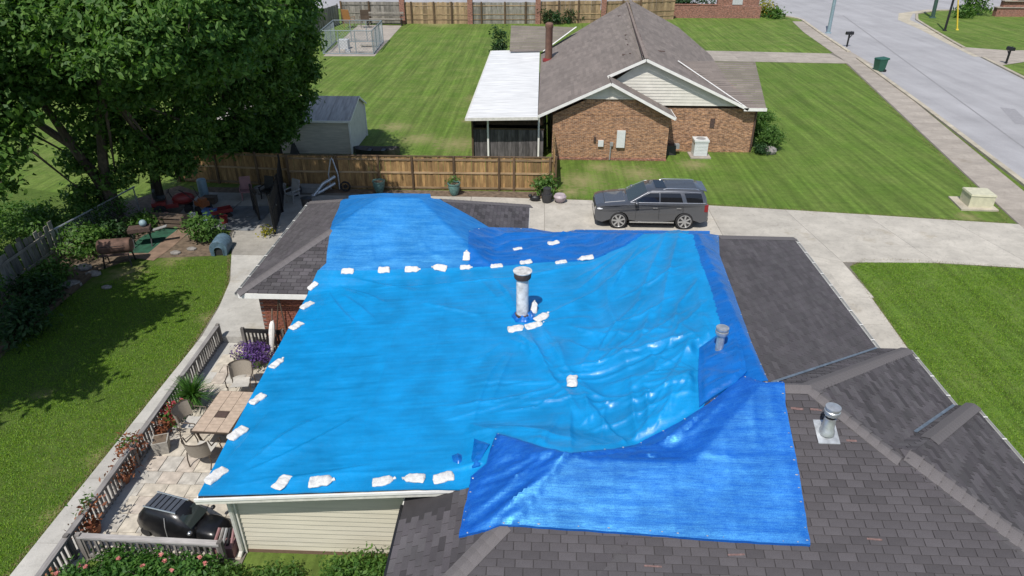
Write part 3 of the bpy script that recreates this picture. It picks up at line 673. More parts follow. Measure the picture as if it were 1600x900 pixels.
for q in inframe:
    _, c, u, v, n, t = q
    e = Matrix((u, v, n)).transposed().to_euler()
    inst('shingle', variants[t], roof, c, (e.x + random.uniform(-.006, .006), e.y + random.uniform(-.008, .008), e.z + random.uniform(-.008, .008)))
for q in rest:
    _, c, u, v, n, t = q
    vs_, fs_ = tab_geo([(-TW / 2 + .008, -EX / 2 - .006), (TW / 2 - .008, -EX / 2 - .006), (TW / 2 - .008, EX / 2 + .006), (-TW / 2 + .008, EX / 2 + .006)], u, v, n)
    joined.add([c + p for p in vs_], fs_); joined.tints += [(t, t, t, 1)] * len(vs_)
tag(joined.build('shingles', M['shingle'], roof), kind='stuff')
for k, (dx, dy, dz) in enumerate([tuple(p) for p in DMG]):          # scraped tabs that show the red underlay
    mb = MB(); L = random.uniform(.12, .3); mb.box((0, 0, 0), (L, random.uniform(.025, .05), .004))
    mb.build('scraped_patch', dmg_mat, roof, local=True).location = Vector((dx, dy, dz + .02)) - WLOC[roof.name][0]
    ob = bpy.data.objects[[o.name for o in roof.children if o.name.startswith('scraped_patch')][-1]]; ob.rotation_euler = (R(24.6), 0, random.uniform(-.1, .1))
# ---- caps along ridges and hips
CAPS = [('south', (5.42, 11.1), (6.75, 9.77)), ('south', (5.42, 11.1), (10.0, 15.69)), ('south', (4.5, 11.1), (5.42, 11.1)), ('southeast', (6.95, 9.85), (10.45, 6.5)), ('southeast', (7.0, 9.85), (10.45, 13.3)),
        ('northwest', (-9.2, 18), (-5.45, 21.75)), ('northwest', (-9.2, 25.5), (-5.45, 21.75)), ('southwest', (.6, 9.57), (-2.57, 6.4)), ('northwest', (-.35, 25.5), (-4.1, 21.75)), ('main', (4.6, 18.2), (9.2, 22.8))]
for blk, a, b in CAPS:
    A = Vector((*a, float(HB(blk, *a)))); B = Vector((*b, float(HB(blk, *b)))); L = (B - A).length; n = max(1, int(L / .2)); d = (B - A) / L; side = d.cross(Vector((0, 0, 1))).normalized()
    me = None
    for k in range(n):
        c = A + d * (L * (k + .5) / n)
        if float(Hroof(c.x, c.y)) > c.z + .04 or bool(under_tarp(np.array([c.x]), np.array([c.y]))[0]): continue
        if me is None:
            mb = MB(); hl = L / n / 2 + .03; hw = .17
            def rel(p):
                q = c + p; return Vector((p.x, p.y, float(HB(blk, q.x, q.y)) - c.z + .030))
            pts = []
            for s_, ex in ((-hl, .0), (hl, .008)):
                for wv in (-hw, -hw * .45, 0, hw * .45, hw):
                    p = rel(d.xy.to_3d().normalized() * s_ * math.hypot(d.x, d.y) + side * wv); p.z += ex - (.008 if abs(wv) > .1 else 0); pts.append(p)
            mb.add(pts, [(j, j + 1, j + 6, j + 5) for j in range(4)] + [(5 + j, 6 + j, 6 + j - 5, 5 + j - 5) for j in range(0)])
            mb.add([p - Vector((0, 0, .008)) for p in pts[5:]] + pts[5:], [(j, j + 1, j + 6, j + 5) for j in range(4)]); mb.add([p - Vector((0, 0, .03)) for p in (pts[0], pts[5], pts[4], pts[9])] + [pts[0], pts[5], pts[4], pts[9]], [(0, 1, 5, 4), (3, 2, 6, 7)])
            mb.tints = [(1, 1, 1, 1)] * len(mb.v)
            me = mb.mesh('ridge_cap', M['cap'], smooth=False)
        inst('ridge_cap', me, roof, c, (0, 0, random.uniform(-.01, .01)))
# valley flashings
for a, b in (((9.2, 15.7), (4.75, 11.25)), ((10.0, 13.3), (7.75, 11.05))):
    d = (Vector(b) - Vector(a)); nrm = Vector((-d.y, d.x)).normalized() * .034; mb = MB(); vs_ = []
    for t in np.linspace(0, 1, 12):
        p = Vector(a) + d * float(t)
        for s_ in (-1, 0, 1):
            q = p + nrm * s_; vs_.append((q.x, q.y, float(Hroof(q.x, q.y)) + .028))
    mb.add(vs_, [(3 * k + j, 3 * k + j + 1, 3 * k + j + 4, 3 * k + j + 3) for k in range(11) for j in (0, 1)]); mb.build('valley_flashing', M['flash'], roof)
# ---- eaves: fascia boards and gutters
def eave(a, b, z, out, drop=.17, gut=True, zb=None):
    """fascia (and half-open gutter with straps) between plan points a, b; out = outward direction"""
    zb = z if zb is None else zb; A = Vector((*a, z)); B = Vector((*b, zb)); o = Vector((*out, 0))
    mb = MB(); mb.bar(A + o * .012 - Vector((0, 0, drop / 2 + .012)), B + o * .012 - Vector((0, 0, drop / 2 + .012)), .024, drop, (0, 0, 1)); mb.build('fascia', M['white'], house)
    if gut:
        g = MB(); prof = [(0.026, -.015), (.03, -.115), (.085, -.115), (.12, -.06), (.125, -.012), (.115, -.012), (.108, -.058), (.08, -.103), (.04, -.103), (.036, -.02)]
        for s_, e in ((A, B),):
            base = [s_ + o * p[0] + Vector((0, 0, p[1])) for p in prof] + [e + o * p[0] + Vector((0, 0, p[1])) for p in prof]; k = len(prof)
            g.add(base, [(i, (i + 1) % k, k + (i + 1) % k, k + i) for i in range(k)] + [tuple(range(k)), tuple(range(2 * k - 1, k - 1, -1))])
        go = g.build('gutter', M['gutter'], house); st = MB(); L = (B - A).length; n = max(2, int(L / .75))
        for i in range(n):
            c = A.lerp(B, (i + .5) / n) + Vector((0, 0, -.008)); st.bar(c + o * .03, c + o * .128, .03, .008)
        st.build('gutter_strap', M['white'], go)
eave((-6.73, 9.72), (-6.73, 17.9), 2.15, (-1, 0), gut=False)
eave((-9.2, 18), (-9.2, 25.5), ZE, (-1, 0)); eave((-9.2, 18), (-6.73, 18), ZE, (0, -1), gut=False)
eave((-.35, 22.9), (-.35, 25.5), ZE, (1, 0), gut=False)
eave((9.2, 15.75), (9.2, 22.8), ZE, (1, 0)); eave((9.2, 22.8), (-.35, 22.8), ZE, (0, 1), gut=False)
eave((10.0, 13.32), (10.0, 15.69), ZE, (1, 0)); eave((10.0, 15.69), (9.22, 15.69), ZE, (0, 1), gut=False)
eave((10.45, 6.5), (10.45, 13.3), ZE, (1, 0)); eave((10.45, 13.3), (10.02, 13.3), ZE, (0, 1), gut=False)
eave((-2.57, 6.6), (-2.57, 9.99), 2.1, (-1, 0), gut=False)
mb = MB(); mb.bar((-2.6, 6.6, 2.10), (-2.6, 9.72, 2.10), .05, .03); mb.build('drip_edge', M['black'], house)
# rake of the low slope, with its double trim
zr = lambda x: 2.15 + .09 * (x + 6.73)
for nm, y, dz, h_, mm in (('rake_board', 9.70, -.10, .15, M['offwhite']), ('rake_trim', 9.675, -.045, .06, M['white'])):
    mb = MB(); mb.bar((-6.80, y, zr(-6.80) + dz), (-1.13, y, zr(-1.13) + dz), .03, h_); mb.build(nm, mm, house)
mb = MB(); mb.add([(-6.7, 9.73, zr(-6.7) - .17), (-1.2, 9.73, zr(-1.2) - .17), (-1.2, 10.3, zr(-1.2) - .17), (-6.7, 10.3, zr(-6.7) - .17)], [(0, 1, 2, 3)]); mb.build('soffit', M['offwhite'], house)
# ---- walls
YW = 10.22
sw = MB(); pts = [(-6.32, 0), (-1.2, 0), (-1.2, zr(-1.2) - .18), (-6.32, zr(-6.32) - .18)]
sw.add([(x, YW + .03, z) for x, z in pts], [(0, 1, 2, 3)]); swo = sw.build('siding_wall', M['siding'], house)
z = .10
while z < 2.5:
    xl = max(-6.30, (z + .10 + .18 - 2.15) / .09 - 6.73) if z > 1.9 else -6.30
    if xl > -1.6: break
    mb = MB(); h_ = .142; x1 = -1.25
    mb.add([(xl, YW - .022, z), (x1, YW - .022, z), (x1, YW + .012, z + h_), (xl, YW + .012, z + h_), (xl, YW + .02, z), (x1, YW + .02, z)], [(0, 1, 2, 3), (4, 5, 1, 0)])
    mb.build('siding_board', M['siding'], swo); z += .135
mb = MB(); mb.box((-6.33, YW - .03, 1.0), (.09, .07, 2.02)); mb.build('corner_board', M['offwhite'], house)
mb = MB(); mb.box((-3.8, YW - .004, .05), (5.0, .05, .1)); mb.build('sill_board', simple('brown_sill', (.16, .10, .07), .8), house)
dp = MB(); dp.tube([(-6.70, 9.83, 1.98), (-6.62, 9.86, 1.95), (-6.42, 10.05, 1.84), (-6.38, 10.12, 1.7), (-6.38, 10.12, .15), (-6.40, 10.0, .06)], .05, 8); dp.build('downspout', M['offwhite'], house, smooth=True)
body = MB()
for x0, x1, y0, y1 in ((-6.3, 8.75, 10.28, 22.35), (-8.8, -.8, 18.42, 25.1), (-2.15, 9.55, 6.9, 13.0)):
    body.box(((x0 + x1) / 2, (y0 + y1) / 2, 1.0), (x1 - x0 - .01, y1 - y0 - .01, 2.0))
wallo = body.build('brick_wall', M['mortar'], house)
bm_ = MB(); bm_.box((0, 0, 0), (.195, .03, .057)); bricks = []
for t in range(4):
    m_ = bm_.mesh('brick', M['brick'] if t < 2 else simple('house_brick_dark', (.17 + .02 * t, .06 + .008 * t, .045), .9, 0, .3, 8, .4, 60)); bricks.append(m_)
for r in range(27):                                                    # south wall of the north-west wing, course by course
    for k in range(10):
        x = -8.78 + .1 + k * .208 + (.104 if r % 2 else 0)
        if x < -6.75: inst('brick', random.choice(bricks), wallo, (x, 18.42 - random.uniform(.008, .014), .06 + r * .071))
for r in range(27):
    pass
# ---- flues and vents standing on the roof
def rp(px, py, lift=0): return on_roof(px, py, lift)
f0 = rp(816, 497)
fl = MB(); fl.lathe([(.185, -.25), (.185, .05), (.165, .06), (.165, 1.28), (.158, 1.3)], 20, tuple(f0)); flo = fl.build('flue_pipe', M['flue'], house, smooth=True, ang=50)
flo['label'] = 'tall white flue pipe with dark cap standing through the tarp'
c_ = MB(); c_.lathe([(.205, 1.24), (.225, 1.27), (.235, 1.41), (.235, 1.43)], 20, tuple(f0)); c_.build('flue_collar', M['rust'], flo, smooth=True, ang=40)
c_ = MB(); c_.lathe([(.25, 1.432), (.255, 1.46), (.05, 1.485)], 20, tuple(f0)); c_.build('flue_cap', M['flue'], flo, smooth=True, ang=40)
c_ = MB(); c_.lathe([(.19, .07), (.2, .09), (.2, .15), (.19, .16)], 20, tuple(f0)); c_.build('flue_band', M['rust'], flo, smooth=True, ang=40)
f1 = rp(1122, 553)
v1 = MB(); v1.lathe([(.09, -.2), (.085, .0), (.085, .52)], 14, tuple(f1)); v1o = v1.build('roof_vent', M['galv'], house, smooth=True, ang=40); v1o['label'] = 'small grey vent pipe with round cap beside the ridge'
c_ = MB(); c_.lathe([(.115, .50), (.14, .54), (.14, .60), (.12, .61)], 14, tuple(f1)); c_.lathe([(.135, .63), (.14, .68), (.03, .70)], 14, tuple(f1)); c_.build('vent_cap', M['galv'], v1o, smooth=True, ang=40)
c_ = MB(); c_.lathe([(.12, -.1), (.125, .03), (.1, .045)], 14, tuple(f1)); c_.build('vent_collar', M['rust'], v1o)
f2 = rp(1291, 676)
v2 = MB(); v2.lathe([(.15, .0), (.13, .10), (.115, .12), (.105, .36)], 16, tuple(f2)); v2o = v2.build('roof_vent', M['galv'], house, smooth=True, ang=40); v2o['label'] = 'galvanised vent with square base plate on bare shingles'
c_ = MB()
for (x0, x1, y0, y1) in ((-.2, .2, -.22, .22),):
    vs_ = [(f2.x + x, f2.y + y, float(Hroof(f2.x + x, f2.y + y)) + .022) for x, y in ((x0, y0), (x1, y0), (x1, y1), (x0, y1))]; c_.add(vs_, [(0, 1, 2, 3)]); c_.add([(a[0], a[1], a[2] - .02) for a in vs_] + vs_, [(0, 1, 5, 4), (1, 2, 6, 5), (2, 3, 7, 6), (3, 0, 4, 7)])
c_.build('base_plate', M['galv'], v2o)
c_ = MB(); c_.lathe([(.085, .36), (.08, .44)], 14, tuple(f2)); c_.build('vent_throat', M['black'], v2o, smooth=True)
c_ = MB(); c_.lathe([(.13, .44), (.145, .47), (.145, .53), (.13, .545)], 16, tuple(f2)); c_.lathe([(.135, .56), (.14, .61), (.03, .635)], 16, tuple(f2)); c_.build('vent_cap', M['galv'], v2o, smooth=True, ang=40)
# ============================================================ TARPS
def smooth_H(x, y, r=.14):
    z = Hroof(x, y)
    for k in range(6):
        a = k * math.pi / 3; z = z + Hroof(x + r * math.cos(a), y + r * math.sin(a))
    return z / 7
def creases(x, y, L):
    h = np.zeros_like(x)
    for pts, wd, am in L:
        q = [on_roof(*p) for p in pts]; best = np.full(x.shape, 1e9)
        tot = sum((b - a).length for a, b in zip(q, q[1:])); acc = 0; tt = np.zeros_like(x)
        for a, b in zip(q, q[1:]):
            dx, dy = b.x - a.x, b.y - a.y; l2 = dx * dx + dy * dy + 1e-9
            t = np.clip(((x - a.x) * dx + (y - a.y) * dy) / l2, 0, 1); dd = np.hypot(x - a.x - t * dx, y - a.y - t * dy)
            u_ = dd < best; tt = np.where(u_, (acc + t * math.sqrt(l2)) / tot, tt); best = np.minimum(best, dd); acc += math.sqrt(l2)
        ta = np.sin(np.pi * np.clip(tt, .03, .97)) ** .5
        h += am * ta * np.exp(-(best / wd) ** 1.25)
    return h
def ridged(x, y, seed, o=3):
    h = np.zeros_like(x); a = 1.
    for k in range(o):
        h += a * (1 - np.abs(vnoise(x, y, seed + k)) * 2.4).clip(-.5, 1) ** 2; x = x * 2.1; y = y * 2.1; a *= .48
    return h
def tarp(name, label, key, base, step, wrink, mat, group):
    o = OUT[key]; pts = []
    n = len(o)
    for i in range(n):                                                   # densify and roughen the hem
        a = Vector(o[i][:2]); b = Vector(o[(i + 1) % n][:2]); m = max(1, int((b - a).length / (step * 1.2))); nr = Vector((-(b - a).y, (b - a).x)).normalized()
        for k in range(m): pts.append(tuple(a.lerp(b, k / m) + nr * float(.018 * vnoise(np.array([(i + k / m) * 3.]), np.array([1.7]), 3)[0])))
    ne = len(pts); xs = [p[0] for p in pts]; ys = [p[1] for p in pts]
    gx, gy = np.meshgrid(np.arange(min(xs), max(xs), step), np.arange(min(ys), max(ys), step)); gx = gx + (np.arange(gx.shape[0]) % 2)[:, None] * step / 2
    gx = gx.ravel(); gy = gy.ravel(); ins = pip(gx, gy, pts)
    P2 = np.array(pts); keep = ins.copy(); d = np.full(gx.shape, 1e9)
    for p in P2: d = np.minimum(d, (gx - p[0]) ** 2 + (gy - p[1]) ** 2)
    keep &= d > (step * .5) ** 2
    gx = gx[keep]; gy = gy[keep]; d = np.sqrt(d[keep])
    vin = [Vector(p) for p in pts] + [Vector((a, b)) for a, b in zip(gx, gy)]
    res = delaunay_2d_cdt(vin, [(i, (i + 1) % ne) for i in range(ne)], [], 1, 1e-5)
    V = np.array([tuple(v) for v in res[0]]); x = V[:, 0]; y = V[:, 1]
    ed = np.full(x.shape, 1e9)
    for i in range(ne):
        a, b = P2[i], P2[(i + 1) % ne]; dx, dy = b - a; l2 = dx * dx + dy * dy + 1e-12; t = np.clip(((x - a[0]) * dx + (y - a[1]) * dy) / l2, 0, 1)
        ed = np.minimum(ed, np.hypot(x - a[0] - t * dx, y - a[1] - t * dy))
    z = smooth_H(x, y) * .8 + Hroof(x, y) * .2; z = np.maximum(z, Hroof(x, y))
    z = z + base(x, y) + wrink(x, y, ed)
    verts = [Vector((a, b, c)) for a, b, c in zip(x, y, z)]
    # hem: turned down to the roof, sheet thickness real
    bm = bmesh.new(); bv = [bm.verts.new(v) for v in verts]
    for f in res[2]:
        try: bm.faces.new([bv[i] for i in f])
        except ValueError: pass
    bm.normal_update()
    for f in bm.faces:
        if f.normal.z < 0: f.normal_flip()
    be = [e for e in bm.edges if e.is_boundary]; r_ = bmesh.ops.extrude_edge_only(bm, edges=be)
    for v in [g for g in r_['geom'] if isinstance(g, bmesh.types.BMVert)]:
        v.co.z = min(v.co.z - .012, float(Hroof(v.co.x, v.co.y)) + .012 if v.co.z - float(Hroof(v.co.x, v.co.y)) < .22 else v.co.z - .045)
    bmesh.ops.recalc_face_normals(bm, faces=bm.faces)
    if sum(f.normal.z for f in bm.faces) < 0: bmesh.ops.reverse_faces(bm, faces=bm.faces)
    c = Vector((np.mean(x), np.mean(y), float(np.mean(z))))
    for v in bm.verts: v.co -= c
    me = bpy.data.meshes.new(name); bm.to_mesh(me); bm.free(); me.materials.append(mat); me.shade_smooth(); me.set_sharp_from_angle(angle=R(55))
    ob = bpy.data.objects.new(name, me); sc.collection.objects.link(ob); ob.location = c
    WLOC[ob.name] = (c, 0); return tag(ob, label, 'tarp', group)
def grommets(ob, key, step, skip=lambda p: False):
    """eyelets and frayed white ties along a hem"""
    o = OUT[key]; mb = MB(); n = len(o); acc = 0
    cx = sum(p[0] for p in o) / n; cy = sum(p[1] for p in o) / n
    for i in range(n):
        a = Vector(o[i][:2]); b = Vector(o[(i + 1) % n][:2]); L = (b - a).length; s_ = step - acc
        while s_ < L:
            p = a.lerp(b, s_ / L); d = (Vector((cx, cy)) - p).normalized() * .05; p = p + d; s_ += step * random.uniform(.7, 1.3)
            if skip(p) or random.random() < .35: continue
            ok, loc, nr, _ = ob.ray_cast(Vector((p.x, p.y, 20)) - ob.location, Vector((0, 0, -1)))
            if ok:
                w_ = loc + ob.location + Vector((0, 0, .012)); r_ = random.uniform(.006, .017); mb.sphere(tuple(w_), (r_ * random.uniform(1, 2), r_, .006), 6, 4)
        acc = (L - (s_ - step)) if s_ >= L else 0; acc = max(0, acc) % step
    g = mb.build('eyelets', M['galv'], ob, origin=tuple(ob.location)); g.location = (0, 0, 0); tag(g, kind='stuff')
def sm(t, a, b):
    t = np.clip((t - a) / (b - a), 0, 1); return t * t * (3 - 2 * t)
PULL = [((1076, 362), 26, .5), ((1010, 368), 10, .55), ((892, 602), 20, .55), ((1160, 588), 8, .6), ((1125, 520), 9, .5), ((985, 610), 3, .4), ((818, 512), 14, .4), ((960, 706), 12, .4), ((497, 424), 8, .3), ((310, 776), 5, .3)]
def pulls(x, y):
    """long sharp tension folds that run out from the corners, bags and pipes holding the sheet"""
    rs = random.Random(19); h = np.zeros_like(x)
    for (px, py), n, amp in PULL:
        o = on_roof(px, py)
        for k in range(n):
            for _ in range(30):
                a = rs.uniform(0, 6.283); r0 = rs.uniform(.3, 1.6); L = rs.uniform(1.0, 3.0); q = (o.x + math.cos(a) * (r0 + L * .5), o.y + math.sin(a) * (r0 + L * .5))
                if bool(pip(np.array([q[0]]), np.array([q[1]]), [(p[0], p[1]) for p in OUT['main']])[0]): break
            d = (math.cos(a), math.sin(a)); bend = rs.uniform(-.12, .12); dx = x - o.x; dy = y - o.y
            u = dx * d[0] + dy * d[1]; v = -dx * d[1] + dy * d[0] - bend * np.sin((u - r0) * 1.3); t = (u - r0) / L
            env = np.where((t > 0) & (t < 1), np.sin(np.pi * np.clip(t, 0, 1)) ** .6, 0); w1 = rs.uniform(.035, .07); w2 = rs.uniform(.14, .34)
            h += amp * rs.uniform(.08, .22) * env * np.where(v > 0, np.exp(-v / w1), np.exp(v / w2))
    return h
def poly_dist(x, y, o):
    d = np.full(x.shape, 1e9)
    for i in range(len(o)):
        a, b = o[i], o[(i + 1) % len(o)]; dx, dy = b[0] - a[0], b[1] - a[1]; t = np.clip(((x - a[0]) * dx + (y - a[1]) * dy) / (dx * dx + dy * dy + 1e-12), 0, 1); d = np.minimum(d, np.hypot(x - a[0] - t * dx, y - a[1] - t * dy))
    return d
def shipped_folds(x, y, ang, sp):
    c, s_ = math.cos(ang), math.sin(ang); u = x * c + y * s_; v = -x * s_ + y * c; h = 0
    for q in (u, v): f = np.abs((q / sp + .37) % 1 - .5) * sp; h = h + .007 * np.exp(-f / .035)
    return h
def w_main(x, y, ed):
    fade = sm(ed, 0, .35); mw = sm(x, .6, 2.6)                            # crumpled over the steep slope, tighter to the west
    mw = np.maximum(mw, .85 * sm(x, -.6, 1.2) * sm(12.6 - y, 0, 1.8))
    wx = x + .5 * vnoise(x * .6, y * .6, 5); wy = y + .5 * vnoise(x * .6, y * .6, 6)
    h = mw * (.055 * ridged((wx * .9 + wy * .55) * .6, (wy * .9 - wx * .5) * .22, 11, 2) + .06 * vnoise(x * .55, y * .55, 31) )
    h += pulls(x, y)
    h += (1 - mw) * (.02 * vnoise(x * .4, y * .9, 51) + .009 * ridged(x * .35 + y * .15, y * 2.2 - x * .2, 52, 2) + .006 * ridged(x * .9, y * .8, 53, 2))
    h += .003 * vnoise(x * 4, y * 4, 9) + shipped_folds(x, y, .02, 1.22)
    L = [([(570, 455), (700, 446), (800, 436), (880, 424)], .05, .045), ([(700, 640), (780, 630), (840, 618), (905, 600)], .05, .045), ([(760, 650), (840, 640), (890, 612)], .045, .04), ([(815, 505), (830, 560), (860, 585)], .06, .04), ([(818, 520), (812, 560)], .05, .03), ([(845, 512), (870, 550), (880, 580)], .05, .03),
         ([(892, 602), (960, 590), (1040, 565)], .07, .06), ([(892, 602), (930, 625), (985, 632), (1060, 618)], .07, .06), ([(892, 602), (850, 575), (822, 520)], .06, .045), ([(892, 604), (820, 604), (760, 612)], .05, .035), ([(946, 425), (950, 480), (966, 540), (985, 600)], .12, .09), ([(1076, 366), (1015, 430), (985, 500)], .09, .10), ([(1076, 368), (1040, 450), (1025, 540)], .09, .10), ([(1040, 370), (1000, 400), (960, 440)], .08, .08), ([(1084, 380), (1090, 450), (1098, 520)], .08, .06),
         ([(1020, 480), (1000, 540), (1030, 590)], .09, .10), ([(1050, 500), (1075, 540), (1060, 585)], .09, .08), ([(985, 605), (988, 650), (995, 690)], .07, .09), ([(1003, 606), (1012, 650), (1010, 680)], .06, .08), ([(945, 632), (940, 690)], .06, .06), ([(915, 628), (917, 672)], .06, .06), ([(1050, 598), (1045, 655)], .07, .08), 
         ([(905, 634), (1000, 633), (1060, 604), (1122, 560)], .06, .07), ([(1110, 470), (1060, 520), (1020, 590)], .07, .07), ([(1100, 430), (1060, 480), (1048, 530)], .06, .06), ([(965, 470), (1000, 455), (1060, 420)], .06, .06), ([(955, 520), (1000, 500), (1050, 470)], .06, .06), ([(320, 770), (420, 752), (560, 742), (700, 738)], .05, .02)]
    h += creases(x, y, L)
    for k in ('south', 'vent'):                                           # lies flat where other sheets are laid over it
        ins = pip(x, y, [(q[0], q[1]) for q in OUT[k]]); fade = fade * np.where(ins, 0., sm(poly_dist(x, y, OUT[k]), .0, .22))
    h = np.maximum(h, 0) * (.3 + .7 * sm(18.9 - y, 0, 1.5)); return .36 * np.tanh(h / .36) * fade
def w_royal(x, y, ed):
    h = .03 * ridged(x * .7, y * 1.7, 61, 4) * sm(ed, 0, .2) + creases(x, y, [([(735, 395), (800, 380), (870, 372)], .06, .05), ([(740, 375), (790, 368), (850, 366)], .05, .05), ([(760, 400), (850, 385), (960, 366)], .06, .03), ([(905, 362), (880, 400)], .05, .04), ([(950, 364), (965, 395)], .05, .03)]) + .012 * vnoise(x * 5, y * 5, 66)
    und = pip(x, y, [(q[0], q[1]) for q in OUT['main']]); return np.where(und, 0, np.maximum(h, 0))
def w_far(x, y, ed):
    h = shipped_folds(x, y, 0, 1.1) + .012 * ridged(x * .4, y * 2.2, 71, 3) + .016 * ridged(x * 1.6 + y * .3, y * .5, 72, 2) * sm(-4.5 + 0 * x - (-x) * -1, -9, 9) + creases(x, y, [([(578, 335), (576, 380), (585, 410)], .05, .03), ([(645, 360), (665, 390), (700, 410)], .05, .03), ([(700, 380), (740, 392), (760, 400)], .05, .04), ([(560, 420), (620, 405), (730, 395)], .05, .03), ([(640, 412), (690, 402), (733, 400)], .04, .03), ([(520, 352), (513, 385), (508, 415)], .06, .03)])
    return np.maximum(h, 0) * sm(ed, 0, .15)
def w_south(x, y, ed):
    sf = shipped_folds(x, y, -.03, 1.05)
    up = pip(x, y, [(q[0], q[1]) for q in outline([(717, 842), (776, 681), (889, 716), (960, 712), (1160, 592), (1062, 716), (887, 722), (800, 830)])])
    u = x * .80 + y * .60; v = -x * .60 + y * .80
    h = np.where(up, .05 * ridged(u * .22, v * 1.6, 81, 3) + .006 * ridged(u * .8, v * 5, 84, 2), .010 * ridged(x * .35, y * 2.6, 82, 4)) + .004 * vnoise(x * 6, y * 6, 83) + sf
    L = [([(737, 838), (800, 790), (860, 745), (886, 725)], .06, .05), ([(724, 820), (800, 765), (880, 722)], .06, .05), ([(738, 762), (790, 742), (850, 715)], .08, .07), ([(735, 775), (800, 755), (880, 722)], .06, .05), ([(1062, 716), (1000, 706), (900, 714)], .07, .04), ([(1000, 712), (1080, 680), (1150, 612)], .06, .06), ([(985, 712), (1050, 690), (1110, 640)], .05, .05), ([(1060, 717), (1150, 722), (1240, 716)], .06, .03), ([(1165, 592), (1175, 640), (1180, 700)], .07, .02), ([(1200, 602), (1205, 660)], .06, .02)]
    h += creases(x, y, L)
    # the loose upper corner stands clear of the sheet below
    lift = pip(x, y, [(q[0], q[1]) for q in outline([(760, 735), (776, 676), (892, 706), (960, 700), (1060, 660), (1162, 584), (1060, 690), (960, 712), (885, 722), (800, 722)])])
    h = h + np.where(lift, .05, 0) * sm(ed, 0, .3)
    return np.maximum(h, 0) * np.maximum(sm(ed, 0, .12), .15)
OUT['vent'] = outline([(1092, 548), (1120, 528), (1146, 503), (1153, 520), (1166, 585), (1150, 602), (1108, 628), (1092, 640), (1090, 590)])
G_T = 'blue tarps spread over the damaged roof'
tarp('blue_tarp', 'pale sky blue tarp over the far roof hip behind the row of sandbags', 'far', lambda x, y: .022 + 0 * x, .09, w_far, M['tarp_far'], G_T)
TR_ = tarp('blue_tarp', 'dark royal blue tarp strip along the back edge and the long ridge', 'royal', lambda x, y: .034 + 0 * x, .08, w_royal, M['tarp_royal'], G_T)
tarp('blue_tarp', 'largest cyan tarp, around the white flue pipe, crumpled on its right side', 'main', lambda x, y: .045 + 0 * x, .033, w_main, M['tarp_cyan'], G_T)
TS_ = tarp('blue_tarp', 'bright blue tarp nearest the camera with a dark loose upper corner', 'south', lambda x, y: .065 + 0 * x, .06, w_south, M['tarp_south'], G_T)
def w_patch(x, y, ed): return np.maximum(.09 + .03 * ridged((x * .8 + y * .6) * .5, (y * .8 - x * .6) * 2.2, 91, 3) + creases(x, y, [([(1095, 572), (1130, 562), (1155, 548)], .04, .04), ([(1092, 620), (1130, 600), (1163, 585)], .05, .06), ([(1094, 604), (1120, 596), (1145, 590)], .04, .04)]), 0) * np.maximum(sm(ed, 0, .12), .5)
tarp('blue_tarp', 'small royal blue tarp patch around the short vent pipe at the ridge', 'vent', lambda x, y: .03 + 0 * x, .05, w_patch, M['tarp_royal'], G_T)
OUT['scrap'] = outline([(741, 690), (748, 693), (765, 699), (757, 712), (752, 722), (750, 732), (738, 736), (735, 728), (739, 708)])
tarp('tarp_scrap', 'small folded dark blue tarp scrap beside the loose corner of the nearest tarp', 'scrap', lambda x, y: .09 + 0 * x, .035, lambda x, y, ed: .06 * ridged(x * 2.5, y * 1.2, 95, 2) * sm(ed, 0, .1), M['tarp_royal'], None)
OUT['blob'] = outline([(706, 716), (716, 712), (724, 717), (725, 727), (716, 733), (707, 727)])
tarp('tarp_scrap', 'round dark blue tarp bunch on the cyan tarp just left of the folded scrap', 'blob', lambda x, y: .07 + 0 * x, .03, lambda x, y, ed: .10 * sm(ed, 0, .14) * (1 + vnoise(x * 6, y * 6, 97)), M['tarp_royal'], None)
OUT['collar'] = outline([(799, 497), (806, 489), (822, 487), (836, 493), (834, 503), (822, 508), (806, 506)])
tarp('tarp_scrap', 'crumpled dark blue tarp collar round the foot of the white flue', 'collar', lambda x, y: .07 + 0 * x, .03, lambda x, y, ed: .09 * np.maximum(ridged(x * 3, y * 3, 98, 2), 0) * sm(ed, 0, .08), M['tarp_royal'], None)
bpy.context.view_layer.update(); grommets(TS_, 'south', .22); grommets(TR_, 'royal', .45, lambda p: bool(pip(np.array([p.x]), np.array([p.y]), [(q[0], q[1]) for q in OUT['main']])[0]))
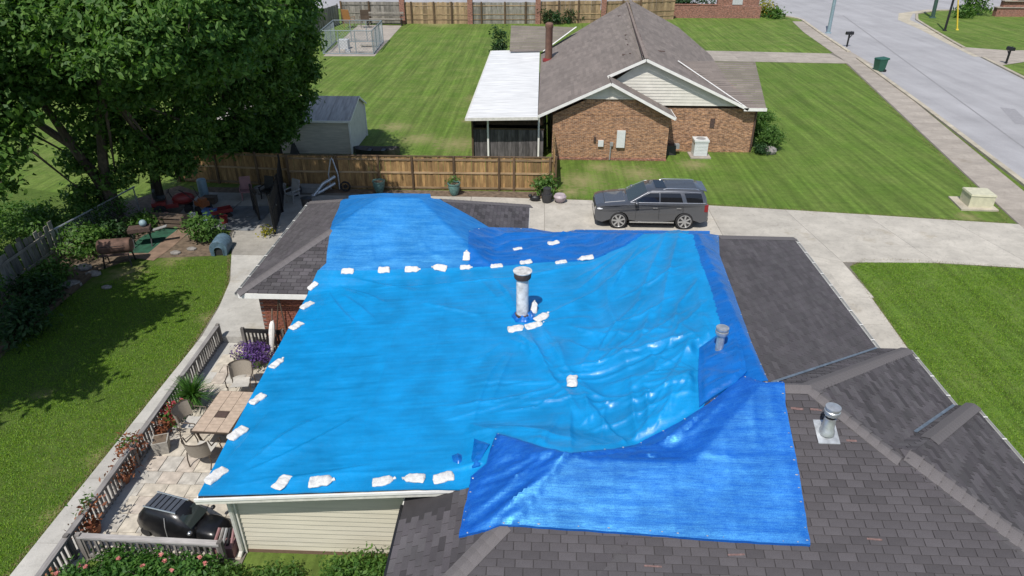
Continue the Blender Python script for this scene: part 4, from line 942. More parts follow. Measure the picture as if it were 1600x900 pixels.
# ============================================================ SANDBAGS
def bag_mesh(seed, tail):
    nu, nv = 22, 10; V = []; F_ = []
    Lx, Ly, Lz = .225, .150, .060
    for i in range(nu + 1):
        t = -1 + 2 * i / nu
        for k in range(nv * 2):
            a = math.pi * 2 * k / (nv * 2); ca, sa = math.cos(a), math.sin(a)
            prof = (1 - abs(t) ** 9) ** .5
            wy = Ly * (.62 + .38 * prof) * (prof if abs(t) > .97 else 1) * (1 + .34 * noise.noise(Vector((t * 1.4, seed, 2 + (1 if ca > 0 else 5))))); wz = Lz * (prof ** .6) * (1 + .75 * noise.noise(Vector((t * 1.6 + seed, ca * 1.5, sa))))
            y = math.copysign(abs(ca) ** .7, ca) * wy; z = math.copysign(abs(sa) ** .9, sa) * wz
            x = t * Lx * (1 + .12 * noise.noise(Vector((y * 9, seed * 2, 1))) + .10 * abs(ca) ** 3)
            z += .022 * noise.noise(Vector((x * 9, y * 9, seed))) + .010 * noise.noise(Vector((x * 24, y * 24, seed)))
            if tail and t > .55:
                q = (t - .72) / .28; q = max(q, 0); y *= 1 - .80 * q ** 1.1; z = z * (1 - .45 * q); x += .045 * q
            V.append((x, y, max(z, -.03) + .03))
    m = nv * 2
    for i in range(nu):
        for k in range(m): F_.append((i * m + k, i * m + (k + 1) % m, (i + 1) * m + (k + 1) % m, (i + 1) * m + k))
    F_ += [tuple(reversed(range(m))), tuple(range(nu * m, nu * m + m))]
    mb = MB(); mb.add(V, F_)
    if tail: mb.lathe([(.012, 0), (.03, .035), (.035, .05)], 8, (0, 0, 0)) if False else mb.tube([(Lx * 1.16, 0, .025), (Lx * 1.28, .012, .03), (Lx * 1.4, .03, .03)], [.024, .034, .045], 8)
    return mb.mesh('sandbag', M['sack'], smooth=True, ang=70)
bagm = [bag_mesh(s * 3.7, s in (1, 4, 6)) for s in range(8)]
BAGS = [(543, 423, 0, .9, 'first from the left in the far row across the roof'), (600, 421, 5, .85, 'second from the left in the far row across the roof'), (643, 420, 0, .95, 'third from the left in the far row across the roof'), (688, 418, 170, .95, 'fourth from the left in the far row across the roof'),
 (727, 417, 0, .75, 'fifth from the left in the far row, just below the lone upright bag'), (776, 415, 8, .9, 'sixth from the left in the far row, left of the flue cap'), (822, 410, 15, .9, 'half hidden behind the dark cap of the flue'), (877, 409, 12, .85, 'second from the right in the far row, right of the flue'), (917, 404, 185, 1.0, 'at the right end of the far row'),
 (729, 399, 90, .8, 'standing upright where pale and royal blue tarps meet'), (809, 388, 195, .7, 'left of two on the royal blue strip beyond the row'), (865, 380, 195, .9, 'right of two on the royal blue strip, near the far edge'),
 (489, 446, 60, .8, 'topmost on the left edge of the cyan tarp'), (480, 477, 55, 1.0, 'on the left tarp edge, second from the top'), (463, 509, 58, .9, 'on the left tarp edge above the purple flowers, third from the top'), (432, 568, 65, .9, 'on the left tarp edge beside the purple flowers, fourth from the top'), (403, 624, 62, .95, 'on the left tarp edge, third from the bottom, above the table'), (372, 677, 62, 1.05, 'on the left tarp edge, second from the bottom, beside the table'), (338, 743, 58, 1.1, 'at the lower left corner of the cyan tarp'),
 (441, 754, 70, .92, 'leftmost along the near tarp edge above the cream siding'), (500, 753, 5, 1.0, 'second from the left along the near tarp edge'), (597, 751, 12, .9, 'third from the left along the near tarp edge'), (649, 747, 175, .9, 'fourth from the left along the near tarp edge'), (693, 746, 15, .95, 'at the right end of the near tarp edge by the blue fold'),
 (806, 514, 185, 1.0, 'lying flat in front of the flue, leftmost of four'), (834, 509, 20, 1.05, 'in front of the flue, second of four'), (846, 496, 45, 1.0, 'in front of the flue, rightmost of four'), (834, 486, 100, .75, 'leaning upright against the right of the flue'), (894, 601, 85, .95, 'alone in the middle of the cyan tarp, below the flue')]
def tarp_top(p):
    """the highest tarp surface under a plan point"""
    best = float(Hroof(p.x, p.y)); dg = bpy.context.evaluated_depsgraph_get()
    for o in TARPS:
        ok, loc, nr, _ = o.ray_cast(Vector((p.x, p.y, 20)) - o.location, Vector((0, 0, -1)))
        if ok: best = max(best, loc.z + o.location.z)
    return best
bpy.context.view_layer.update()
TARPS = [o for o in sc.objects if o.get('category') == 'tarp']
for k, (px, py, ang, s_, txt) in enumerate(BAGS):
    c = on_roof(px, py, .07); e = .15
    nx = -(float(smooth_H(c.x + e, c.y)) - float(smooth_H(c.x - e, c.y))) / (2 * e); ny = -(float(smooth_H(c.x, c.y + e)) - float(smooth_H(c.x, c.y - e))) / (2 * e)
    n = Vector((nx, ny, 1)).normalized(); d = Vector((math.cos(R(ang)), math.sin(R(ang)), 0)); d = (d - n * d.dot(n)).normalized(); yv = n.cross(d)
    o = bpy.data.objects.new('sandbag', bagm[(k * 3 + k // 8) % 8]); sc.collection.objects.link(o)
    z_ = tarp_top(c); o.location = (c.x, c.y, z_ - .008 + (.0 if 'upright against' not in txt else .10)); o.rotation_euler = Matrix((d, yv, n)).transposed().to_euler()
    if 'upright against' in txt: o.rotation_euler = (R(20), R(-50), R(80))
    o.scale = (s_ * .93, s_ * .90 * random.uniform(.88, 1.12), s_ * random.uniform(.65, .9))
    tag(o, 'white sandbag ' + txt, 'sandbag', 'white sandbags holding down the tarps')
# ============================================================ NEIGHBOUR'S HOUSE
nh = thing('brick_house', 'brown brick house with grey brown gable roof across the driveway', 'house', (6, 45, 0))
wl = MB(); wl.box((3.95, 46, 1.28), (6.46, 16.4, 2.56)); wl.box((9.8, 47, 1.28), (5.25, 14.9, 2.56))
wl.add([(.72, 37.8, 2.55), (7.18, 37.8, 2.55), (3.9, 37.8, 4.05)], [(0, 1, 2)])
nbw = wl.build('brick_wall', M['nb_brick'], nh)
def lap(name, parent, tri, y, mat, h=.17):
    """lap boards cut to the triangle ((x0,z0),(x1,z0),(xa,za))"""
    (x0, z0), (x1, _), (xa, za) = tri; z = z0
    while z < za - .02:
        z2 = min(z + h, za - .005); f = lambda zz, a, b: a + (b - a) * (zz - z0) / (za - z0)
        mb = MB(); mb.add([(f(z, x0, xa), y - .022, z), (f(z, x1, xa), y - .022, z), (f(z2, x1, xa), y, z2), (f(z2, x0, xa), y, z2)], [(0, 1, 2, 3)])
        mb.add([(f(z, x0, xa), y - .022, z), (f(z, x1, xa), y - .022, z), (f(z, x1, xa), y + .01, z), (f(z, x0, xa), y + .01, z)], [(3, 2, 1, 0)]); mb.build(name, mat, parent); z += h
gb = MB(); gb.add([(3.0, 39.5, 2.7), (11.5, 39.5, 2.7), (5.78, 39.5, 5.25)], [(0, 1, 2)]); gbo = gb.build('gable_wall', M['siding_white'], nh)
lap('gable_board', gbo, ((2.2, 2.72), (11.45, 2.72), (5.78, 5.2)), 39.47, M['siding_white'])
gb = MB(); gb.add([(2.3, 37.74, 3.52), (5.25, 37.74, 3.52), (3.78, 37.74, 4.2)], [(0, 1, 2)]); gb.bar((2.15, 37.73, 3.5), (5.4, 37.73, 3.5), .03, .09); gb.bar((3.78, 37.73, 3.5), (3.78, 37.73, 4.15), .03, .05, (1, 0, 0)); gb.build('gable_panel', M['siding_white'], nh)
R0 = Vector((5.78, 39.12, 5.33)); R1 = Vector((7.3, 64, 5.5)); A1 = Vector((3.78, 37.38, 4.40)); NE_ = Vector((12.6, 54, 2.7)); W0 = Vector((-.1, 37.36, 2.62)); W1 = Vector((-.1, 57, 2.62)); AJ = Vector((3.78, 39.12, 4.42))
rf = MB(); rf.tints = []
def nface(pts, rows=0):
    """one slope laid in courses, each course a step proud of the one above"""
    base = len(rf.v); pts = [Vector(p) for p in pts]; n = Vector((0, 0, 0))
    for i in range(1, len(pts) - 1): n += (pts[i] - pts[0]).cross(pts[i + 1] - pts[0])
    n.normalize()
    if n.z < 0: n = -n
    up = (Vector((0, 0, 1)) - n * n.z).normalized(); u = up.cross(n); o = pts[0]
    uv = [((p - o).dot(u), (p - o).dot(up)) for p in pts]; v = min(q[1] for q in uv); vm = max(q[1] for q in uv)
    while v < vm:
        c = clip_half(clip_half(uv, 0, 1, -v), 0, -1, v + .2)
        if len(c) >= 3:
            u0 = min(q[0] for q in c); u1 = max(q[0] for q in c); uu = u0 - random.random() * .8
            while uu < u1:
                L = random.uniform(.5, 1.4); d = clip_half(clip_half(c, 1, 0, -uu), -1, 0, uu + L); uu += L
                if len(d) < 3: continue
                t = random.uniform(.84, 1.12); tt = (t, t * .99, t * .985, 1)
                vv = [o + u * q[0] + up * q[1] + n * (.016 * (1 - (q[1] - v) / .2)) for q in d]
                if sum((vv[i] - vv[0]).cross(vv[(i + 1) % len(vv)] - vv[0]).dot(n) for i in range(1, len(vv))) < 0: vv = vv[::-1]
                k = len(vv); rf.add(vv, [tuple(range(k))]); rf.tints += [tt] * k
        v += .2
nface([W0, A1, AJ, R0, R1, W1])
nface([A1, (7.40, 37.38, 2.55), (7.40, 39.2, 2.55), AJ + Vector((0, .1, 0))])
nface([R0, (11.75, 39.12, 2.62), (11.75, 42.9, 2.62), NE_, (11.6, 61.5, 4.0), R1])
nface([(8.2, 43, 4.5), (12.85, 43, 4.5), (12.75, 39.12, 2.68), (11.3, 39.12, 2.68)])
nface([(-2.5, 56.2, 2.66), (.05, 56.2, 2.66), (2.8, 58.8, 4.15), (-2.5, 59.2, 4.15)])
nro = rf.build('roof', M['nb_roof'], nh)
tr = MB()
def trim(a, b, w_=.03, h=.15, dz=-.06): tr.bar(Vector(a) + Vector((0, -.03, dz)), Vector(b) + Vector((0, -.03, dz)), w_, h)
trim(W0, A1); trim(A1, (7.40, 37.38, 2.55)); trim((3.72, 39.12, 4.40), R0); trim(R0, (11.75, 39.12, 2.68)); trim((11.5, 39.12, 2.68), (12.78, 39.12, 2.68), .03, .17)
tr.bar((7.42, 37.36, 2.5), (7.42, 39.2, 2.5), .03, .15)
tr.build('barge_board', M['white'], nh)
fl_ = MB(); fl_.bar((8.25, 43, 4.53), (11.6, 39.14, 2.75), .09, .02); fl_.bar((.15, 56.2, 2.72), (2.8, 58.7, 4.2), .12, .02); fl_.build('valley_flashing', M['white'], nro)
rv = MB()
for s_ in (-.12, .12): rv.bar(R0 + Vector((s_, .8, .03)), R1 + Vector((s_, -1, .03)), .045, .05)
rv.build('ridge_vent', M['rust'], nro)
rv = MB(); rv.tints = []
for k in range(22): rv.bar(R0.lerp(R1, k / 22) + Vector((0, 0, .035)), R0.lerp(R1, (k + .92) / 22) + Vector((0, 0, .045)), .20, .03)
rv.tints = [(1.1, 1.05, 1.02, 1)] * len(rv.v); rv.build('ridge_cap', M['nb_roof'], nro)
for px, py, L, a in ((978, 55, .7, 1.2), (979, 62, .9, 1.8), (975, 86, .5, .5), (985, 84, .3, .9), (968, 25, .6, .4), (1030, 80, 1.5, -.62), (981, 70, .5, 1.3)):
    hit = None
    r_ = ray(px, py); o_ = Vector((0, 0, CAM_H)); ok, loc, nr, _ = nro.ray_cast(o_ - WLOC[nro.name][0], r_)
    if ok:
        mb = MB(); mb.box((0, 0, 0), (L * .5, .09, .02)); ob = mb.build('torn_patch', M['rust'], nro, local=True); ob.location = loc + nr * .02; q = nr.to_track_quat('Z', 'Y').to_euler(); ob.rotation_euler = (q.x, q.y, a)
fx = Vector((.55, 51.0, 2.9)); ok, loc, nr, _ = nro.ray_cast(Vector((0, 0, CAM_H)) - WLOC[nro.name][0], ray(857, 93))
if ok: fx = loc + WLOC[nro.name][0]
mb = MB(); mb.lathe([(.27, -.2), (.26, 2.2), (.30, 2.25), (.30, 2.5), (.16, 2.6)], 14, tuple(fx)); cf = mb.build('chimney_flue', simple('brown_flue', (.16, .085, .06), .7, 0, .2, 4), nh, smooth=True, ang=40)
mb = MB(); mb.lathe([(.45, -.1), (.42, .06), (.3, .1)], 14, tuple(fx)); mb.build('flue_base', M['red'], cf)
mb = MB(); mb.box((9.95, 39.52, 1.72), (.26, .03, .52)); mb.build('wall_vent', M['rust'], nh)
mb = MB(); mb.box((4.55, 37.72, 1.25), (.46, .14, .95)); mb.build('meter_panel', M['ac'], nh)
mb = MB(); mb.box((3.45, 37.74, .98), (.30, .12, .34)); mb.build('meter_box', M['ac'], nh)
mb = MB(); mb.box((4.05, 37.74, .95), (.17, .12, .22)); mb.tube([(4.02, 37.72, .85), (4.0, 37.72, .05)], .04, 6); mb.build('conduit_box', M['grey_plastic'], nh)
mb = MB(); mb.tube([(3.1, 37.74, 1.35), (3.1, 37.74, 1.1)], .07, 6); mb.build('outdoor_tap', M['rust'], nh)
mb = MB(); mb.tube([(12.35, 39.5, 2.5), (12.35, 39.5, .1)], .045, 6); mb.build('downspout', M['rust'], nh)
mb = MB(); mb.box((3.95, 37.77, .06), (6.5, .05, .12)); mb.build('brick_footing', M['red_brick'], nh)
# covered porch: pale metal roof over a dark board screen
pc = thing('porch', 'white metal porch roof over a dark weathered board screen', 'porch', (-2, 40, 0))
pr = MB(); n_ = 18
for k in range(n_):
    y0 = 37.0 + (57.5 - 37.0) * k / n_; y1 = 37.0 + (57.5 - 37.0) * (k + 1) / n_ - .02
    pr = MB(); zz = lambda x: 2.5 + .03 * (x + 4)
    pr.add([(-4.0, y0, zz(-4)), (-.12, y0, zz(-.12)), (-.12, y1, zz(-.12) + .012), (-4.0, y1, zz(-4) + .012), (-4.0, y0, zz(-4) - .05), (-.12, y0, zz(-.12) - .05)], [(0, 1, 2, 3), (4, 5, 1, 0)])
    pr.build('roof_sheet', simple('porch_metal', (.66, .66, .65), .5, .0, .2, 1.4, stretch=(.6, 5, 1)) if k == 0 else bpy.data.materials['porch_metal'], pc)
mb = MB(); mb.bar((-4.05, 36.98, 2.46), (-.1, 36.98, 2.56), .04, .16); mb.bar((-4.05, 37, 2.44), (-4.05, 57.5, 2.44), .10, .12); mb.build('porch_gutter', M['offwhite'], pc)
bd = MB(); bd.box((0, 0, 0), (.19, .025, 1.72)); bdm = bd.mesh('screen_board', M['dark_board'])
for k in range(20): inst('screen_board', bdm, pc, (-3.68 + k * .2, 37.86 + random.uniform(-.01, .01), .88 + random.uniform(-.02, .02)))
mb = MB(); mb.box((-1.75, 38.6, 2.05), (3.9, .1, .6)); mb.box((-1.75, 37.84, 1.72), (4.0, .05, .08)); mb.build('screen_rail', M['fence_dark'], pc)
for x in (-3.78, -2.9, -.05): mb = MB(); mb.box((x, 37.75, 1.23), (.1, .1, 2.46)); mb.build('porch_post', M['fence_dark'] if x < -3 else M['white'], pc)
mb = MB(); mb.box((-1.8, 44, 1.2), (3.8, .1, 2.4)); mb.box((-3.8, 44, 1.2), (.08, 12, 2.4)); mb.build('porch_wall', M['dark_board'], pc)
# air conditioner, cabinet, small things by the house
ac = thing('air_conditioner', 'white air conditioning unit on a slab by the brick wall', 'air conditioner', (9.25, 38.75, 0))
mb = MB(); mb.box((9.25, 38.75, .04), (1.15, 1.1, .08)); mb.build('slab', M['sidewalk'], ac)
mb = MB(); mb.box((9.25, 38.8, .5), (.76, .74, .80)); mb.build('case', M['ac'], ac)
mb = MB(); mb.box((9.25, 38.8, .96), (.84, .82, .11)); mb.build('lid', M['ac'], ac)
mb = MB(); mb.lathe([(.27, 1.017), (.25, 1.035), (.05, 1.03)], 18, (9.25, 38.8, 0)); mb.build('fan_grille', M['grey_plastic'], ac)
for i, z in enumerate(np.arange(.2, .88, .085)): mb = MB(); mb.box((9.25, 38.425, z), (.70, .012, .03)); mb.build('louvre', M['ac'], ac)
cb = thing('hose_bin', 'dark hose bin tucked into the corner of the brick walls', 'bin', (7.7, 39.1, 0))
mb = MB(); mb.box((7.62, 39.05, .28), (.6, .5, .56), taper=.92); mb.build('bin_body', M['dark_plastic'], cb); mb = MB(); mb.box((7.95, 39.0, .5), (.3, .3, .25)); mb.build('bin_lid', M['grey_plastic'], cb)
ub = thing('utility_cabinet', 'pale green utility cabinet on a concrete pad beside the pavement', 'utility box', (21.2, 32, 0))
mb = MB(); mb.prism([(20.3, 32.65), (20.05, 30.95), (21.75, 30.9), (21.95, 32.6)], 0, .08); mb.build('pad', M['kerb'], ub)
mb = MB(); mb.box((21.1, 31.7, .36), (1.08, 1.0, .56), R(-6)); mb.build('case', M['pad_green'], ub)
mb = MB(); mb.box((21.1, 31.7, .67), (1.14, 1.06, .08), R(-6), taper=.96); mb.build('lid', M['pad_green'], ub)
mb = MB(); mb.box((21.3, 31.19, .37), (.012, .02, .5), R(-6)); mb.build('door_seam', M['rust'], ub)
def bush(name, label, cat, loc, r, n, size, mat=None, group=None, stem=True, shape=None):
    t = thing(name, label, cat, loc, 0, group); mat = mat or M['leaf_dark']
    bl = shape or [((loc[0], loc[1], loc[2] + r[2] * .95), r)]
    if shape is None:
        for k in range(4): a = k * 1.6 + random.random(); bl.append(((loc[0] + math.cos(a) * r[0] * .45, loc[1] + math.sin(a) * r[1] * .45, loc[2] + r[2] * random.uniform(.7, 1.25)), tuple(q * .6 for q in r)))
    foliage('foliage', bl, n, size, mat, t, .55)
    if stem:
        mb = MB(); mb.tube([(loc[0], loc[1], loc[2]), (loc[0] + .03, loc[1], loc[2] + r[2] * .9)], [.04, .015], 6)
        for k in range(3): a = k * 2.1; mb.tube([(loc[0], loc[1], loc[2] + .1), (loc[0] + r[0] * .5 * math.cos(a), loc[1] + r[1] * .5 * math.sin(a), loc[2] + r[2])], [.025, .008], 5)
        mb.build('stem', M['bark'], t)
    return t
bush('round_shrub', 'large round clipped shrub at the right corner of the brick house', 'shrub', (13.55, 40.3, 0), (.8, .8, .8), 3500, .07, M['leaf_bright'])
bush('round_shrub', 'taller bright shrub behind the large round shrub at the house corner', 'shrub', (13.6, 43.0, 0), (.9, .9, 1.05), 2800, .08, M['leaf_bright'])
bush('round_shrub', 'small low shrub between the house corner and the grey rock', 'shrub', (12.95, 39.3, 0), (.42, .4, .3), 900, .06)
st_ = MB(); st_.sphere((13.45, 39.35, .18), (.42, .35, .27), 9, 6); so = st_.build('rock', M['stone'], smooth=False, origin=(13.45, 39.35, 0)); tag(so, 'grey rock at the foot of the round clipped shrub', 'rock')
# ============================================================ FENCES
def board_fence(root, a, b, h, mat, bw=.14, ground=0., rails=(.12, .95, 1.62), side=-1, posts=(), post_mat=None, railm=None, singles=True, gap=.006, rail_part=True, ph=.1):
    a = Vector((*a, 0)); b = Vector((*b, 0)); L = (b - a).length; d = (b - a) / L; n = Vector((-d.y, d.x, 0)) * side; ang = math.atan2(d.y, d.x); k = int(L / bw)
    if singles:
        vs_ = []
        for t in range(6):
            mb = MB(); hh = h + random.uniform(-.03, .02); mb.box((0, 0, hh / 2), (bw - gap, .018, hh)); vs_.append(mb.mesh('board', mat))
        for i in range(k):
            p = a + d * (bw * (i + .5)); o = inst('board', random.choice(vs_), root, p + Vector((0, 0, ground)), (random.uniform(-.012, .012), random.uniform(-.006, .006), ang))
    else:
        mb = MB()
        for i in range(k): p = a + d * (bw * (i + .5)); mb.box((p.x, p.y, h / 2 + ground), (bw - gap, .02, h + random.uniform(-.05, .05)), ang)
        tag(mb.build('boards', mat, root), kind='stuff')
    for z in rails:
        mb = MB(); mb.bar(a + n * .035 + Vector((0, 0, z + ground)), b + n * .035 + Vector((0, 0, z + ground)), .04, .09); mb.build('rail', railm or M['fence_x'], root)
    for s_ in posts:
        p = a + d * s_ + n * .07; mb = MB(); mb.box((p.x, p.y, (h + .06) / 2 + ground), (ph, ph, h + .06), ang); mb.build('post', post_mat or M['fence_dark'], root)
mf = thing('wooden_fence', 'stained brown board fence with dark posts behind the blue tarp roof', 'fence', (-6, 32.5, 0))
board_fence(mf, (-12.75, 32.62), (.72, 32.75), 1.74, M['fence'], .14, posts=(.1, 2.6, 4.7, 6.4, 8.5, 10.75, 11.5, 13.3), rails=(.13, .92, 1.60))
mb = MB(); mb.bar((-12.75, 32.62, 1.77), (.72, 32.75, 1.77), .09, .035); mb.build('cap_rail', M['fence_dark'], mf)
mf2 = thing('wooden_fence', 'shaded brown board fence under the big tree behind the clutter', 'fence', (-15, 33, 0))
board_fence(mf2, (-19.0, 33.4), (-12.78, 32.9), 1.72, M['fence'], .14, posts=(.2, 2.4, 4.6), rails=(.13, .92, 1.60))
side = thing('wooden_fence', 'short side fence joining the brown fence to the porch post', 'fence', (.75, 35, 0))
board_fence(side, (.78, 32.9), (.78, 37.7), 1.7, M['fence'], .15, posts=(.05, 2.4), rails=(.2, 1.5))
bf = thing('wooden_fence', 'long board fence along the back street, with brick pillars', 'fence', (-8, 90, 0))
board_fence(bf, (-25, 90), (-17.4, 90), 2.55, M['fence_grey'], .3, rails=(.5, 1.3, 2.2), posts=(.1, 3.6), railm=M['fence_grey'], singles=True, ph=.2)
board_fence(bf, (-17.2, 90.2), (-9, 90.4), 2.5, M['fence_tan'], .3, rails=(.5, 1.1, 2.1), posts=(1.0, 3.8, 6), singles=True, ph=.2)
board_fence(bf, (-8.8, 90.4), (-.6, 90.8), 2.5, M['fence_grey'], .3, rails=(.5, 1.1, 2.1), posts=(1.3, 4.2, 6.8), singles=True, ph=.2)
board_fence(bf, (-.4, 90.8), (7.6, 92), 2.6, M['fence_tan'], .3, rails=(.5, 1.1, 2.2), posts=(2.5, 5), singles=True, ph=.2)
board_fence(bf, (7.8, 92), (17.2, 95.5), 2.5, M['fence_tan'], .3, rails=(.5, 1.1, 2.2), posts=(2.5, 5), singles=True, ph=.2)
pm = MB(); pm.box((0, 0, 1.5), (.62, .62, 3.0)); pm.box((0, 0, 3.05), (.74, .74, .12)); pmm = pm.mesh('pillar', M['red_brick'])
for p in ((-17.3, 90.1), (-8.9, 90.4), (-.5, 90.8), (7.7, 92)): inst('pillar', pmm, bf, (*p, 0))
lf = thing('wooden_fence', 'weathered side fence left of the dog kennel, running to the back street', 'fence', (-26, 80, 0))
board_fence(lf, (-27.2, 70), (-25.2, 90), 2.3, M['fence_grey'], .3, rails=(.4, 2.0), posts=(.1, 7, 13, 19.8), post_mat=M['fence_grey'], side=1, railm=M['fence_grey'])
bwl = thing('brick_wall', 'low red brick wall with a taller sign pier by the street corner', 'wall', (23, 97, 0))
mb = MB(); mb.box((19.5, 97, .8), (7.6, .5, 1.6)); mb.build('wall_run', M['red_brick'], bwl)
mb = MB(); mb.box((25.9, 97.1, .75), (5.3, .7, 1.5)); mb.box((25.9, 97.2, 1.9), (4.6, .6, 1.2)); mb.build('sign_pier', M['red_brick'], bwl)
mb = MB(); mb.box((23.2, 97.1, 1.75), (.7, .8, 3.5)); mb.build('sign_column', M['red_brick'], bwl)
mb = MB(); mb.box((19.5, 97, 1.63), (7.8, .62, .08)); mb.build('coping', M['red_brick'], bwl)
mb = MB(); mb.box((25.4, 96.86, 2.0), (1.3, .06, .7)); mb.build('plaque', M['plaque'], bwl)
bw2 = thing('brick_wall', 'stepped red brick entrance wall on the far right lawn', 'wall', (63, 100, 0))
mb = MB(); mb.box((64, 100.2, .55), (7.2, .8, 1.1)); mb.box((64.4, 100.3, 1.5), (6.6, .7, .8)); mb.box((65, 100.4, 2.4), (5.6, .6, 1.4)); mb.build('wall_run', M['red_brick'], bw2)
for z, wd, x in ((1.12, 7.4, 64), (1.93, 6.8, 64.4)): mb = MB(); mb.box((x, 100.15, z), (wd, .95, .09)); mb.build('coping', M['sidewalk'], bw2)
mb = MB(); mb.box((63.6, 99.95, 2.6), (1.5, .1, .9)); mb.build('plaque', M['plaque'], bw2)
# shrubs near the back and the corner
for k, (px, py, h) in enumerate(((854, 37, .9), (869, 37, .75), (889, 36, .8), (904, 34, .6))):
    p = P(px, py); d_ = ('tallest, leftmost', 'second from the left', 'second from the right', 'smallest, rightmost')[k]
    bush('small_conifer', 'small dark conifer by the back fence, %s of four' % d_, 'shrub', (p.x, p.y - .4, 0), (.55, .55, h), 260, .17, M['leaf_dark'], 'conifers along the back fence')
p = P(795, 56); cy = bush('dark_cypress', 'tall narrow dark evergreen at the far corner of the porch', 'shrub', (p.x - .1, 66, 0), (.5, .5, 1.6), 900, .14, M['leaf_dark'])
bush('yellow_bush', 'bright yellow bush at the end of the brick wall', 'bush', (29.6, 98.2, 0), (.9, .8, 1.1), 500, .2, M['leaf_yellow'])
bush('green_bush', 'low green bush in front of the yellow bush by the street', 'bush', (30.6, 96.9, 0), (.9, .8, .7), 450, .2, M['leaf'])
bush('green_bush', 'small round green bush on the far right lawn', 'bush', (55.4, 98.6, 0), (1.1, 1, .7), 420, .22, M['leaf'])
bush('green_bush', 'taller bright bush beside the stepped brick entrance wall', 'bush', (58.6, 101.5, 0), (1.6, 1.4, 1.5), 600, .26, M['leaf_bright'])
for k, (x, lab) in enumerate(((17.6, 'dark bush behind the brick wall, leftmost of three'), (19.6, 'dark bush behind the brick wall, middle of three'), (21.4, 'dark bush behind the brick wall, rightmost of three'))):
    bush('green_bush', lab, 'bush', (x, 99.2, 0), (1.0, .9, 1.25), 320, .24, M['leaf_dark'], 'bushes behind the brick wall')
# street things
def mailbox(loc, label, rz, face=-1):
    t = thing('mailbox', label, 'mailbox', loc, rz, 'roadside mailboxes')
    mb = MB(); mb.box((0, 0, .6), (.13, .13, 1.2)); mb.build('post', M['black'], t, local=True)
    mb = MB(); prof = [(-.15, 0), (.15, 0), (.15, .16)] + [(.15 * math.cos(a), .16 + .15 * math.sin(a)) for a in np.linspace(.3, math.pi - .3, 6)] + [(-.15, .16)]
    n = len(prof); vs_ = [(-.38, q[0], 1.22 + q[1]) for q in prof] + [(.38, q[0], 1.22 + q[1]) for q in prof]
    mb.add(vs_, [tuple(range(n)), tuple(reversed(range(n, 2 * n)))] + [(i, n + i, n + (i + 1) % n, (i + 1) % n) for i in range(n)]); mb.build('letter_box', M['black'], t, local=True, smooth=True)
    mb = MB(); mb.box((.05, -.165, 1.5), (.05, .02, .2)); mb.build('flag', M['black'], t, local=True)
    mb = MB(); mb.bar((.0, 0, .8), (.3, 0, 1.2), .06); mb.build('brace', M['black'], t, local=True); return t
mailbox((31.72, 75.6, 0), 'black mailbox on the left grass strip near the steel pole', R(5)); mailbox((42.95, 67.1, 0), 'black mailbox on the right side of the street', R(100))
gbn = thing('wheelie_bin', 'dark green wheelie bin standing at the kerb by the pavement', 'bin', (29.75, 63.2, 0), R(12))
mb = MB(); mb.box((0, 0, .58), (.62, .7, 1.0), taper=1.22); mb.build('bin_body', M['green_plastic'], gbn, local=True)
mb = MB(); mb.box((0.06, 0, 1.12), (.92, .92, .09), ry=R(-5), taper=.9); mb.build('lid', M['green_plastic'], gbn, local=True)
mb = MB(); mb.tube([(.42, -.35, 1.05), (.55, -.35, 1.07), (.55, .35, 1.07), (.42, .35, 1.05)], .025, 6); mb.build('handle', M['green_plastic'], gbn, local=True)
for s_ in (-1, 1): mb = MB(); mb.tube([(.32, s_ * .36, .13), (.32, s_ * .42, .13)], .13, 12); mb.build('wheel', M['rubber'], gbn, local=True)
def pole(name, label, base, top, r, mat, extra=None):
    t = thing(name, label, 'pole', base); mb = MB(); mb.tube([base, top], [r, r * .8], 10); mb.build('shaft', mat, t, smooth=True)
    mb = MB(); mb.lathe([(r * 1.8, 0), (r * 1.7, .1), (r * 1.1, .14)], 10, base); mb.build('base_collar', mat, t); return t
pole('street_pole', 'weathered blue grey steel pole by the left pavement', (33.05, 84.6, 0), (32.9, 84.6, 9), .20, M['steelpole'])
pole('utility_pole', 'thick dark green pole on the far right lawn', (51.4, 98.1, 0), (50.9, 98.1, 10), .24, M['greenpole'])
pole('utility_pole', 'thin black leaning pole at the right kerb', (47.4, 87.0, 0), (47.35, 87, 10), .13, M['black'])
t = pole('guy_wire_guard', 'yellow guy wire guard on the far right lawn', (49.2, 87.7, 0), (48.3, 87.7, 3.3), .09, M['yellow'])
mb = MB(); mb.tube([(48.3, 87.7, 3.3), (46.9, 87.7, 8.5)], .02, 4); mb.build('guy_wire', M['galv'], t)
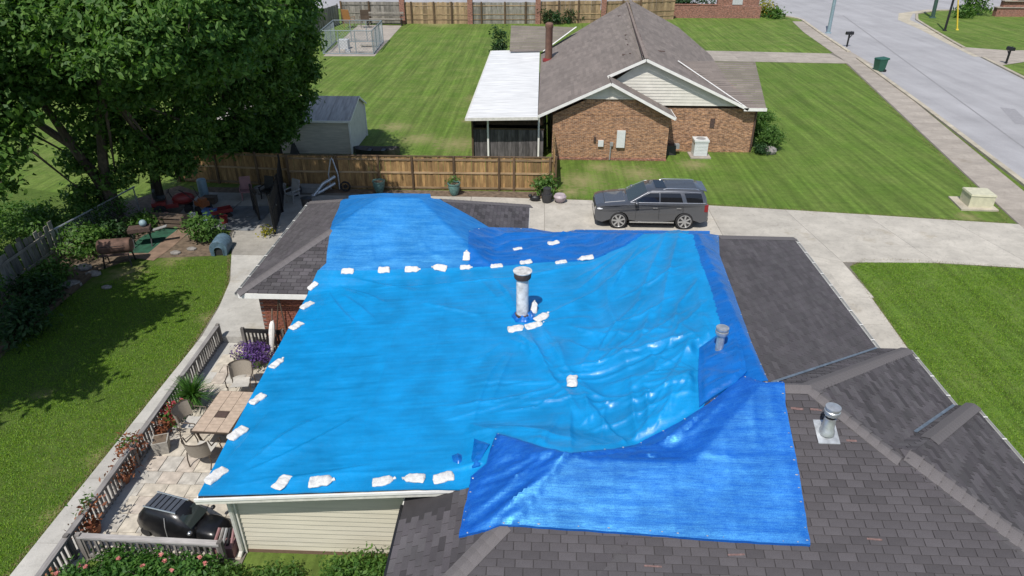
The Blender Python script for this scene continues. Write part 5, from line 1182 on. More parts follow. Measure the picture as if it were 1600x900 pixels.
# ============================================================ SUV
def extr(mb, prof, ys):
    """rings of a side profile; ys = list of (y, inset) -> closed body"""
    cx = sum(p[0] for p in prof) / len(prof); cz = .72; n = len(prof); vs_ = []
    for y, ins in ys:
        for x, z in prof:
            k = 1 - ins; e = max(0., (abs(x) - 1.75) / .75); vs_.append((cx + (x - cx) * (1 - ins * .35), y * (1 - .13 * e * e), cz + (z - cz) * k))
    f = []
    for i in range(len(ys) - 1):
        for k in range(n): f.append((i * n + k, i * n + (k + 1) % n, (i + 1) * n + (k + 1) % n, (i + 1) * n + k))
    f += [tuple(reversed(range(n))), tuple(range((len(ys) - 1) * n, len(ys) * n))]
    mb.add(vs_, f)
def make_suv(root):
    body = MB(); ar = lambda cx, r: [(cx + r * math.cos(a), .37 + r * math.sin(a)) for a in np.linspace(math.pi - .12, .12, 11)]
    prof = [(-2.44, .34), (-2.5, .5), (-2.5, .78), (-2.44, .98), (-2.25, 1.06), (-1.7, 1.12), (-1.08, 1.18), (-.2, 1.20), (1.2, 1.22), (2.3, 1.22), (2.43, 1.12), (2.47, .85), (2.5, .62), (2.46, .36)]
    low = [(2.2, .30)] + [(p[0], p[1]) for p in reversed(ar(1.46, .44))] + [(0, .26)] + [(p[0], p[1]) for p in reversed(ar(-1.45, .44))] + [(-2.2, .28)]
    full = prof + low
    extr(body, full, [(-.985, .10), (-.975, .04), (-.93, 0), (-.6, -.012), (0, -.02), (.6, -.012), (.93, 0), (.975, .04), (.985, .10)])
    bo = body.build('body', M['suv'], root, local=True, smooth=True, ang=38)
    core = MB(); core.box((0, 0, .5), (4.6, 1.35, .5)); core.build('underbody', M['rubber'], root, local=True)
    gh = MB()       # greenhouse
    b0 = [(-1.12, .86), (2.36, .88)]; lev = [(1.17, -1.12, 2.40, .90), (1.45, -.62, 2.33, .82), (1.70, -.16, 2.18, .70), (1.76, .05, 2.02, .60)]
    vs_ = []
    for z, x0, x1, y in lev:
        xs = [x0, x0 + .12, (x0 + x1) / 2, x1 - .12, x1]; yy = [y * .86, y, y, y, y * .86]
        ring = [(x, -q, z) for x, q in zip(xs, yy)] + [(x, q, z) for x, q in zip(reversed(xs), reversed(yy))]; vs_ += ring
    n = 10; f = []
    for i in range(3):
        for k in range(n): f.append((i * n + k, i * n + (k + 1) % n, (i + 1) * n + (k + 1) % n, (i + 1) * n + k))
    f.append(tuple(3 * n + k for k in range(n))); gh.add(vs_, f); gh.build('cabin', M['suv'], root, local=True, smooth=True, ang=40)
    def wy(z): return np.interp(z, [1.17, 1.45, 1.70, 1.76], [.90, .82, .70, .60])
    def side(xa0, xa1, xb0, xb1, s_, z0=1.24, z1=1.62, nm='side_window'):
        mb = MB(); q = []
        for (x, z) in ((xa0, z0), (xa1, z0), (xb1, z1), (xb0, z1)): q.append((x, s_ * (wy(z) + .008), z))
        zm = 1.45; 
        mb.add([q[0], q[1], ((xa1 + xb1) / 2, s_ * (wy(zm) + .010), zm), q[2], q[3], ((xa0 + xb0) / 2, s_ * (wy(zm) + .010), zm)], [(0, 1, 2, 5), (5, 2, 3, 4)] if s_ < 0 else [(5, 2, 1, 0), (4, 3, 2, 5)])
        return mb.build(nm, M['glass_dark'], root, local=True)
    for s_ in (-1, 1):
        side(-.80, .28, -.14, .26, s_); side(.34, 1.32, .32, 1.18, s_); side(1.50, 2.20, 1.36, 2.08, s_)
        mb = MB(); mb.tube([(-.98, s_ * .90, 1.235), (-.20, s_ * (wy(1.64) + .012), 1.655), (.3, s_ * (wy(1.665) + .012), 1.675), (1.4, s_ * (wy(1.665) + .012), 1.672), (2.08, s_ * (wy(1.65) + .012), 1.645)], .013, 5); mb.tube([(-.95, s_ * .905, 1.222), (2.3, s_ * .905, 1.228)], .014, 5); mb.build('window_trim', M['chrome'], root, local=True)
        mb = MB(); mb.box((.02, s_ * .965, .33), (1.95, .05, .055)); mb.build('sill_trim', M['chrome'], root, local=True)
        for x in (.12, 1.15): mb = MB(); mb.box((x, s_ * 1.0, 1.02), (.2, .03, .032)); mb.build('door_handle', M['chrome'], root, local=True)
        mb = MB()
        for x in (-.72, .31, 1.36): mb.bar((x, s_ * .9885, .46), (x + (.02 if x < 0 else -.02), s_ * .9885, 1.08), .008, .012, (1, 0, 0))
        mb.build('door_seam', M['rubber'], root, local=True)
        mb = MB(); mb.sphere((-.72, s_ * 1.06, 1.25), (.09, .12, .085), 10, 6); mi_ = mb.build('wing_mirror', M['suv'], root, local=True, smooth=True)
        mb = MB(); mb.sphere((-2.27, s_ * .76, .90), (.20, .17, .085), 12, 8); mb.build('headlight', M['lens'], root, local=True, smooth=True)
        mb = MB(); mb.box((2.36, s_ * .80, .98), (.16, .20, .32)); mb.build('tail_light', M['redlens'], root, local=True)
        mb = MB(); mb.tube([(.45, s_ * .625, 1.745), (.6, s_ * .625, 1.785), (1.85, s_ * .62, 1.775), (2.0, s_ * .62, 1.735)], .018, 6); mb.build('roof_rail', M['chrome'], root, local=True, smooth=True)
        mb = MB(); mb.sphere((-2.41, s_ * .72, .52), (.07, .10, .06), 8, 6); mb.build('fog_lamp', M['rubber'], root, local=True, smooth=True)
        for x in (-1.45, 1.46):
            w_ = MB(); w_.lathe([(.36, -.12), (.385, -.09), (.39, 0), (.385, .09), (.36, .12)], 28, (0, 0, 0)); vv = [(q[0], q[2], q[1]) for q in w_.v]; w2 = MB(); w2.add([(a + x, b * 1 + s_ * .87, c + .385) for a, b, c in vv], [tuple(reversed(f)) for f in w_.f]); wo_ = w2.build('wheel', M['rubber'], root, local=True, smooth=True)
            rm = MB(); yo = s_ * .993
            for k in range(7):
                a = 2 * math.pi * k / 7 + x; u = Vector((math.cos(a), 0, math.sin(a))); c = Vector((x, yo - s_ * .01, .385)); rm.bar(c + u * .05, c + u * .265, .075, .03, (0, 1, 0))
            rng_ = []; m = 24
            for k in range(m):
                a = 2 * math.pi * k / m; rng_.append((x + .285 * math.cos(a), yo, .385 + .285 * math.sin(a)))
            rm.tube(rng_ + [rng_[0]], .022, 5, False); rm.tube([(x, yo - .02, .385), (x, yo + .012 * s_, .385)], .075, 12)
            ro = rm.build('rim', M['alloy'], wo_, local=True); bk = MB(); bk.tube([(x, yo - s_ * .03, .385), (x, yo - s_ * .022, .385)], .275, 24); bk.build('brake_disc', M['black'], wo_, local=True)
    mb = MB(); z0, z1 = 1.22, 1.655
    fx_ = lambda z: np.interp(z, [1.17, 1.45, 1.70], [-1.12, -.62, -.16]) - .012
    q = [(fx_(z0), -.74, z0), (fx_(z0), .74, z0), (fx_(1.45), .70, 1.45), (fx_(z1), .60, z1), (fx_(z1), -.60, z1), (fx_(1.45), -.70, 1.45)]
    mb.add(q, [(5, 2, 1, 0), (4, 3, 2, 5)]); mb.add([(x + .02 if 0 else x, y, z) for x, y, z in q], []); mb.build('windscreen', M['glass_ws'], root, local=True)
    rx_ = lambda z: np.interp(z, [1.17, 1.45, 1.70], [2.40, 2.33, 2.18]) + .01
    mb = MB(); mb.add([(rx_(1.24), -.7, 1.24), (rx_(1.24), .7, 1.24), (rx_(1.64), .6, 1.64), (rx_(1.64), -.6, 1.64)], [(0, 1, 2, 3)]); mb.build('rear_window', M['glass_dark'], root, local=True)
    mb = MB(); mb.box((.36, 0, 1.763), (.46, .98, .02)); mb.build('sunroof', M['glass_dark'], root, local=True)
    for k in range(7): mb = MB(); mb.box((1.28, -.48 + k * .16, 1.768), (1.30, .10, .022)); mb.build('roof_rib', M['suv'], root, local=True)
    mb = MB(); mb.box((2.20, 0, 1.70), (.30, 1.2, .04), ry=R(8)); mb.build('spoiler', M['suv'], root, local=True)
    mb = MB(); mb.box((-2.475, 0, .78), (.06, .95, .30)); mb.build('grille', M['rubber'], root, local=True)
    mb = MB(); mb.box((-2.47, 0, .44), (.08, 1.5, .14)); mb.box((2.47, 0, .42), (.08, 1.6, .16)); mb.build('bumper_insert', M['dark_plastic'], root, local=True)
    mb = MB(); mb.box((-1.62, 0, 1.138), (.92, 1.26, .03), ry=R(-5.9), taper=.95); mb.build('bonnet_panel', M['suv'], root, local=True)
suv = thing('parked_suv', 'dark grey parked SUV with roof rails on the concrete driveway', 'suv', (5.02, 29.12, .032)); make_suv(suv)
# ============================================================ BACKYARD OF THE NEIGHBOUR
sh = thing('garden_shed', 'pale grey clapboard shed partly hidden under the big tree', 'shed', (-14.5, 39.6, 0))
SX0, SX1, SY0, SY1 = -18.4, -10.9, 38.2, 42.0
mb = MB(); mb.box(((SX0 + SX1) / 2, (SY0 + SY1) / 2, 1.0), (SX1 - SX0 - .06, SY1 - SY0 - .06, 2.0)); mb.add([(SX1 - .03, SY0, 2.0), (SX1 - .03, SY1, 2.0), (SX1 - .03, SY0 + 2.4, 2.75)], [(0, 1, 2)]); swl = mb.build('shed_wall', M['shed_siding'], sh)
for k in range(13):
    mb = MB(); z = .06 + k * .15; mb.add([(SX0, SY0 - .03, z), (SX1, SY0 - .03, z), (SX1, SY0, z + .15), (SX0, SY0, z + .15), (SX0, SY0 + .01, z), (SX1, SY0 + .01, z)], [(0, 1, 2, 3), (4, 5, 1, 0)]); mb.build('clapboard', M['shed_siding'], swl)
for k in range(16):
    mb = MB(); z = .06 + k * .15
    ya = SY0 if z < 2 else SY0 + (z - 2) / .75 * 2.4; yb = SY1 if z < 2 else SY1 - (z - 2) / .75 * 1.4
    mb.add([(SX1 + .03, ya, z), (SX1 + .03, yb, z), (SX1, yb, z + .15), (SX1, ya, z + .15), (SX1 - .01, ya, z), (SX1 - .01, yb, z)], [(0, 1, 2, 3), (4, 5, 1, 0)]); mb.build('clapboard', M['siding_white'], swl)
for k in range(12):
    x0 = SX0 - .1 + k * (SX1 - SX0 + .25) / 12; x1 = x0 + (SX1 - SX0 + .25) / 12 - .012
    mb = MB(); mb.add([(x0, SY0 - .12, 2.0), (x1, SY0 - .12, 2.0), (x1, SY0 + 2.4, 2.8), (x0, SY0 + 2.4, 2.8), (x1, SY1 + .12, 2.05), (x0, SY1 + .12, 2.05)], [(0, 1, 2, 3), (3, 2, 4, 5)]); mb.bar((x1, SY0 - .12, 2.01), (x1, SY0 + 2.4, 2.81), .03, .03); mb.build('roof_sheet', simple('shed_roof', (.38, .36, .335), .95, 0, .25, 2, stretch=(4, .5, 1)) if k == 0 else bpy.data.materials['shed_roof'], sh)
mb = MB(); mb.bar((SX0, SY0 - .14, 1.95), (SX1 + .14, SY0 - .14, 1.95), .04, .12); mb.bar((SX1 + .14, SY0 - .12, 1.95), (SX1 + .14, SY0 + 2.4, 2.75), .04, .12); mb.bar((SX1 + .14, SY0 + 2.4, 2.75), (SX1 + .14, SY1 + .12, 2.0), .04, .12); mb.box((SX1 + .03, SY0 - .03, 1), (.1, .08, 1.95)); mb.box((SX1 + .03, SY1, 1), (.08, .1, 1.95)); mb.build('shed_trim', M['white'], sh)
mb = MB(); mb.box((-14.2, 37.95, .35), (.5, .35, .7), taper=.3); o = mb.build('covered_mower', M['dark_plastic'], origin=(-14.2, 37.95, 0)); tag(o, 'small dark covered shape against the front of the shed', 'garden cover')
ky = MB(); L = []
for i in range(13):
    t = -1 + i / 6; wdt = .42 * (1 - t ** 4) ** .5 + .02; L.append([(-9.4 + t * 1.35, 38.05 + s_ * wdt * (1 if z > .2 else .72), z + .10 * t * t) for s_, z in ((-1, .42), (-1, .06), (1, .06), (1, .42), (.86, .36), (.7, .14), (-.7, .14), (-.86, .36))])
for r_ in L: ky.v += r_
for i in range(12):
    for k in range(8): ky.f.append((i * 8 + k, i * 8 + (k + 1) % 8, i * 8 + 8 + (k + 1) % 8, i * 8 + 8 + k)); ky.mi.append(0)
kyt = thing('small_boat', 'black plastic boat lying on the grass beside the shed', 'boat', (-9.4, 38.05, 0)); ky.build('hull', M['dark_plastic'], kyt)
mb = MB(); mb.box((-9.8, 38.05, .34), (.22, .72, .03)); mb.box((-9.0, 38.05, .34), (.22, .72, .03)); mb.build('thwart', M['dark_plastic'], kyt)
# kennel
sheet('kennel_pad', [P(505, 88), P(585, 88), P(628, 40), P(560, 39)], .012, M['sidewalk'])
M['kn'] = simple('dull_zinc', (.20, .24, .26), .7)
kn = thing('dog_kennel', 'open topped chain link dog kennel on a concrete pad', 'kennel', (-19, 72, 0))
K = [(-21.5, 69.4), (-16.5, 69.4), (-17.0, 76.5), (-22.2, 76.5)]
fr = MB()
for i in range(4):
    a, b = K[i], K[(i + 1) % 4]
    for z in (.06, 2.2): fr.tube([(*a, z), (*b, z)], .045, 6)
    for t in (0, .33, .66): p = Vector(a).lerp(Vector(b), t); fr.tube([(p.x, p.y, 0), (p.x, p.y, 2.2)], .045, 6)
fr.build('pipe_frame', M['kn'], kn)
wm = MB()
for i in range(4):
    a, b = Vector(K[i]), Vector(K[(i + 1) % 4]); L_ = (b - a).length; d = (b - a) / L_; s_ = 0
    while s_ < L_:
        for sg in (1, -1):
            e = s_ + sg * 2.1; e2 = min(max(e, 0), L_); p = a + d * s_; q = a + d * e2; z = 2.15 * abs(e2 - s_) / 2.1
            wm.bar((p.x, p.y, .06), (q.x, q.y, .06 + z), .018)
        s_ += .30
tag(wm.build('chain_link', M['kn'], kn), kind='stuff')
mb = MB(); mb.box((-20.2, 72.5, .45), (1.0, .9, .9)); o = mb.build('kennel_box', M['plaque'], origin=(-20.2, 72.5, 0)); tag(o, 'pale grey dog box inside the chain link kennel', 'dog house')
mb = MB(); mb.prism([(-18.8, 69.9), (-16.8, 69.9), (-17, 70.7), (-18.9, 70.7)], .0, .05); mb.box((-17.8, 73.6, .2), (1.9, .5, .1)); mb.box((-18.6, 73.6, .1), (.1, .4, .2)); mb.box((-17, 73.6, .1), (.1, .4, .2)); o = mb.build('wooden_platform', M['fence_grey'], origin=(-17.8, 71, 0)); tag(o, 'low grey wooden platform inside the kennel', 'platform')
mb = MB(); mb.box((-19.3, 70.4, .16), (.55, .4, .3), taper=.85); o = mb.build('feed_tub', M['plaque'], origin=(-19.3, 70.4, 0)); tag(o, 'pale feed tub at the front inside the kennel', 'tub')
# brown chairs by the back fence and a porch swing frame
def garden_chair(loc, rz, label, mat, cat='chair', group=None, s=1.):
    t = thing('garden_chair', label, cat, loc, rz, group)
    mb = MB(); mb.box((0, 0, .42 * s), (.5 * s, .5 * s, .05)); mb.build('seat', mat, t, local=True)
    mb = MB(); mb.box((0, .25 * s, .75 * s), (.5 * s, .05, .62 * s), rx=R(-14)); mb.build('backrest', mat, t, local=True)
    for sx in (-1, 1):
        for sy in (-1, 1): mb = MB(); mb.bar((sx * .23 * s, sy * .22 * s, 0), (sx * .22 * s, sy * .2 * s, .42 * s), .045); mb.build('leg', mat, t, local=True)
        mb = MB(); mb.box((sx * .27 * s, 0, .62 * s), (.06, .52 * s, .035)); mb.bar((sx * .27 * s, -.22 * s, .42 * s), (sx * .27 * s, -.22 * s, .62 * s), .04); mb.build('armrest', mat, t, local=True)
    return t
orw = simple('orange_brown_wood', (.36, .17, .06), .7); garden_chair((-23.2, 86.6, 0), R(160), 'orange brown garden chair behind the dog kennel', orw, s=2.0); garden_chair((-21.3, 86.6, 0), R(200), 'dark brown garden chair beside the orange one behind the kennel', M['brownwood'], s=2.0)
bn = thing('garden_bench', 'long grey bench against the back fence near the first brick pillar', 'bench', (-19.3, 88.6, 0))
for k in range(3): mb = MB(); mb.box((-19.3, 88.4 + k * .2, .75), (4.6, .17, .07)); mb.build('seat_slat', M['fence_grey'], bn)
for k in range(2): mb = MB(); mb.box((-19.3, 89.1, 1.1 + k * .3), (4.6, .06, .2)); mb.build('back_slat', M['fence_grey'], bn)
for x in (-21.4, -17.2): mb = MB(); mb.box((x, 88.6, .36), (.1, .7, .72)); mb.box((x, 88.6, 1.15), (.1, .8, .08)); mb.bar((x, 88.3, .7), (x, 88.3, 1.15), .08); mb.build('end_frame', M['black'], bn)
# ============================================================ PATIO
pt = sheet('patio', [(-10.05, 9.8), (-6.3, 9.8), (-6.3, 18.4), (-10.3, 18.4)], .03, JT); WLOC[pt.name] = (Vector((0, 0, 0)), 0)
y = 9.95; row = 0
pm_ = [simple('paver_%s' % n, c, .9, 0, .28, 5, .3, 40) for n, c in (('buff', (.45, .405, .335)), ('grey', (.42, .395, .35)), ('rose', (.44, .385, .325)), ('sand', (.48, .435, .36)))]
while y < 18.1:
    h = random.choice((.42, .55, .55, .62)); x = -9.98 + (.25 if row % 2 else 0) - .0
    if row % 2: widths = [.28]
    x = -9.98
    first = True
    while x < -6.4:
        wd = random.choice((.45, .55, .62, .8)) * (.6 if first and row % 2 else 1); first = False; x1 = min(x + wd, -6.35)
        if x1 - x > .1:
            mb = MB(); j = lambda: random.uniform(-.006, .006)
            mb.prism([(x + .008 + j(), y + .008 + j()), (x1 - .008 + j(), y + .008 + j()), (x1 - .008 + j(), y + h - .008 + j()), (x + .008 + j(), y + h - .008 + j())], .0, .048 + random.uniform(-.004, .004)); mb.build('paver', random.choice(pm_), pt, origin=(x, y, 0))
        x = x1
    y += h; row += 1
stp = MB(); stp.box((-9.55, 18.55, .14), (1.5, .35, .28)); o = stp.build('concrete_step', M['concrete_w'], origin=(-9.55, 18.55, 0)); tag(o, 'pale concrete step where the patio meets the walk', 'step')
def railing(name, label, a, b, h=.66, sp=.135, mat=None, posts=True, dark=False, topw=.13):
    a = Vector((*a, .05)); b = Vector((*b, .05)); t = thing(name, label, 'railing', tuple((a + b) / 2)); L = (b - a).length; d = (b - a) / L; ang = math.atan2(d.y, d.x)
    along_y = abs(d.y) > abs(d.x); tm = (M['rail_wood'] if along_y else M['rail_wood_x']) if not dark else M['black']
    mb = MB(); mb.bar(a + Vector((0, 0, h)), b + Vector((0, 0, h)), topw, .045); mb.build('top_rail', tm, t)
    mb = MB(); mb.bar(a + Vector((0, 0, h - .07)), b + Vector((0, 0, h - .07)), .04, .08); mb.bar(a + Vector((0, 0, .07)), b + Vector((0, 0, .07)), .045, .07); mb.build('cross_rail', tm, t)
    bm = MB(); bm.box((0, 0, (h - .05) / 2), (.05, .038, h - .03)); me = bm.mesh('baluster', M['balus'] if not dark else M['black'])
    for k in range(int(L / sp)): p = a + d * (sp * (k + .5)); inst('baluster', me, t, p, (random.uniform(-.02, .02), random.uniform(-.02, .02), ang))
    if posts:
        n = max(1, int(L / 2.4))
        for k in range(n + 1): p = a + d * (L * k / n); mb = MB(); mb.box((p.x, p.y, h / 2 + .06), (.1, .1, h + .1)); mb.build('post', M['balus'], t)
    return t
railing('patio_railing', 'long weathered wooden railing between the patio and the walk', (-9.88, 7.0), (-10.3, 18.35))
railing('patio_railing', 'short wooden railing between the black covered vehicle and the roses', (-9.75, 9.88), (-6.62, 9.80))
railing('patio_railing', 'dark iron railing behind the purple flowers', (-9.3, 17.95), (-8.0, 17.9), .8, .12, None, True, True, .06)
# table: eight-by-three tiles in a bronze frame
tb = thing('patio_table', 'tile topped rectangular patio table under the tarp edge', 'table', (-8.27, 14.05, .05), R(-2))
mb = MB(); mb.box((0, 0, .70), (1.04, 1.72, .03)); mb.box((0, 0, .655), (.96, 1.62, .06)); mb.build('table_frame', M['bronze'], tb, local=True)
tm = MB(); tm.box((0, 0, 0), (.318, .268, .016)); tmm = tm.mesh('tile', M['tile'])
for i in range(3):
    for k in range(6):
        if i == 1 and k == 2: continue
        o = bpy.data.objects.new('tile', tmm); sc.collection.objects.link(o); o.parent = tb; o.location = (-.33 + i * .33, -.70 + k * .28, .722 + random.uniform(-.002, .002))
mb = MB(); mb.box((0, -.14, .722), (.3, .24, .01)); mb.build('vent_tile', M['rust'], tb, local=True)
for sx in (-1, 1):
    for sy in (-1, 1): mb = MB(); mb.tube([(sx * .44, sy * .75, .68), (sx * .38, sy * .66, 0)], .03, 8); mb.build('leg', M['bronze'], tb, local=True)
def sling_chair(loc, rz, label):
    t = thing('patio_chair', label, 'chair', loc, rz, 'sling chairs round the patio table')
    mb = MB(); mb.add([(-.26, -.26, .42), (.26, -.26, .42), (.24, .0, .385), (.25, .24, .40), (-.25, .24, .40), (-.24, .0, .385)], [(0, 1, 2, 5), (5, 2, 3, 4)]); mb.add([(-.26, -.26, .41), (.26, -.26, .41), (.24, .0, .375), (.25, .24, .39), (-.25, .24, .39), (-.24, .0, .375)], [(5, 2, 1, 0), (4, 3, 2, 5)]); mb.build('seat', M['cushion'], t, local=True)
    mb = MB(); n = 9; arc = [(.33 * math.cos(a), .10 + .24 * math.sin(a)) for a in np.linspace(R(10), R(170), n)]
    vs_ = [(x, yy, .42) for x, yy in arc] + [(x * 1.04, yy * 1.12 + .05, .88) for x, yy in arc]
    mb.add(vs_, [(i, i + 1, n + i + 1, n + i) for i in range(n - 1)]); mb.add([(x, yy + .012, z) for x, yy, z in vs_], [(n + i, n + i + 1, i + 1, i) for i in range(n - 1)]); mb.build('backrest', M['sling'], t, local=True, smooth=True)
    mb = MB(); tp = [(x * 1.04, yy * 1.12 + .056, .885) for x, yy in arc]; mb.tube(tp, .016, 6)
    for s_ in (-1, 1): mb.tube([(s_ * .345, .17, .88), (s_ * .35, .1, .66), (s_ * .35, -.24, .64), (s_ * .33, -.28, .42)], .017, 6)
    mb.build('frame', M['bronze'], t, local=True, smooth=True)
    for s_ in (-1, 1):
        for yy in (-.25, .22): mb = MB(); mb.tube([(s_ * .31, yy, .43), (s_ * .33, yy * 1.1, .2), (s_ * .29, yy * 1.25, 0)], .016, 6); mb.build('leg', M['bronze'], t, local=True)
    return t
sling_chair((-9.15, 13.95, .05), R(90), 'curved taupe patio chair at the left side of the table')
sling_chair((-8.42, 12.92, .05), R(172), 'taupe patio chair at the near end of the table')
sling_chair((-8.55, 15.75, .05), R(8), 'pale cushioned chair at the far end of the table')
# the small black covered vehicle
bc = thing('toy_car', 'small black covered toy sized car with roof rack in the patio corner', 'toy car', (-7.98, 10.72, .05), R(-14))
def make_toy(root):
    S = .40
    mb = MB(); lev = [(0.04, -2.5, 1.55, .98), (.55, -2.62, 1.62, 1.05), (1.15, -2.35, 1.35, .98), (1.62, -1.95, .75, .80), (1.86, -1.6, .35, .62)]; V = []; n = 16
    for z, x0, x1, yh in lev:
        for k in range(n):
            a = 2 * math.pi * k / n; ca, sa = math.cos(a), math.sin(a); ex = .55
            x = (x0 + x1) / 2 + (x1 - x0) / 2 * math.copysign(abs(ca) ** ex, ca); yv = yh * math.copysign(abs(sa) ** ex, sa); w_ = 1 + .05 * math.sin(a * 7 + z * 3) * (1 if z < 1 else .2)
            V.append((x * S, yv * S * w_, z * S))
    F_ = [(i * n + k, i * n + (k + 1) % n, (i + 1) * n + (k + 1) % n, (i + 1) * n + k) for i in range(4) for k in range(n)] + [tuple(4 * n + k for k in range(n))]
    mb.add(V, F_); mb.build('covered_body', M['suv_black'], root, local=True, smooth=True, ang=60)
    mb = MB(); L2 = [(.0, 1.3, 3.0, .85), (.55, 1.3, 3.08, .86), (.95, 1.35, 2.9, .76), (1.12, 1.45, 2.6, .6)]; V = []
    for z, x0, x1, yh in L2:
        for k in range(n):
            a = 2 * math.pi * k / n; ca, sa = math.cos(a), math.sin(a); V.append((((x0 + x1) / 2 + (x1 - x0) / 2 * math.copysign(abs(ca) ** .6, ca)) * S, yh * S * math.copysign(abs(sa) ** .6, sa), z * S))
    mb.add(V, [(i * n + k, i * n + (k + 1) % n, (i + 1) * n + (k + 1) % n, (i + 1) * n + k) for i in range(3) for k in range(n)] + [tuple(3 * n + k for k in range(n))]); mb.build('bonnet', M['suv_black'], root, local=True, smooth=True, ang=60)
    for k in range(6): mb = MB(); mb.box(((-1.55 + k * .34) * S, 0, 1.885 * S), (.26 * S, .95 * S, .04 * S)); mb.build('roof_slat', simple('dark_glossy_slat', (.10, .11, .13), .3, .4) if k == 0 else bpy.data.materials['dark_glossy_slat'], root, local=True)
    for s_ in (-1, 1): mb = MB(); mb.tube([(-1.75 * S, s_ * .56 * S, 1.88 * S), (.38 * S, s_ * .52 * S, 1.90 * S)], .03 * S * 1.6, 6); mb.build('roof_rail', M['chrome'], root, local=True)
    mb = MB(); mb.add([(.62 * S, -.6 * S, 1.68 * S), (1.36 * S, -.72 * S, 1.20 * S), (1.36 * S, .72 * S, 1.20 * S), (.62 * S, .6 * S, 1.68 * S)], [(0, 1, 2, 3)]); mb.build('windscreen', M['glass_ws'], root, local=True)
    for s_ in (-1, 1): mb = MB(); mb.sphere((1.5 * S, s_ * .98 * S, 1.2 * S), (.13 * S, .16 * S, .12 * S), 8, 6); mb.build('wing_mirror', M['chrome'] if s_ < 0 else M['black'], root, local=True, smooth=True)
    mb = MB(); mb.tube([(-.2 * S, -.82 * S, 1.66 * S), (-.14 * S, -1.0 * S, 1.15 * S), (-.12 * S, -1.07 * S, .1)], .012, 5); mb.build('strap', M['grey_plastic'], root, local=True)
    for x in (-1.7, 1.9):
        for s_ in (-1, 1): mb = MB(); mb.tube([(x * S, s_ * .85 * S, .3 * S), (x * S, s_ * 1.02 * S, .3 * S)], .31 * S, 14); mb.build('wheel', M['rubber'], root, local=True)
make_toy(bc)
def pot_plant(name, label, loc, pr, ph, potmat, fol, cat='potted plant', group=None):
    t = thing(name, label, cat, loc, 0, group)
    mb = MB(); mb.lathe([(pr * .72, 0), (pr * .95, ph * .6), (pr, ph), (pr * .86, ph), (pr * .8, ph * .85)], 16, loc); mb.build('pot', potmat, t, smooth=True, ang=40)
    for nm, bl, n, s_, m_ in fol: foliage(nm, [((loc[0] + b[0][0], loc[1] + b[0][1], loc[2] + b[0][2]), b[1]) for b in bl], n, s_, m_, t, .3)
    return t
def palm(loc, r, n, parent):
    V = []
    for k in range(n):
        a = random.random() * 6.283; e = random.uniform(.2, 1.4); L = r * random.uniform(.7, 1.1); d = Vector((math.cos(a) * math.cos(e), math.sin(a) * math.cos(e), math.sin(e))); s_ = Vector((-math.sin(a), math.cos(a), 0)) * .016; p = Vector(loc); pv_ = p
        for j in range(3):
            q = pv_ + d * L / 3; d = (d - Vector((0, 0, .32))).normalized(); w0 = s_ * (1.2 - j * .3); w1 = s_ * (.9 - j * .38); V += [pv_ - w0, pv_ + w0, q + w1, q - w1]; pv_ = q
    o = bpy.data.objects.new('leaves', quads_mesh('leaves', np.array([tuple(v) for v in V]) - np.array(WLOC[parent.name][0]), M['leaf_rose'])); sc.collection.objects.link(o); o.parent = parent
b_ = pot_plant('potted_plant', 'large bushy spiky leaved plant in a pot by the patio railing', (-9.72, 15.1, .05), .22, .34, M['dark_plastic'], []); palm((-9.72, 15.1, .38), .72, 330, b_)
pot_plant('potted_plant', 'red and pink flowering plant at the railing left of the curved chair', (-10.0, 14.25, .05), .16, .28, M['terracotta'], [('foliage', [((0, 0, .4), (.25, .25, .2))], 160, .06, M['leaf_rose']), ('flower', [((0, 0, .55), (.18, .18, .12))], 120, .06, M['fl_red'])])
pot_plant('potted_plant', 'dark russet leaved plant in the shade of the patio railing', (-10.02, 13.75, .05), .15, .25, M['terracotta'], [('foliage', [((0, 0, .38), (.25, .25, .2))], 150, .06, M['stemred'])])
gp = thing('planter', 'grey tapered planter box standing by the railing', 'planter', (-9.72, 13.25, .05), R(20)); mb = MB(); mb.box((0, 0, .2), (.32, .32, .4), taper=1.22); mb.build('planter_box', M['stonepot'], gp, local=True); mb = MB(); mb.box((0, 0, .402), (.32, .32, .01)); mb.build('planter_soil', M['soil'], gp, local=True)
pot_plant('potted_plant', 'tall russet stemmed plant leaning through the middle of the railing', (-10.2, 12.75, .05), .13, .2, M['terracotta'], [('foliage', [((0, 0, .55), (.28, .4, .4))], 260, .055, M['stemred']), ('leaves', [((-.05, .1, .85), (.2, .3, .2))], 60, .05, M['leaf_rose'])])
pot_plant('potted_plant', 'red leaved plant against the railing below the grey planter', (-10.12, 12.1, .05), .14, .22, M['terracotta'], [('foliage', [((0, 0, .42), (.2, .35, .3))], 220, .055, M['stemred'])])
pot_plant('potted_plant', 'orange red plant at the railing corner above the roses', (-9.95, 10.55, .05), .15, .24, M['terracotta'], [('foliage', [((0, 0, .48), (.2, .3, .35))], 230, .055, M['stemred']), ('leaves', [((-.1, .1, .8), (.2, .2, .2))], 60, .05, M['leaf'])])
b_ = pot_plant('flower_pot', 'mound of purple flowers in a pot on the patio', (-8.75, 17.1, .05), .24, .26, M['stonepot'], [('flower', [((0, 0, .48), (.50, .42, .30)), ((.25, .1, .45), (.35, .3, .25)), ((-.25, 0, .4), (.3, .3, .25))], 1500, .045, M['fl_purple']), ('leaves', [((0, 0, .3), (.42, .36, .2))], 300, .05, M['leaf_rose'])])
um = thing('patio_umbrella', 'closed white patio umbrella leaning by the brick wall', 'umbrella', (-8.3, 17.4, .05))
mb = MB(); mb.tube([(-8.3, 17.4, .05), (-8.12, 17.75, 1.75)], .022, 6); mb.build('pole', M['brownwood'], um)
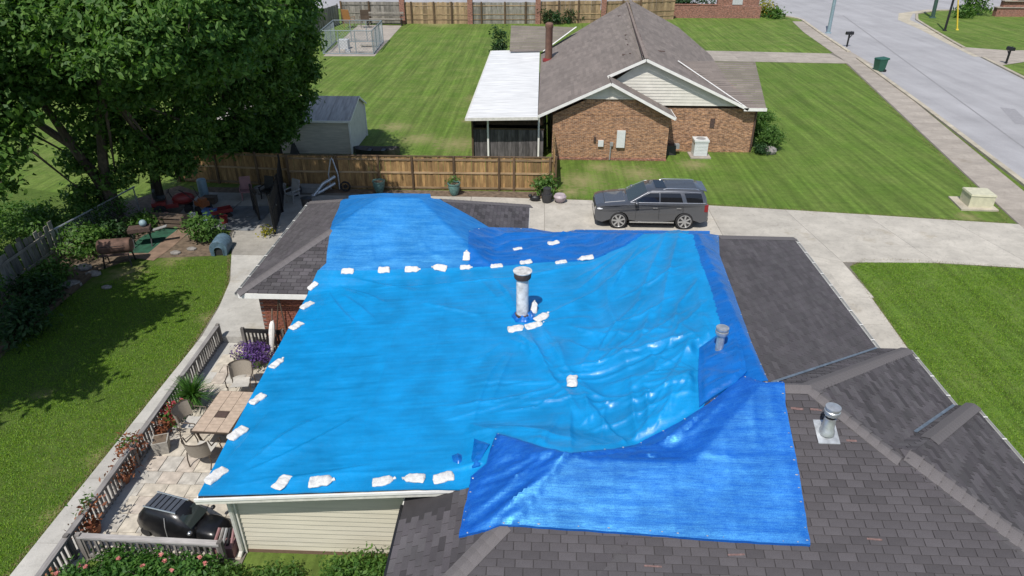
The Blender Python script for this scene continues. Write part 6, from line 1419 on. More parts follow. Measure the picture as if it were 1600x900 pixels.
mb = MB(); mb.tube([(-8.26, 17.46, .3), (-8.24, 17.5, .6), (-8.2, 17.6, 1.0), (-8.17, 17.66, 1.25), (-8.15, 17.7, 1.38)], [.03, .07, .10, .085, .03], 9); mb.build('canopy', M['cotton'], um, smooth=True)
hg = thing('hanger_stand', 'dark brown pole stand leaning against the brick wall', 'stand', (-7.9, 17.8, 0)); mb = MB()
for b in ((-8.35, 17.9, 0), (-7.65, 17.5, 0)): mb.tube([b, (-8.05, 18.2, 1.9)], .022, 6)
mb.tube([(-8.25, 18.0, .7), (-7.8, 17.7, .7)], .015, 6); mb.build('poles', M['bronze'], hg)
# roses and shrubs along the near edge
def rose(label, loc, r, n, fl):
    t = thing('rose_bush', label, 'rose bush', loc, 0, 'rose bushes outside the railing')
    foliage('foliage', [((loc[0], loc[1], loc[2] + r[2]), r), ((loc[0] - r[0] * .5, loc[1] + .1, loc[2] + r[2] * .8), tuple(q * .7 for q in r)), ((loc[0] + r[0] * .5, loc[1], loc[2] + r[2] * 1.1), tuple(q * .65 for q in r))], n, .055, M['leaf_rose'], t, .35)
    mb = MB()
    for k in range(7): a = k * .9; mb.tube([loc, (loc[0] + r[0] * .5 * math.cos(a), loc[1] + r[1] * .5 * math.sin(a), loc[2] + r[2] * .9), (loc[0] + r[0] * .85 * math.cos(a), loc[1] + r[1] * .85 * math.sin(a), loc[2] + r[2] * 1.6)], [.014, .01, .005], 5)
    mb.build('canes', M['bark'], t)
    for k in range(fl):
        a = random.random() * 6.28; q = random.random() ** .5; c = (loc[0] + r[0] * q * math.cos(a), loc[1] + r[1] * q * math.sin(a) - .05, loc[2] + r[2] * random.uniform(1.5, 2.05)); mb = MB(); V = []
        for j in range(9):
            b = random.random() * 6.28; e = random.uniform(.2, 1.2); d = Vector((math.cos(b) * math.cos(e), math.sin(b) * math.cos(e), math.sin(e))); s_ = d.cross(Vector((0, 0, 1))).normalized() * .036; p = Vector(c); mb.add([p - s_ * .4, p + s_ * .4, p + d * .055 + s_, p + d * .055 - s_], [(0, 1, 2, 3)])
        mb.sphere(c, .03, 6, 4); mb.build('flower', M['fl_pink'], t)
    return t
rose('pink flowered rose bush at the lower end of the long railing', (-9.25, 9.0, 0), (.55, .5, .34), 1700, 3)
rose('rose bush in the corner where the two wooden railings meet', (-8.65, 9.45, 0), (.5, .4, .32), 1500, 1)
rose('rose bush below the middle of the short railing', (-7.95, 9.35, 0), (.5, .42, .32), 1600, 2)
rose('rose bush beside the downspout with several pink blooms', (-7.1, 9.35, 0), (.55, .4, .34), 1600, 4)
bush('low_shrub', 'leafy low plant at the foot of the downspout', 'shrub', (-6.35, 9.3, 0), (.4, .35, .28), 900, .055, M['leaf_bright'], stem=True)
bush('low_shrub', 'low green shrub below the left part of the cream siding', 'shrub', (-5.4, 9.35, 0), (.55, .35, .22), 900, .05, M['leaf_bright'])
bush('low_shrub', 'dark dense shrub against the cream siding near the black roof edge', 'shrub', (-3.75, 9.5, 0), (.55, .4, .42), 1600, .05, M['leaf'])
bush('low_shrub', 'taller shrub tucked beside the black roof edge', 'shrub', (-3.05, 9.45, 0), (.45, .35, .46), 1200, .05, M['leaf'])
pf = MB(); pf.lathe([(.1, 0), (.13, .16), (.12, .17)], 12, (-10.2, 9.35, .05)); o = pf.build('flower_pot', M['terracotta'], smooth=True, ang=40, origin=(-10.2, 9.35, .05)); tag(o, 'small terracotta pot standing alone on the walk', 'pot')
bt = thing('garden_tools', 'bundle of grey and red garden tools beside the downspout', 'garden tools', (-6.75, 10.05, .05)); 
for k in range(5): mb = MB(); mb.tube([(-6.95 + k * .1, 10.0 + .05 * (k % 2), .3), (-6.85 + k * .08, 10.3, .62)], .035, 6); mb.build('tool_handle', (M['pink'], M['stone'], M['grey_plastic'], M['black'], M['pink'])[k], bt)
mb = MB(); mb.box((-6.75, 10.12, .17), (.5, .3, .34)); mb.build('tool_bin', M['pink'], bt)
# ============================================================ WEST YARD
mb = MB(); a, b = P(-40, 585), P(152, 424); mb.bar((a.x, a.y, .07), (b.x, b.y, .07), .16, .16); eo = mb.build('edging_timber', M['timber'], origin=((a.x + b.x) / 2, (a.y + b.y) / 2, 0)); tag(eo, 'long brown timber edging the planting bed', 'edging')
pk = thing('picket_fence', 'leaning grey board fence among shrubs at the left', 'fence', (-19.8, 23, 0))
pv_ = [MB().box((0, 0, .75), (.20, .025, 1.5)).mesh('board', M['fence_grey']) for _ in range(3)]
for k in range(16):
    t = k / 15; p = Vector((-19.35 - .9 * t * 0 + .05 * k * 0, 20.6 + 3.9 * t, 0)); p.x = -19.5 - .5 * t + .35 * t * t; inst('board', pv_[k % 3], pk, p, (random.uniform(-.05, .05), random.uniform(-.12, .02), R(88) + random.uniform(-.06, .06)), (1, 1, random.uniform(.9, 1.08)))
for z in (.4, 1.15): mb = MB(); mb.bar((-19.46, 20.5, z), (-19.62, 24.6, z), .05, .09); mb.build('rail', M['fence_grey'], pk)
wp = thing('wire_fence', 'chain link fence with pale top rail below the big tree', 'fence', (-19.2, 26, 0))
mb = MB(); mb.tube([(-19.6, 24.6, 1.15), (-18.9, 29.5, 1.15)], .035, 6); mb.build('top_rail', M['galv'], wp)
for t in (.02, .5, .98): q = Vector((-19.6, 24.6, 0)).lerp(Vector((-18.9, 29.5, 0)), t); mb = MB(); mb.tube([q, q + Vector((0, 0, 1.18))], .03, 6); mb.build('post', M['galv'], wp)
wm = MB(); A_ = Vector((-19.6, 24.6, 0)); d = Vector((.7, 4.9, 0)).normalized()
for k in range(-8, 40):
    for sg in (1, -1):
        s0 = k * .125; s1 = s0 + sg * 1.1; c0 = min(max(s0, 0), 4.95); c1 = min(max(s1, 0), 4.95)
        if abs(c1 - c0) > .02: p = A_ + d * c0; q = A_ + d * c1; wm.bar((p.x, p.y, .03 + abs(c0 - s0)), (q.x, q.y, .03 + abs(c1 - s0)), .005)
tag(wm.build('chain_link', M['galv'], wp), kind='stuff')
# mat, carpet runner
sheet('turf_mat', [P(*q) for q in ((182, 402), (236, 406), (262, 385), (296, 366), (272, 352), (225, 368))], .016, M['turf'])
sheet('carpet_runner', [P(*q) for q in ((178, 411), (205, 403), (240, 408), (268, 388), (302, 358), (290, 350), (258, 374), (232, 396), (186, 396))], .022, M['carpet'])
def smoker(loc, rz, label, s=1.):
    t = thing('barrel_smoker', label, 'grill', loc, rz)
    br = MB(); n = 14; V = []
    for x, r in ((-.62, .0), (-.60, .27), (-.55, .30), (.55, .30), (.60, .27), (.62, .0)):
        for k in range(n): a = 2 * math.pi * k / n; V.append((x * s, r * s * math.cos(a), .82 * s + r * s * math.sin(a)))
    br.add(V, [(i * n + k, i * n + (k + 1) % n, (i + 1) * n + (k + 1) % n, (i + 1) * n + k) for i in range(5) for k in range(n)]); br.build('barrel', simple('rusted_barrel', (.13, .075, .055), .8, .2, .5, 4), t, local=True, smooth=True, ang=40)
    mb = MB(); mb.tube([(-.4 * s, -.30 * s, .95 * s), (-.4 * s, -.36 * s, .95 * s), (.4 * s, -.36 * s, .95 * s), (.4 * s, -.30 * s, .95 * s)], .014, 6); mb.build('handle', M['black'], t, local=True)
    for sx in (-1, 1):
        for sy in (-1, 1): mb = MB(); mb.bar((sx * .46 * s, sy * .18 * s, .6 * s), (sx * .5 * s, sy * .30 * s, 0), .045 * s); mb.build('leg', M['black'], t, local=True)
    mb = MB(); mb.box((0, -.42 * s, .62 * s), (1.1 * s, .22 * s, .025)); mb.bar((-.48 * s, -.28 * s, .25), (.48 * s, -.28 * s, .25), .03); mb.build('shelf', M['rust'], t, local=True)
    return t
smoker((-16.75, 23.85, 0), R(14), 'rusty barrel smoker on black legs at the lawn edge')
gr = thing('grill_cart', 'dark grill cart with crossed legs behind the barrel smoker', 'grill', (-16.7, 25.6, 0), R(20))
mb = MB(); mb.box((0, 0, .78), (.85, .5, .16)); mb.build('fire_box', M['rust'], gr, local=True)
for sx in (-1, 1): mb = MB(); mb.bar((sx * .34, -.2, 0), (sx * .34, .2, .72), .04); mb.bar((sx * .34, .2, 0), (sx * .34, -.2, .72), .04); mb.build('leg', M['black'], gr, local=True)
mb = MB(); mb.box((.75, .0, .72), (.62, .22, .03), ry=R(-12)); mb.build('side_shelf', M['grey_plastic'], gr, local=True)
mb = MB(); mb.sphere((-16.55, 25.7, 1.0), .15, 12, 8); o = mb.build('blue_ball', M['lightblue'], smooth=True, origin=(-16.55, 25.7, 1.0)); tag(o, 'pale blue ball lying on top of the grill cart', 'ball')
# dog house: barrel vault with an arched door
dg = thing('dog_house', 'slate blue barrel roofed dog house at the end of the lawn', 'dog house', (-13.15, 25.2, 0), R(8)); dg.scale = (.74, .74, .78)
n = 12; V = []; arc = [(-.42, .02)] + [(-.46 * math.cos(a), .36 + .46 * math.sin(a)) for a in np.linspace(0, math.pi, n)] + [(.42, .02)]
m = len(arc); mb = MB()
for yv, s_ in ((-.62, 1.0), (-.58, 1.05), (-.2, 1.0), (-.16, 1.05), (.2, 1.0), (.24, 1.05), (.6, 1.0)): V += [(x * s_, yv, z * (1 + (s_ - 1) * .8)) for x, z in arc]
mb.add(V, [(i * m + k, (i + 1) * m + k, (i + 1) * m + k + 1, i * m + k + 1) for i in range(6) for k in range(m - 1)] + [tuple(6 * m + k for k in range(m))])
door = [(.22, .02)] + [(.22 * math.cos(a), .28 + .22 * math.sin(a)) for a in np.linspace(0, math.pi, 8)] + [(-.22, .02)]
mb.add([(x, -.62, z) for x, z in arc] + [(x, -.62, z) for x, z in door], [tuple(range(m)) + tuple(m + k for k in range(len(door)))]); mb.build('shell', M['dogblue'], dg, local=True, smooth=True, ang=50)
mb = MB(); mb.add([(x * .99, -.56, z) for x, z in door] , [tuple(range(len(door)))]); mb.build('doorway', M['rubber'], dg, local=True)
mb = MB(); mb.tube([(x * 1.12, -.635, z * 1.06) for x, z in door], .03, 6); mb.build('door_frame', M['dogblue'], dg, local=True)
bush('leafy_shrub', 'bright leafy shrub beside the slate blue dog house', 'shrub', (-14.3, 26.2, 0), (.55, .5, .62), 1100, .09, M['leaf_bright'])
# bench stack and the clutter under the tree
wb = thing('slatted_bench', 'low brown slatted bench in the clutter under the tree', 'bench', (-16.55, 27.6, 0), R(-4))
for k in range(3): mb = MB(); mb.box((0, -.25 + k * .2, .55), (1.7, .17, .04)); mb.build('seat_slat', M['brownwood'], wb, local=True)
for k in range(2): mb = MB(); mb.box((0, -.34, .2 + k * .2), (1.7, .03, .14)); mb.build('front_slat', M['brownwood'], wb, local=True)
for s_ in (-1, 1): mb = MB(); mb.box((s_ * .8, -.03, .27), (.08, .6, .54)); mb.build('leg_frame', M['brownwood'], wb, local=True)
def solid(name, label, cat, fn, mat, loc, smooth=True, ang=40):
    mb = MB(); fn(mb, loc); o = mb.build(name, mat, smooth=smooth, ang=ang, origin=loc); return tag(o, label, cat)
rm = thing('riding_mower', 'red ride on mower parked in the clutter under the tree', 'mower', (-17.1, 29.3, 0), R(25))
mb = MB(); mb.sphere((.45, 0, .62), (.5, .34, .30), 12, 8); mb.build('bonnet', M['red'], rm, local=True, smooth=True)
mb = MB(); mb.box((-.35, 0, .42), (1.1, .62, .2)); mb.box((-.6, 0, .6), (.6, .8, .18)); mb.build('mower_body', M['red'], rm, local=True)
mb = MB(); mb.box((-.5, 0, .76), (.42, .45, .1)); mb.box((-.72, 0, .98), (.1, .45, .36)); mb.build('seat', M['black'], rm, local=True)
mb = MB(); mb.tube([(.0, 0, .7), (-.12, 0, 1.05)], .02, 6); mb.tube([(-.12 + .16 * math.cos(a) * .4, .16 * math.sin(a), 1.05 + .16 * math.cos(a) * .5) for a in np.linspace(0, 6.28, 13)], .014, 5); mb.build('steering_wheel', M['black'], rm, local=True)
for x, r in ((.6, .2), (-.6, .28)):
    for s_ in (-1, 1): mb = MB(); mb.tube([(x, s_ * .32, r), (x, s_ * .48, r)], r, 14); mb.build('wheel', M['rubber'], rm, local=True)
tl = thing('garden_tiller', 'orange garden tiller with handlebars behind the slatted bench', 'tiller', (-15.7, 29.2, 0), R(-30))
mb = MB(); mb.box((0, 0, .5), (.6, .4, .22)); mb.box((.1, 0, .68), (.3, .28, .18)); mb.build('engine', M['orange'], tl, local=True)
for s_ in (-1, 1):
    mb = MB(); mb.tube([(-.2, s_ * .12, .55), (-.9, s_ * .3, 1.0), (-1.1, s_ * .32, 1.02)], .02, 6); mb.build('handlebar', M['black'], tl, local=True)
    mb = MB(); mb.tube([(.05, s_ * .24, .22), (.05, s_ * .34, .22)], .22, 12); mb.build('wheel', M['rubber'], tl, local=True)
wg = thing('red_wagon', 'small red wagon among the clutter by the leafy shrub', 'wagon', (-14.6, 28.7, 0), R(35))
mb = MB(); mb.box((0, 0, .3), (.9, .45, .04)); mb.box((0, .22, .38), (.9, .03, .16)); mb.box((0, -.22, .38), (.9, .03, .16)); mb.box((.45, 0, .38), (.03, .45, .16)); mb.box((-.45, 0, .38), (.03, .45, .16)); mb.build('tray', M['red'], wg, local=True)
for x in (-.3, .3):
    for s_ in (-1, 1): mb = MB(); mb.tube([(x, s_ * .22, .12), (x, s_ * .27, .12)], .12, 10); mb.build('wheel', M['rubber'], wg, local=True)
mb = MB(); mb.tube([(.45, 0, .28), (.95, 0, .6)], .015, 5); mb.build('handle', M['black'], wg, local=True)
bucket = lambda mb, c: mb.lathe([(.13, 0), (.17, .36), (.18, .38), (.155, .37), (.12, .05)], 14, c)
drum = lambda mb, c: mb.lathe([(.2, 0), (.22, .05), (.22, .55), (.24, .58), (.2, .62), (.05, .63)], 14, c)
ball = lambda r: (lambda mb, c: mb.sphere((c[0], c[1], c[2] + r), r, 12, 8))
solid('bucket', 'pale blue bucket standing beside the leafy shrub', 'bucket', bucket, M['lightblue'], (-14.85, 27.5, .01))
solid('bucket', 'white bucket on the ground in front of the orange tiller', 'bucket', bucket, M['white'], (-15.75, 28.2, .01))
solid('bucket', 'red bucket behind the leafy shrub', 'bucket', bucket, M['red'], (-14.2, 28.0, .01))
solid('barrel', 'tall pale teal barrel against the shaded fence', 'barrel', lambda mb, c: mb.lathe([(.2, 0), (.22, .1), (.22, .85), (.19, .9), (.03, .92)], 14, c), M['lightblue'], (-16.6, 31.3, .01))
solid('ball', 'red ball lying between the ride on mower and the bench', 'ball', ball(.2), M['pink'], (-17.0, 28.3, .01))
solid('ball', 'grey ball at the foot of the tree trunk', 'ball', ball(.2), M['grey_plastic'], (-18.0, 28.3, .01))
solid('cooler', 'blue and white cooler behind the slatted bench', 'cooler', lambda mb, c: (mb.box((c[0], c[1], .2), (.55, .36, .38)), mb.box((c[0], c[1], .42), (.58, .39, .06))), M['blue'], (-15.1, 28.6, .01), False)
solid('crate', 'brown crate at the right end of the clutter', 'crate', lambda mb, c: (mb.box((c[0], c[1], .17), (.6, .4, .34)), mb.box((c[0], c[1], .36), (.63, .43, .03))), M['brownwood'], (-15.9, 30.4, .01), False)
solid('flower_pot', 'stone pot against the shaded fence under the tree', 'pot', lambda mb, c: mb.lathe([(.2, 0), (.3, .3), (.32, .42), (.26, .4)], 14, c), M['stonepot'], (-12.95, 31.9, .03))
solid('flower_pot', 'dark squat pot by the gate post on the shaded pad', 'pot', lambda mb, c: mb.lathe([(.22, 0), (.34, .2), (.3, .42), (.24, .4)], 14, c), M['dark_plastic'], (-12.1, 31.6, .05))
solid('flower_pot', 'pale pot beside the stone pot at the shaded fence', 'pot', lambda mb, c: mb.lathe([(.15, 0), (.25, .25), (.28, .36), (.22, .34)], 14, c), M['stone'], (-13.9, 31.7, .03))
garden_chair((-14.3, 31.0, .03), R(20), 'faded pink garden chair against the shaded fence', M['pink']); garden_chair((-13.3, 31.1, .03), R(-15), 'black garden chair against the shaded fence', M['black']); garden_chair((-11.9, 30.7, .05), R(-30), 'grey garden chair behind the iron gate', M['grey_plastic'])
mb = MB(); gx, gy = np.meshgrid(np.linspace(-14.7, -12.6, 26), np.linspace(27.2, 30, 30)); gz = .05 + .10 * np.maximum(0, vnoise(gx * 1.3, gy * 1.3, 4)) + .05 * np.abs(vnoise(gx * 3, gy * 3, 5)); mb.add(np.stack([gx.ravel(), gy.ravel(), gz.ravel()], 1), [(j * 26 + i, j * 26 + i + 1, j * 26 + 27 + i, j * 26 + 26 + i) for j in range(29) for i in range(25)]); o = mb.build('ground_cloth', simple('grey_cloth', (.14, .15, .16), .7, 0, .3, 2), smooth=True, ang=80, origin=(-13.6, 28.6, 0)); tag(o, 'crumpled grey plastic sheet lying on the shaded concrete', 'sheet')
# iron gate, open, at the end of the fence
ig = thing('iron_gate', 'black iron garden gate and screen beside the house corner', 'gate', (-11.9, 29.5, 0))
for (a, b, h) in (((-12.9, 32.2), (-12.0, 29.4), 1.75), ((-12.05, 29.3), (-11.5, 26.9), 1.7), ((-13.4, 29.5), (-12.7, 28.3), 1.2)):
    a = Vector((*a, .05)); b = Vector((*b, .05)); mb = MB()
    for z in (.1, h * .55, h - .05): mb.bar(a + Vector((0, 0, z)), b + Vector((0, 0, z)), .035, .05)
    mb.build('gate_rail', M['black'], ig); L = (b - a).length; k = int(L / .13)
    bm = MB(); bm.box((0, 0, h / 2), (.022, .022, h)); me = bm.mesh('gate_bar', M['black'])
    for i in range(k + 1): inst('gate_bar', me, ig, a.lerp(b, i / k))
    for q in (a, b): mb = MB(); mb.box((q.x, q.y, h / 2 + .1), (.07, .07, h + .15)); mb.build('gate_post', M['black'], ig)
tt = thing('narrow_table', 'narrow pale topped table in front of the iron gate', 'table', (-12.2, 28.9, .05), R(-62))
mb = MB(); mb.box((0, 0, .8), (1.5, .18, .04)); mb.build('table_top', M['fence_grey'], tt, local=True)
for x in (-.65, .65): mb = MB(); mb.box((x, 0, .39), (.05, .16, .78)); mb.build('leg', M['black'], tt, local=True)
solid('bin', 'small dark bin with red lid behind the house corner', 'bin', lambda mb, c: mb.lathe([(.2, 0), (.25, .7), (.27, .72), (.1, .78)], 12, c), M['dark_plastic'], (-10.8, 29.4, .05))
bush('dry_tuft', 'dry grass tuft at the foot of the iron gate', 'plant', (-11.75, 26.7, .05), (.15, .15, .22), 120, .07, M['leaf_yellow'], stem=False)
wbw = thing('wheelbarrow', 'grey wheelbarrow frame standing on end against the brown fence', 'wheelbarrow', (-10.4, 32.0, 0))
mb = MB()
for s_ in (-1, 1): mb.tube([(-10.25 + s_ * .22, 32.2, .15), (-10.28 + s_ * .24, 32.25, .9), (-10.3 + s_ * .05, 32.35, 1.65)], .035, 6)
mb.tube([(-10.35, 32.35, 1.62), (-10.3, 32.36, 1.72), (-10.25, 32.35, 1.62)], .03, 6); mb.build('handle_loop', M['galv'], wbw)
for k in range(2): mb = MB(); mb.tube([(-10.15 - k * .05, 32.1, .85 - k * .35), (-10.7 - k * .05, 31.7, .60 - k * .35), (-11.1 - k * .1, 31.3, .12)], .085, 8); mb.build('arm', M['galv'], wbw, smooth=True)
mb = MB(); mb.tube([(-9.72 + .23 * math.cos(a), 32.2, .3 + .23 * math.sin(a)) for a in np.linspace(0, 6.283, 17)], .045, 6, False); mb.tube([(-9.72, 32.15, .3), (-9.72, 32.25, .3)], .1, 8); mb.build('wheel', M['rubber'], wbw)
solid('storage_trough', 'long grey trough on the ground by the brown fence', 'trough', lambda mb, c: (mb.box((c[0], c[1], .18), (1.6, .45, .3), taper=1.05), mb.box((c[0], c[1], .34), (1.7, .5, .04))), M['grey_plastic'], (-11.6, 32.1, .03), False)
for k, (x, y, lab, pl_) in enumerate(((-8.0, 32.15, 'teal glazed pot against the fence above the blue tarp ridge', 0), (-4.2, 32.0, 'teal glazed pot with a green sprig, right of the other teal pot', 1))):
    t = thing('glazed_pot', lab, 'pot', (x, y, .03)); mb = MB(); mb.lathe([(.17, 0), (.24, .18), (.30, .42), (.29, .52), (.33, .56), (.33, .62), (.26, .61), (.24, .45)], 18, (x, y, .03)); mb.build('pot', M['teal_glaze'], t, smooth=True, ang=40)
    mb = MB(); mb.lathe([(.25, .56), (.02, .57)], 12, (x, y, .03)); mb.build('pot_soil', M['soil'], t)
    if pl_: foliage('foliage', [((x - .05, y, .75), (.16, .14, .16))], 70, .07, M['leaf_bright'], t)
pot_plant('potted_plant', 'green plant in a black pot at the end of the brown fence', (.35, 31.9, .03), .25, .35, M['dark_plastic'], [('foliage', [((-.05, .1, .75), (.38, .35, .42)), ((.1, 0, .5), (.35, .3, .3))], 420, .10, M['leaf_bright'])])
solid('flower_pot', 'dark grey pot below the green plant at the fence end', 'pot', lambda mb, c: mb.lathe([(.22, 0), (.27, .3), (.27, .42), (.2, .42), (.18, .62), (.21, .72), (.1, .75)], 14, c), M['dark_plastic'], (.42, 31.2, .03))
solid('flower_pot', 'mauve round pot on the driveway edge', 'pot', lambda mb, c: mb.lathe([(.14, 0), (.28, .14), (.32, .3), (.25, .4), (.2, .38)], 14, c), M['mauve'], (1.05, 31.2, .03))
solid('garden_ornament', 'small black ornament left of the dark grey pot', 'ornament', lambda mb, c: (mb.sphere((c[0], c[1], .16), (.26, .14, .16), 10, 6), mb.sphere((c[0] - .25, c[1], .3), .1, 8, 6)), M['black'], (-.15, 31.3, .02))
# bed planting
BED = [((-18.6, 24.6, 0), (.9, 1.0, .6), 'mid green shrub between the picket fence and the barrel smoker', M['leaf']), ((-20.6, 26.6, 0), (1.5, 1.3, .8), 'broad bright shrub behind the wire fence rail', M['leaf_bright']), ((-22.6, 27.0, 0), (1.7, 1.3, .7), 'broad low shrub at the left behind the grey picket fence', M['leaf_bright']), ((-19.9, 28.0, 0), (1.1, 1.0, .8), 'leafy shrub at the left foot of the big tree trunk', M['leaf_bright']), ((-20.9, 24.3, 0), (1.1, 1.0, .8), 'dark shrub behind the leaning picket boards', M['leaf']),
       ((-18.35, 22.0, 0), (.7, .7, .45), 'small green shrub in front of the leaning picket fence', M['leaf']), ((-17.9, 20.4, 0), (.9, .9, .55), 'dark shrub in the bed at the left edge below the fence', M['leaf_dark']), ((-17.2, 18.6, 0), (1.0, 1.0, .55), 'dark low shrub by the timber edging at the left edge', M['leaf_dark']), ((-19.4, 19.4, 0), (1.3, 1.2, .9), 'large yellow green shrub at the far left edge over the fence', M['leaf_bright']), ((-18.1, 25.9, 0), (.6, .6, .5), 'grey green twiggy shrub below the wire fence rail', M['leaf_dark']), ((-17.5, 27.2, 0), (.5, .5, .4), 'small fern like plant at the right foot of the tree trunk', M['leaf'])]
for loc, r, lab, m_ in BED: bush('garden_shrub', lab, 'shrub', loc, r, int(900 * (r[0] * r[1]) ** .7 + 500), .09, m_, 'shrubs in the shaded bed')
for k, (x, y, s_) in enumerate(((-17.6, 22.0, .28), (-17.3, 22.9, .22), (-18.0, 23.4, .25), (-15.0, 24.9, .16), (-14.5, 25.3, .15), (-16.2, 21.9, .14))):
    mb = MB(); mb.sphere((x, y, s_ * .3), (s_ * 1.5, s_, s_ * .5), 8, 5); o = mb.build('flat_rock', M['stone'], origin=(x, y, 0)); tag(o, ('flat rock beside the timber edging, nearest the camera', 'flat rock beside the timber edging below the smoker', 'flat rock left of the barrel smoker', 'small stone at the end of the carpet runner', 'small stone below the leafy shrub', 'small stone on the worn lawn edge below the smoker')[k], 'rock')
# ============================================================ TREES
def tree(label, base, limbs, blobs, n, size, mat, trunk_r=.26, group=None):
    t = thing('tree', label, 'tree', base, 0, group); mb = MB()
    for L in limbs:
        pts = [Vector(base)] + [Vector(p) for p in L]; r0 = trunk_r; rs = [trunk_r * (1 - .75 * i / (len(pts) - 1)) for i in range(len(pts))]; rs[0] *= 1.25
        fine = []; fr_ = []
        for i in range(len(pts) - 1):
            for k in range(3): f = k / 3; p = pts[i].lerp(pts[i + 1], f); p += Vector((noise.noise(p * .7), noise.noise(p * .7 + Vector((9, 0, 0))), 0)) * .12 * (1 if i + k else 0); fine.append(p); fr_.append(rs[i] * (1 - f) + rs[i + 1] * f)
        fine.append(pts[-1]); fr_.append(rs[-1]); mb.tube(fine, fr_, 9)
    for c, r in blobs:                                                    # twigs into the crown
        src = min((Vector(L[-1]) for L in limbs), key=lambda q: (q - Vector(c)).length); rr = r if isinstance(r, (int, float)) else max(r)
        mid_ = src.lerp(Vector(c), .5) + Vector((0, 0, -.3)); mb.tube([src, mid_, Vector(c)], [.09, .06, .03], 5)
        for k in range(4): d = Vector(rng.normal(size=3)).normalized(); mb.tube([Vector(c), Vector(c) + d * rr * .5 + Vector((0, 0, .1)), Vector(c) + d * rr * .9], [.035, .02, .008], 4)
    mb.build('trunk', M['bark'], t, smooth=True, ang=60)
    foliage('crown', blobs, n, size, mat, t, .40, .45, size * 3.2); return t
def B(px, py, Y, r): p = PY(px, py, Y); return (tuple(p), (r, r, r * .72))
tree('big leafy tree whose leaning trunk stands at the top left corner', (-19.4, 28.3, 0), [[(-19.6, 28.2, 1.8), (-20.1, 27.9, 3.6), (-20.3, 27.2, 5.6), (-20.6, 26.4, 7.5)], [(-19.6, 28.2, 1.8), (-20.1, 27.9, 3.6), (-21.4, 27.4, 5.2), (-23, 26.6, 6.6)], [(-19.3, 28.2, 2.5), (-18.2, 27.4, 5.0), (-16.8, 26.0, 7.0)]],
     [B(30, 30, 25, 2.6), B(110, 20, 25, 2.3), B(190, 40, 26, 2.2), B(95, 110, 27, 1.7), B(170, 120, 27, 1.9), B(30, 100, 26, 1.8), B(240, 110, 28, 2.0), B(200, 190, 29, 1.4), B(140, 215, 28.5, .9), B(120, -40, 26, 2.8), B(260, -20, 27, 2.8), B(0, -30, 26, 2.6), B(245, 240, 29, 1.3), B(180, 270, 28.5, .9), B(290, 190, 29, 1.5), B(130, 300, 28, .7), B(150, 170, 28, 1.5), B(125, 250, 28.5, .9), B(270, 255, 29.5, 1.2), B(220, 215, 28.5, 1.2), B(250, 25, 24.5, 2.2), B(335, 25, 26, 2.0), B(160, 85, 24, 1.5), B(255, 75, 25, 1.6), B(350, 80, 27, 1.6), B(320, 70, 25, 1.8), B(370, 20, 26, 2.0), B(300, 0, 24, 2.0), B(230, 60, 23.5, 1.6)], 92000, .125, M['leaf'], .30)
tree('second tree behind the clutter with a straight dark trunk', (-18.3, 30.2, 0), [[(-18.2, 30.2, 2.5), (-17.6, 30.4, 4.8), (-16.8, 30.8, 7.5)], [(-18.2, 30.2, 2.5), (-16.5, 31.0, 4.8), (-14.6, 31.8, 6.6)]],
     [B(300, 40, 32, 2.9), B(390, 50, 33, 2.6), B(425, 40, 33.5, 1.9), B(340, 120, 32.5, 2.3), B(400, 130, 33, 1.9), B(330, -40, 32, 3.2), B(400, -40, 33, 2.6), B(300, 200, 31.5, 1.4), B(370, 195, 33, 1.2), B(300, 235, 31, .9), B(350, 225, 32.4, .8)], 46000, .13, M['leaf'], .24)
tree('third tree over the grey shed, its crown reaching the back lawn', (-14.5, 36.2, 0), [[(-14.4, 36.2, 2.2), (-14.0, 36.0, 4.5), (-13.2, 35.8, 6.8)], [(-14.4, 36.2, 2.2), (-13, 36, 4.2), (-12.2, 35.8, 5.6)]],
     [B(440, 105, 35.5, 1.6), B(450, 60, 36, 1.5), B(435, 5, 36, 1.9), B(430, 175, 35.5, 1.2), B(462, 150, 36, .9), B(400, 195, 35.5, 1.0), B(478, 112, 36, .7), B(390, 215, 35, .9), B(405, 222, 35.2, 1.0), B(440, 200, 35.6, .9), B(455, 180, 36, .8), B(360, 225, 34.5, .9)], 34000, .13, M['leaf'], .22)
tree('tree at the left edge with dark hanging leaves over the far lawn', (-22.8, 23.6, 0), [[(-22.6, 23.6, 2.4), (-22.0, 23.8, 4.4), (-21.4, 24, 6)]],
     [B(5, 165, 24.5, 1.3), B(-50, 190, 24.5, 1.6), B(15, 235, 24.5, .85), B(-40, 290, 24.3, 1.2), B(-60, 100, 24.5, 2.0), B(-10, 120, 25, 1.3), B(0, 290, 24.2, .5)], 5200, .17, M['leaf'], .2)
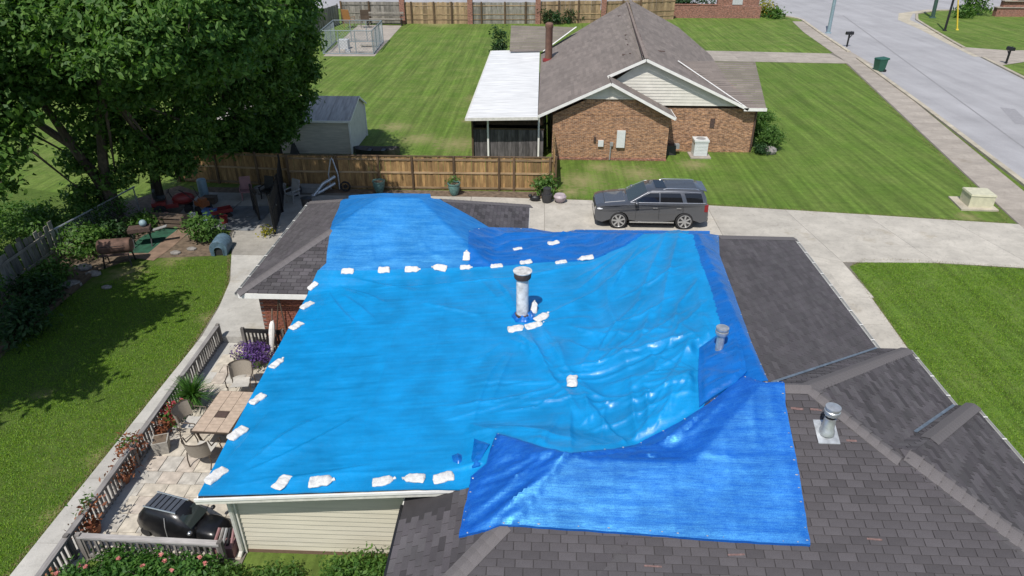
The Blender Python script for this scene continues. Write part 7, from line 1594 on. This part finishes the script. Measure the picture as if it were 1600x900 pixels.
tree('tree outside the left edge that shades the near lawn', (-21.0, 12.0, 0), [[(-20.9, 12.1, 2.5), (-20.3, 12.4, 5), (-19.6, 12.8, 7)], [(-20.9, 12.1, 2.5), (-20.8, 14.0, 5), (-20.6, 16, 6.6)]],
     [((-19.0, 12.8, 7.2), (2.0, 2.0, 1.3)), ((-20.6, 10.8, 7.6), (2.6, 2.4, 1.6)), ((-21.5, 14.5, 7.4), (2.4, 2.2, 1.6)), ((-19.4, 15.6, 6.6), (1.7, 1.5, 1.0)), ((-17.6, 11.9, 6.6), (1.1, 1.1, .7)), ((-22.6, 17.6, 7.4), (2.2, 2.2, 1.6)), ((-18.2, 9.8, 7.5), (1.3, 1.4, .9)), ((-20.3, 18.2, 6.8), (1.5, 1.4, 1.0)), ((-16.4, 15.2, 7), (1.5, 1.3, .9)), ((-15.4, 16.4, 6.8), (1.1, .9, .6)), ((-15.7, 12.0, 7), (1.2, 1.0, .7)), ((-17.2, 13.5, 7), (1.6, 1.4, 1.0)), ((-16.8, 13.4, 7.2), (1.3, 1.2, .8)), ((-17.8, 16.6, 7), (1.7, 1.6, 1)), ((-18.4, 18.2, 7), (1.5, 1.3, .9))], 27000, .18, M['leaf'], .28)
tree('far tree standing beyond the lawn at the upper left', (-33, 52, 0), [[(-33, 52, 3), (-32.5, 52, 6)]], [((-33, 52, 7), (4, 4, 3)), ((-29.5, 51, 6.5), (3, 3, 2.4)), ((-36, 54, 7.5), (4, 4, 3))], 7000, .3, M['leaf'], .3)
p = P(503, 14); bush('far_sapling', 'small leafy sapling behind the weathered side fence', 'sapling', (-28.2, 88.5, 0), (1.0, 1.0, 1.6), 260, .2, M['leaf'])

# ============================================================ GRASS BLADES (near lawns and ragged lawn edges)
def blades(name, pts, L, mat):
    m = len(pts); a = rng.random(m) * 6.283; ln = rng.uniform(.5, 1.1, m) * L; lean = rng.uniform(.6, 1.0, m) * ln; up = np.sqrt(np.maximum(ln ** 2 - lean ** 2, (.25 * ln) ** 2)); w_ = .007 + .006 * rng.random(m)
    p = np.column_stack([pts, np.full(m, .004)]); s_ = np.column_stack([-np.sin(a) * w_, np.cos(a) * w_, 0 * a]); tip = p + np.column_stack([np.cos(a) * lean, np.sin(a) * lean, up]); V = np.empty((m, 3, 3)); V[:, 0] = p - s_; V[:, 1] = p + s_; V[:, 2] = tip
    o = bpy.data.objects.new(name, quads_mesh(name, V.reshape(-1, 3), mat, 3)); sc.collection.objects.link(o); return tag(o, kind='stuff')
M['blade'] = leaf_mat('grass_blade', (.050, .145, .005), (.20, .32, .022), .3)
M['blade_dry'] = leaf_mat('dry_grass_blade', (.10, .10, .03), (.26, .22, .10), .2)
def scatter(poly, n, dens=None):
    q = np.array(poly); p = rng.uniform(q.min(0), q.max(0), (n, 2)); p = p[pip(p[:, 0], p[:, 1], poly)]
    k = vnoise(p[:, 0] * .9, p[:, 1] * .9, 77) + .5 * vnoise(p[:, 0] * 3, p[:, 1] * 3, 78); return p[k > rng.uniform(-.9, .35, len(p))]
WL = [(-18.5, 6), (-11.15, 6), (-11.17, 18), (-11.5, 21.7), (-12.6, 24.4), (-15, 24.3), (-18.2, 20), (-22, 16)]
blades('grass_blades', scatter(WL, 290000), .062, M['blade'])
CL = [(12.44, 24.75), (13.3, 25.25), (14.6, 25.35), (19.4, 24.85), (20.4, 24.4), (16.5, 8), (11.45, 8), (12.35, 22.3)]
blades('grass_blades', scatter(CL, 220000), .062, M['blade'])
ed = []
def along(pl, n, wd):
    for p in seg(pl, n): ed.append((p.x + rng.normal() * wd, p.y + rng.normal() * wd))
along([(-11.2, 6), (-11.22, 18), (-11.6, 21.9), (-12.7, 24.8)], 2600, .045)
along([(12.62, 24.92), (13.3, 25.42), (14.6, 25.5), (19.4, 25.0), (21.6, 24.75)], 900, .05); along([(12.42, 24.3), (11.4, 8)], 1500, .04)
along([(1.0, 31.72), (8.3, 31.2), (15, 30.3), (21.4, 29.5)], 2200, .07); along([(21.55, 30), (28.4, 68)], 1800, .08); along([(24.0, 31), (30.6, 67)], 1500, .08)
along([(.9, 37.68), (7.1, 37.65)], 500, .06); along([(7.3, 39.4), (12.4, 39.4)], 400, .06); along([(-11, 38), (-18, 38.05)], 500, .06)
blades('edge_grass', np.array(ed), .10, M['blade_dry'])
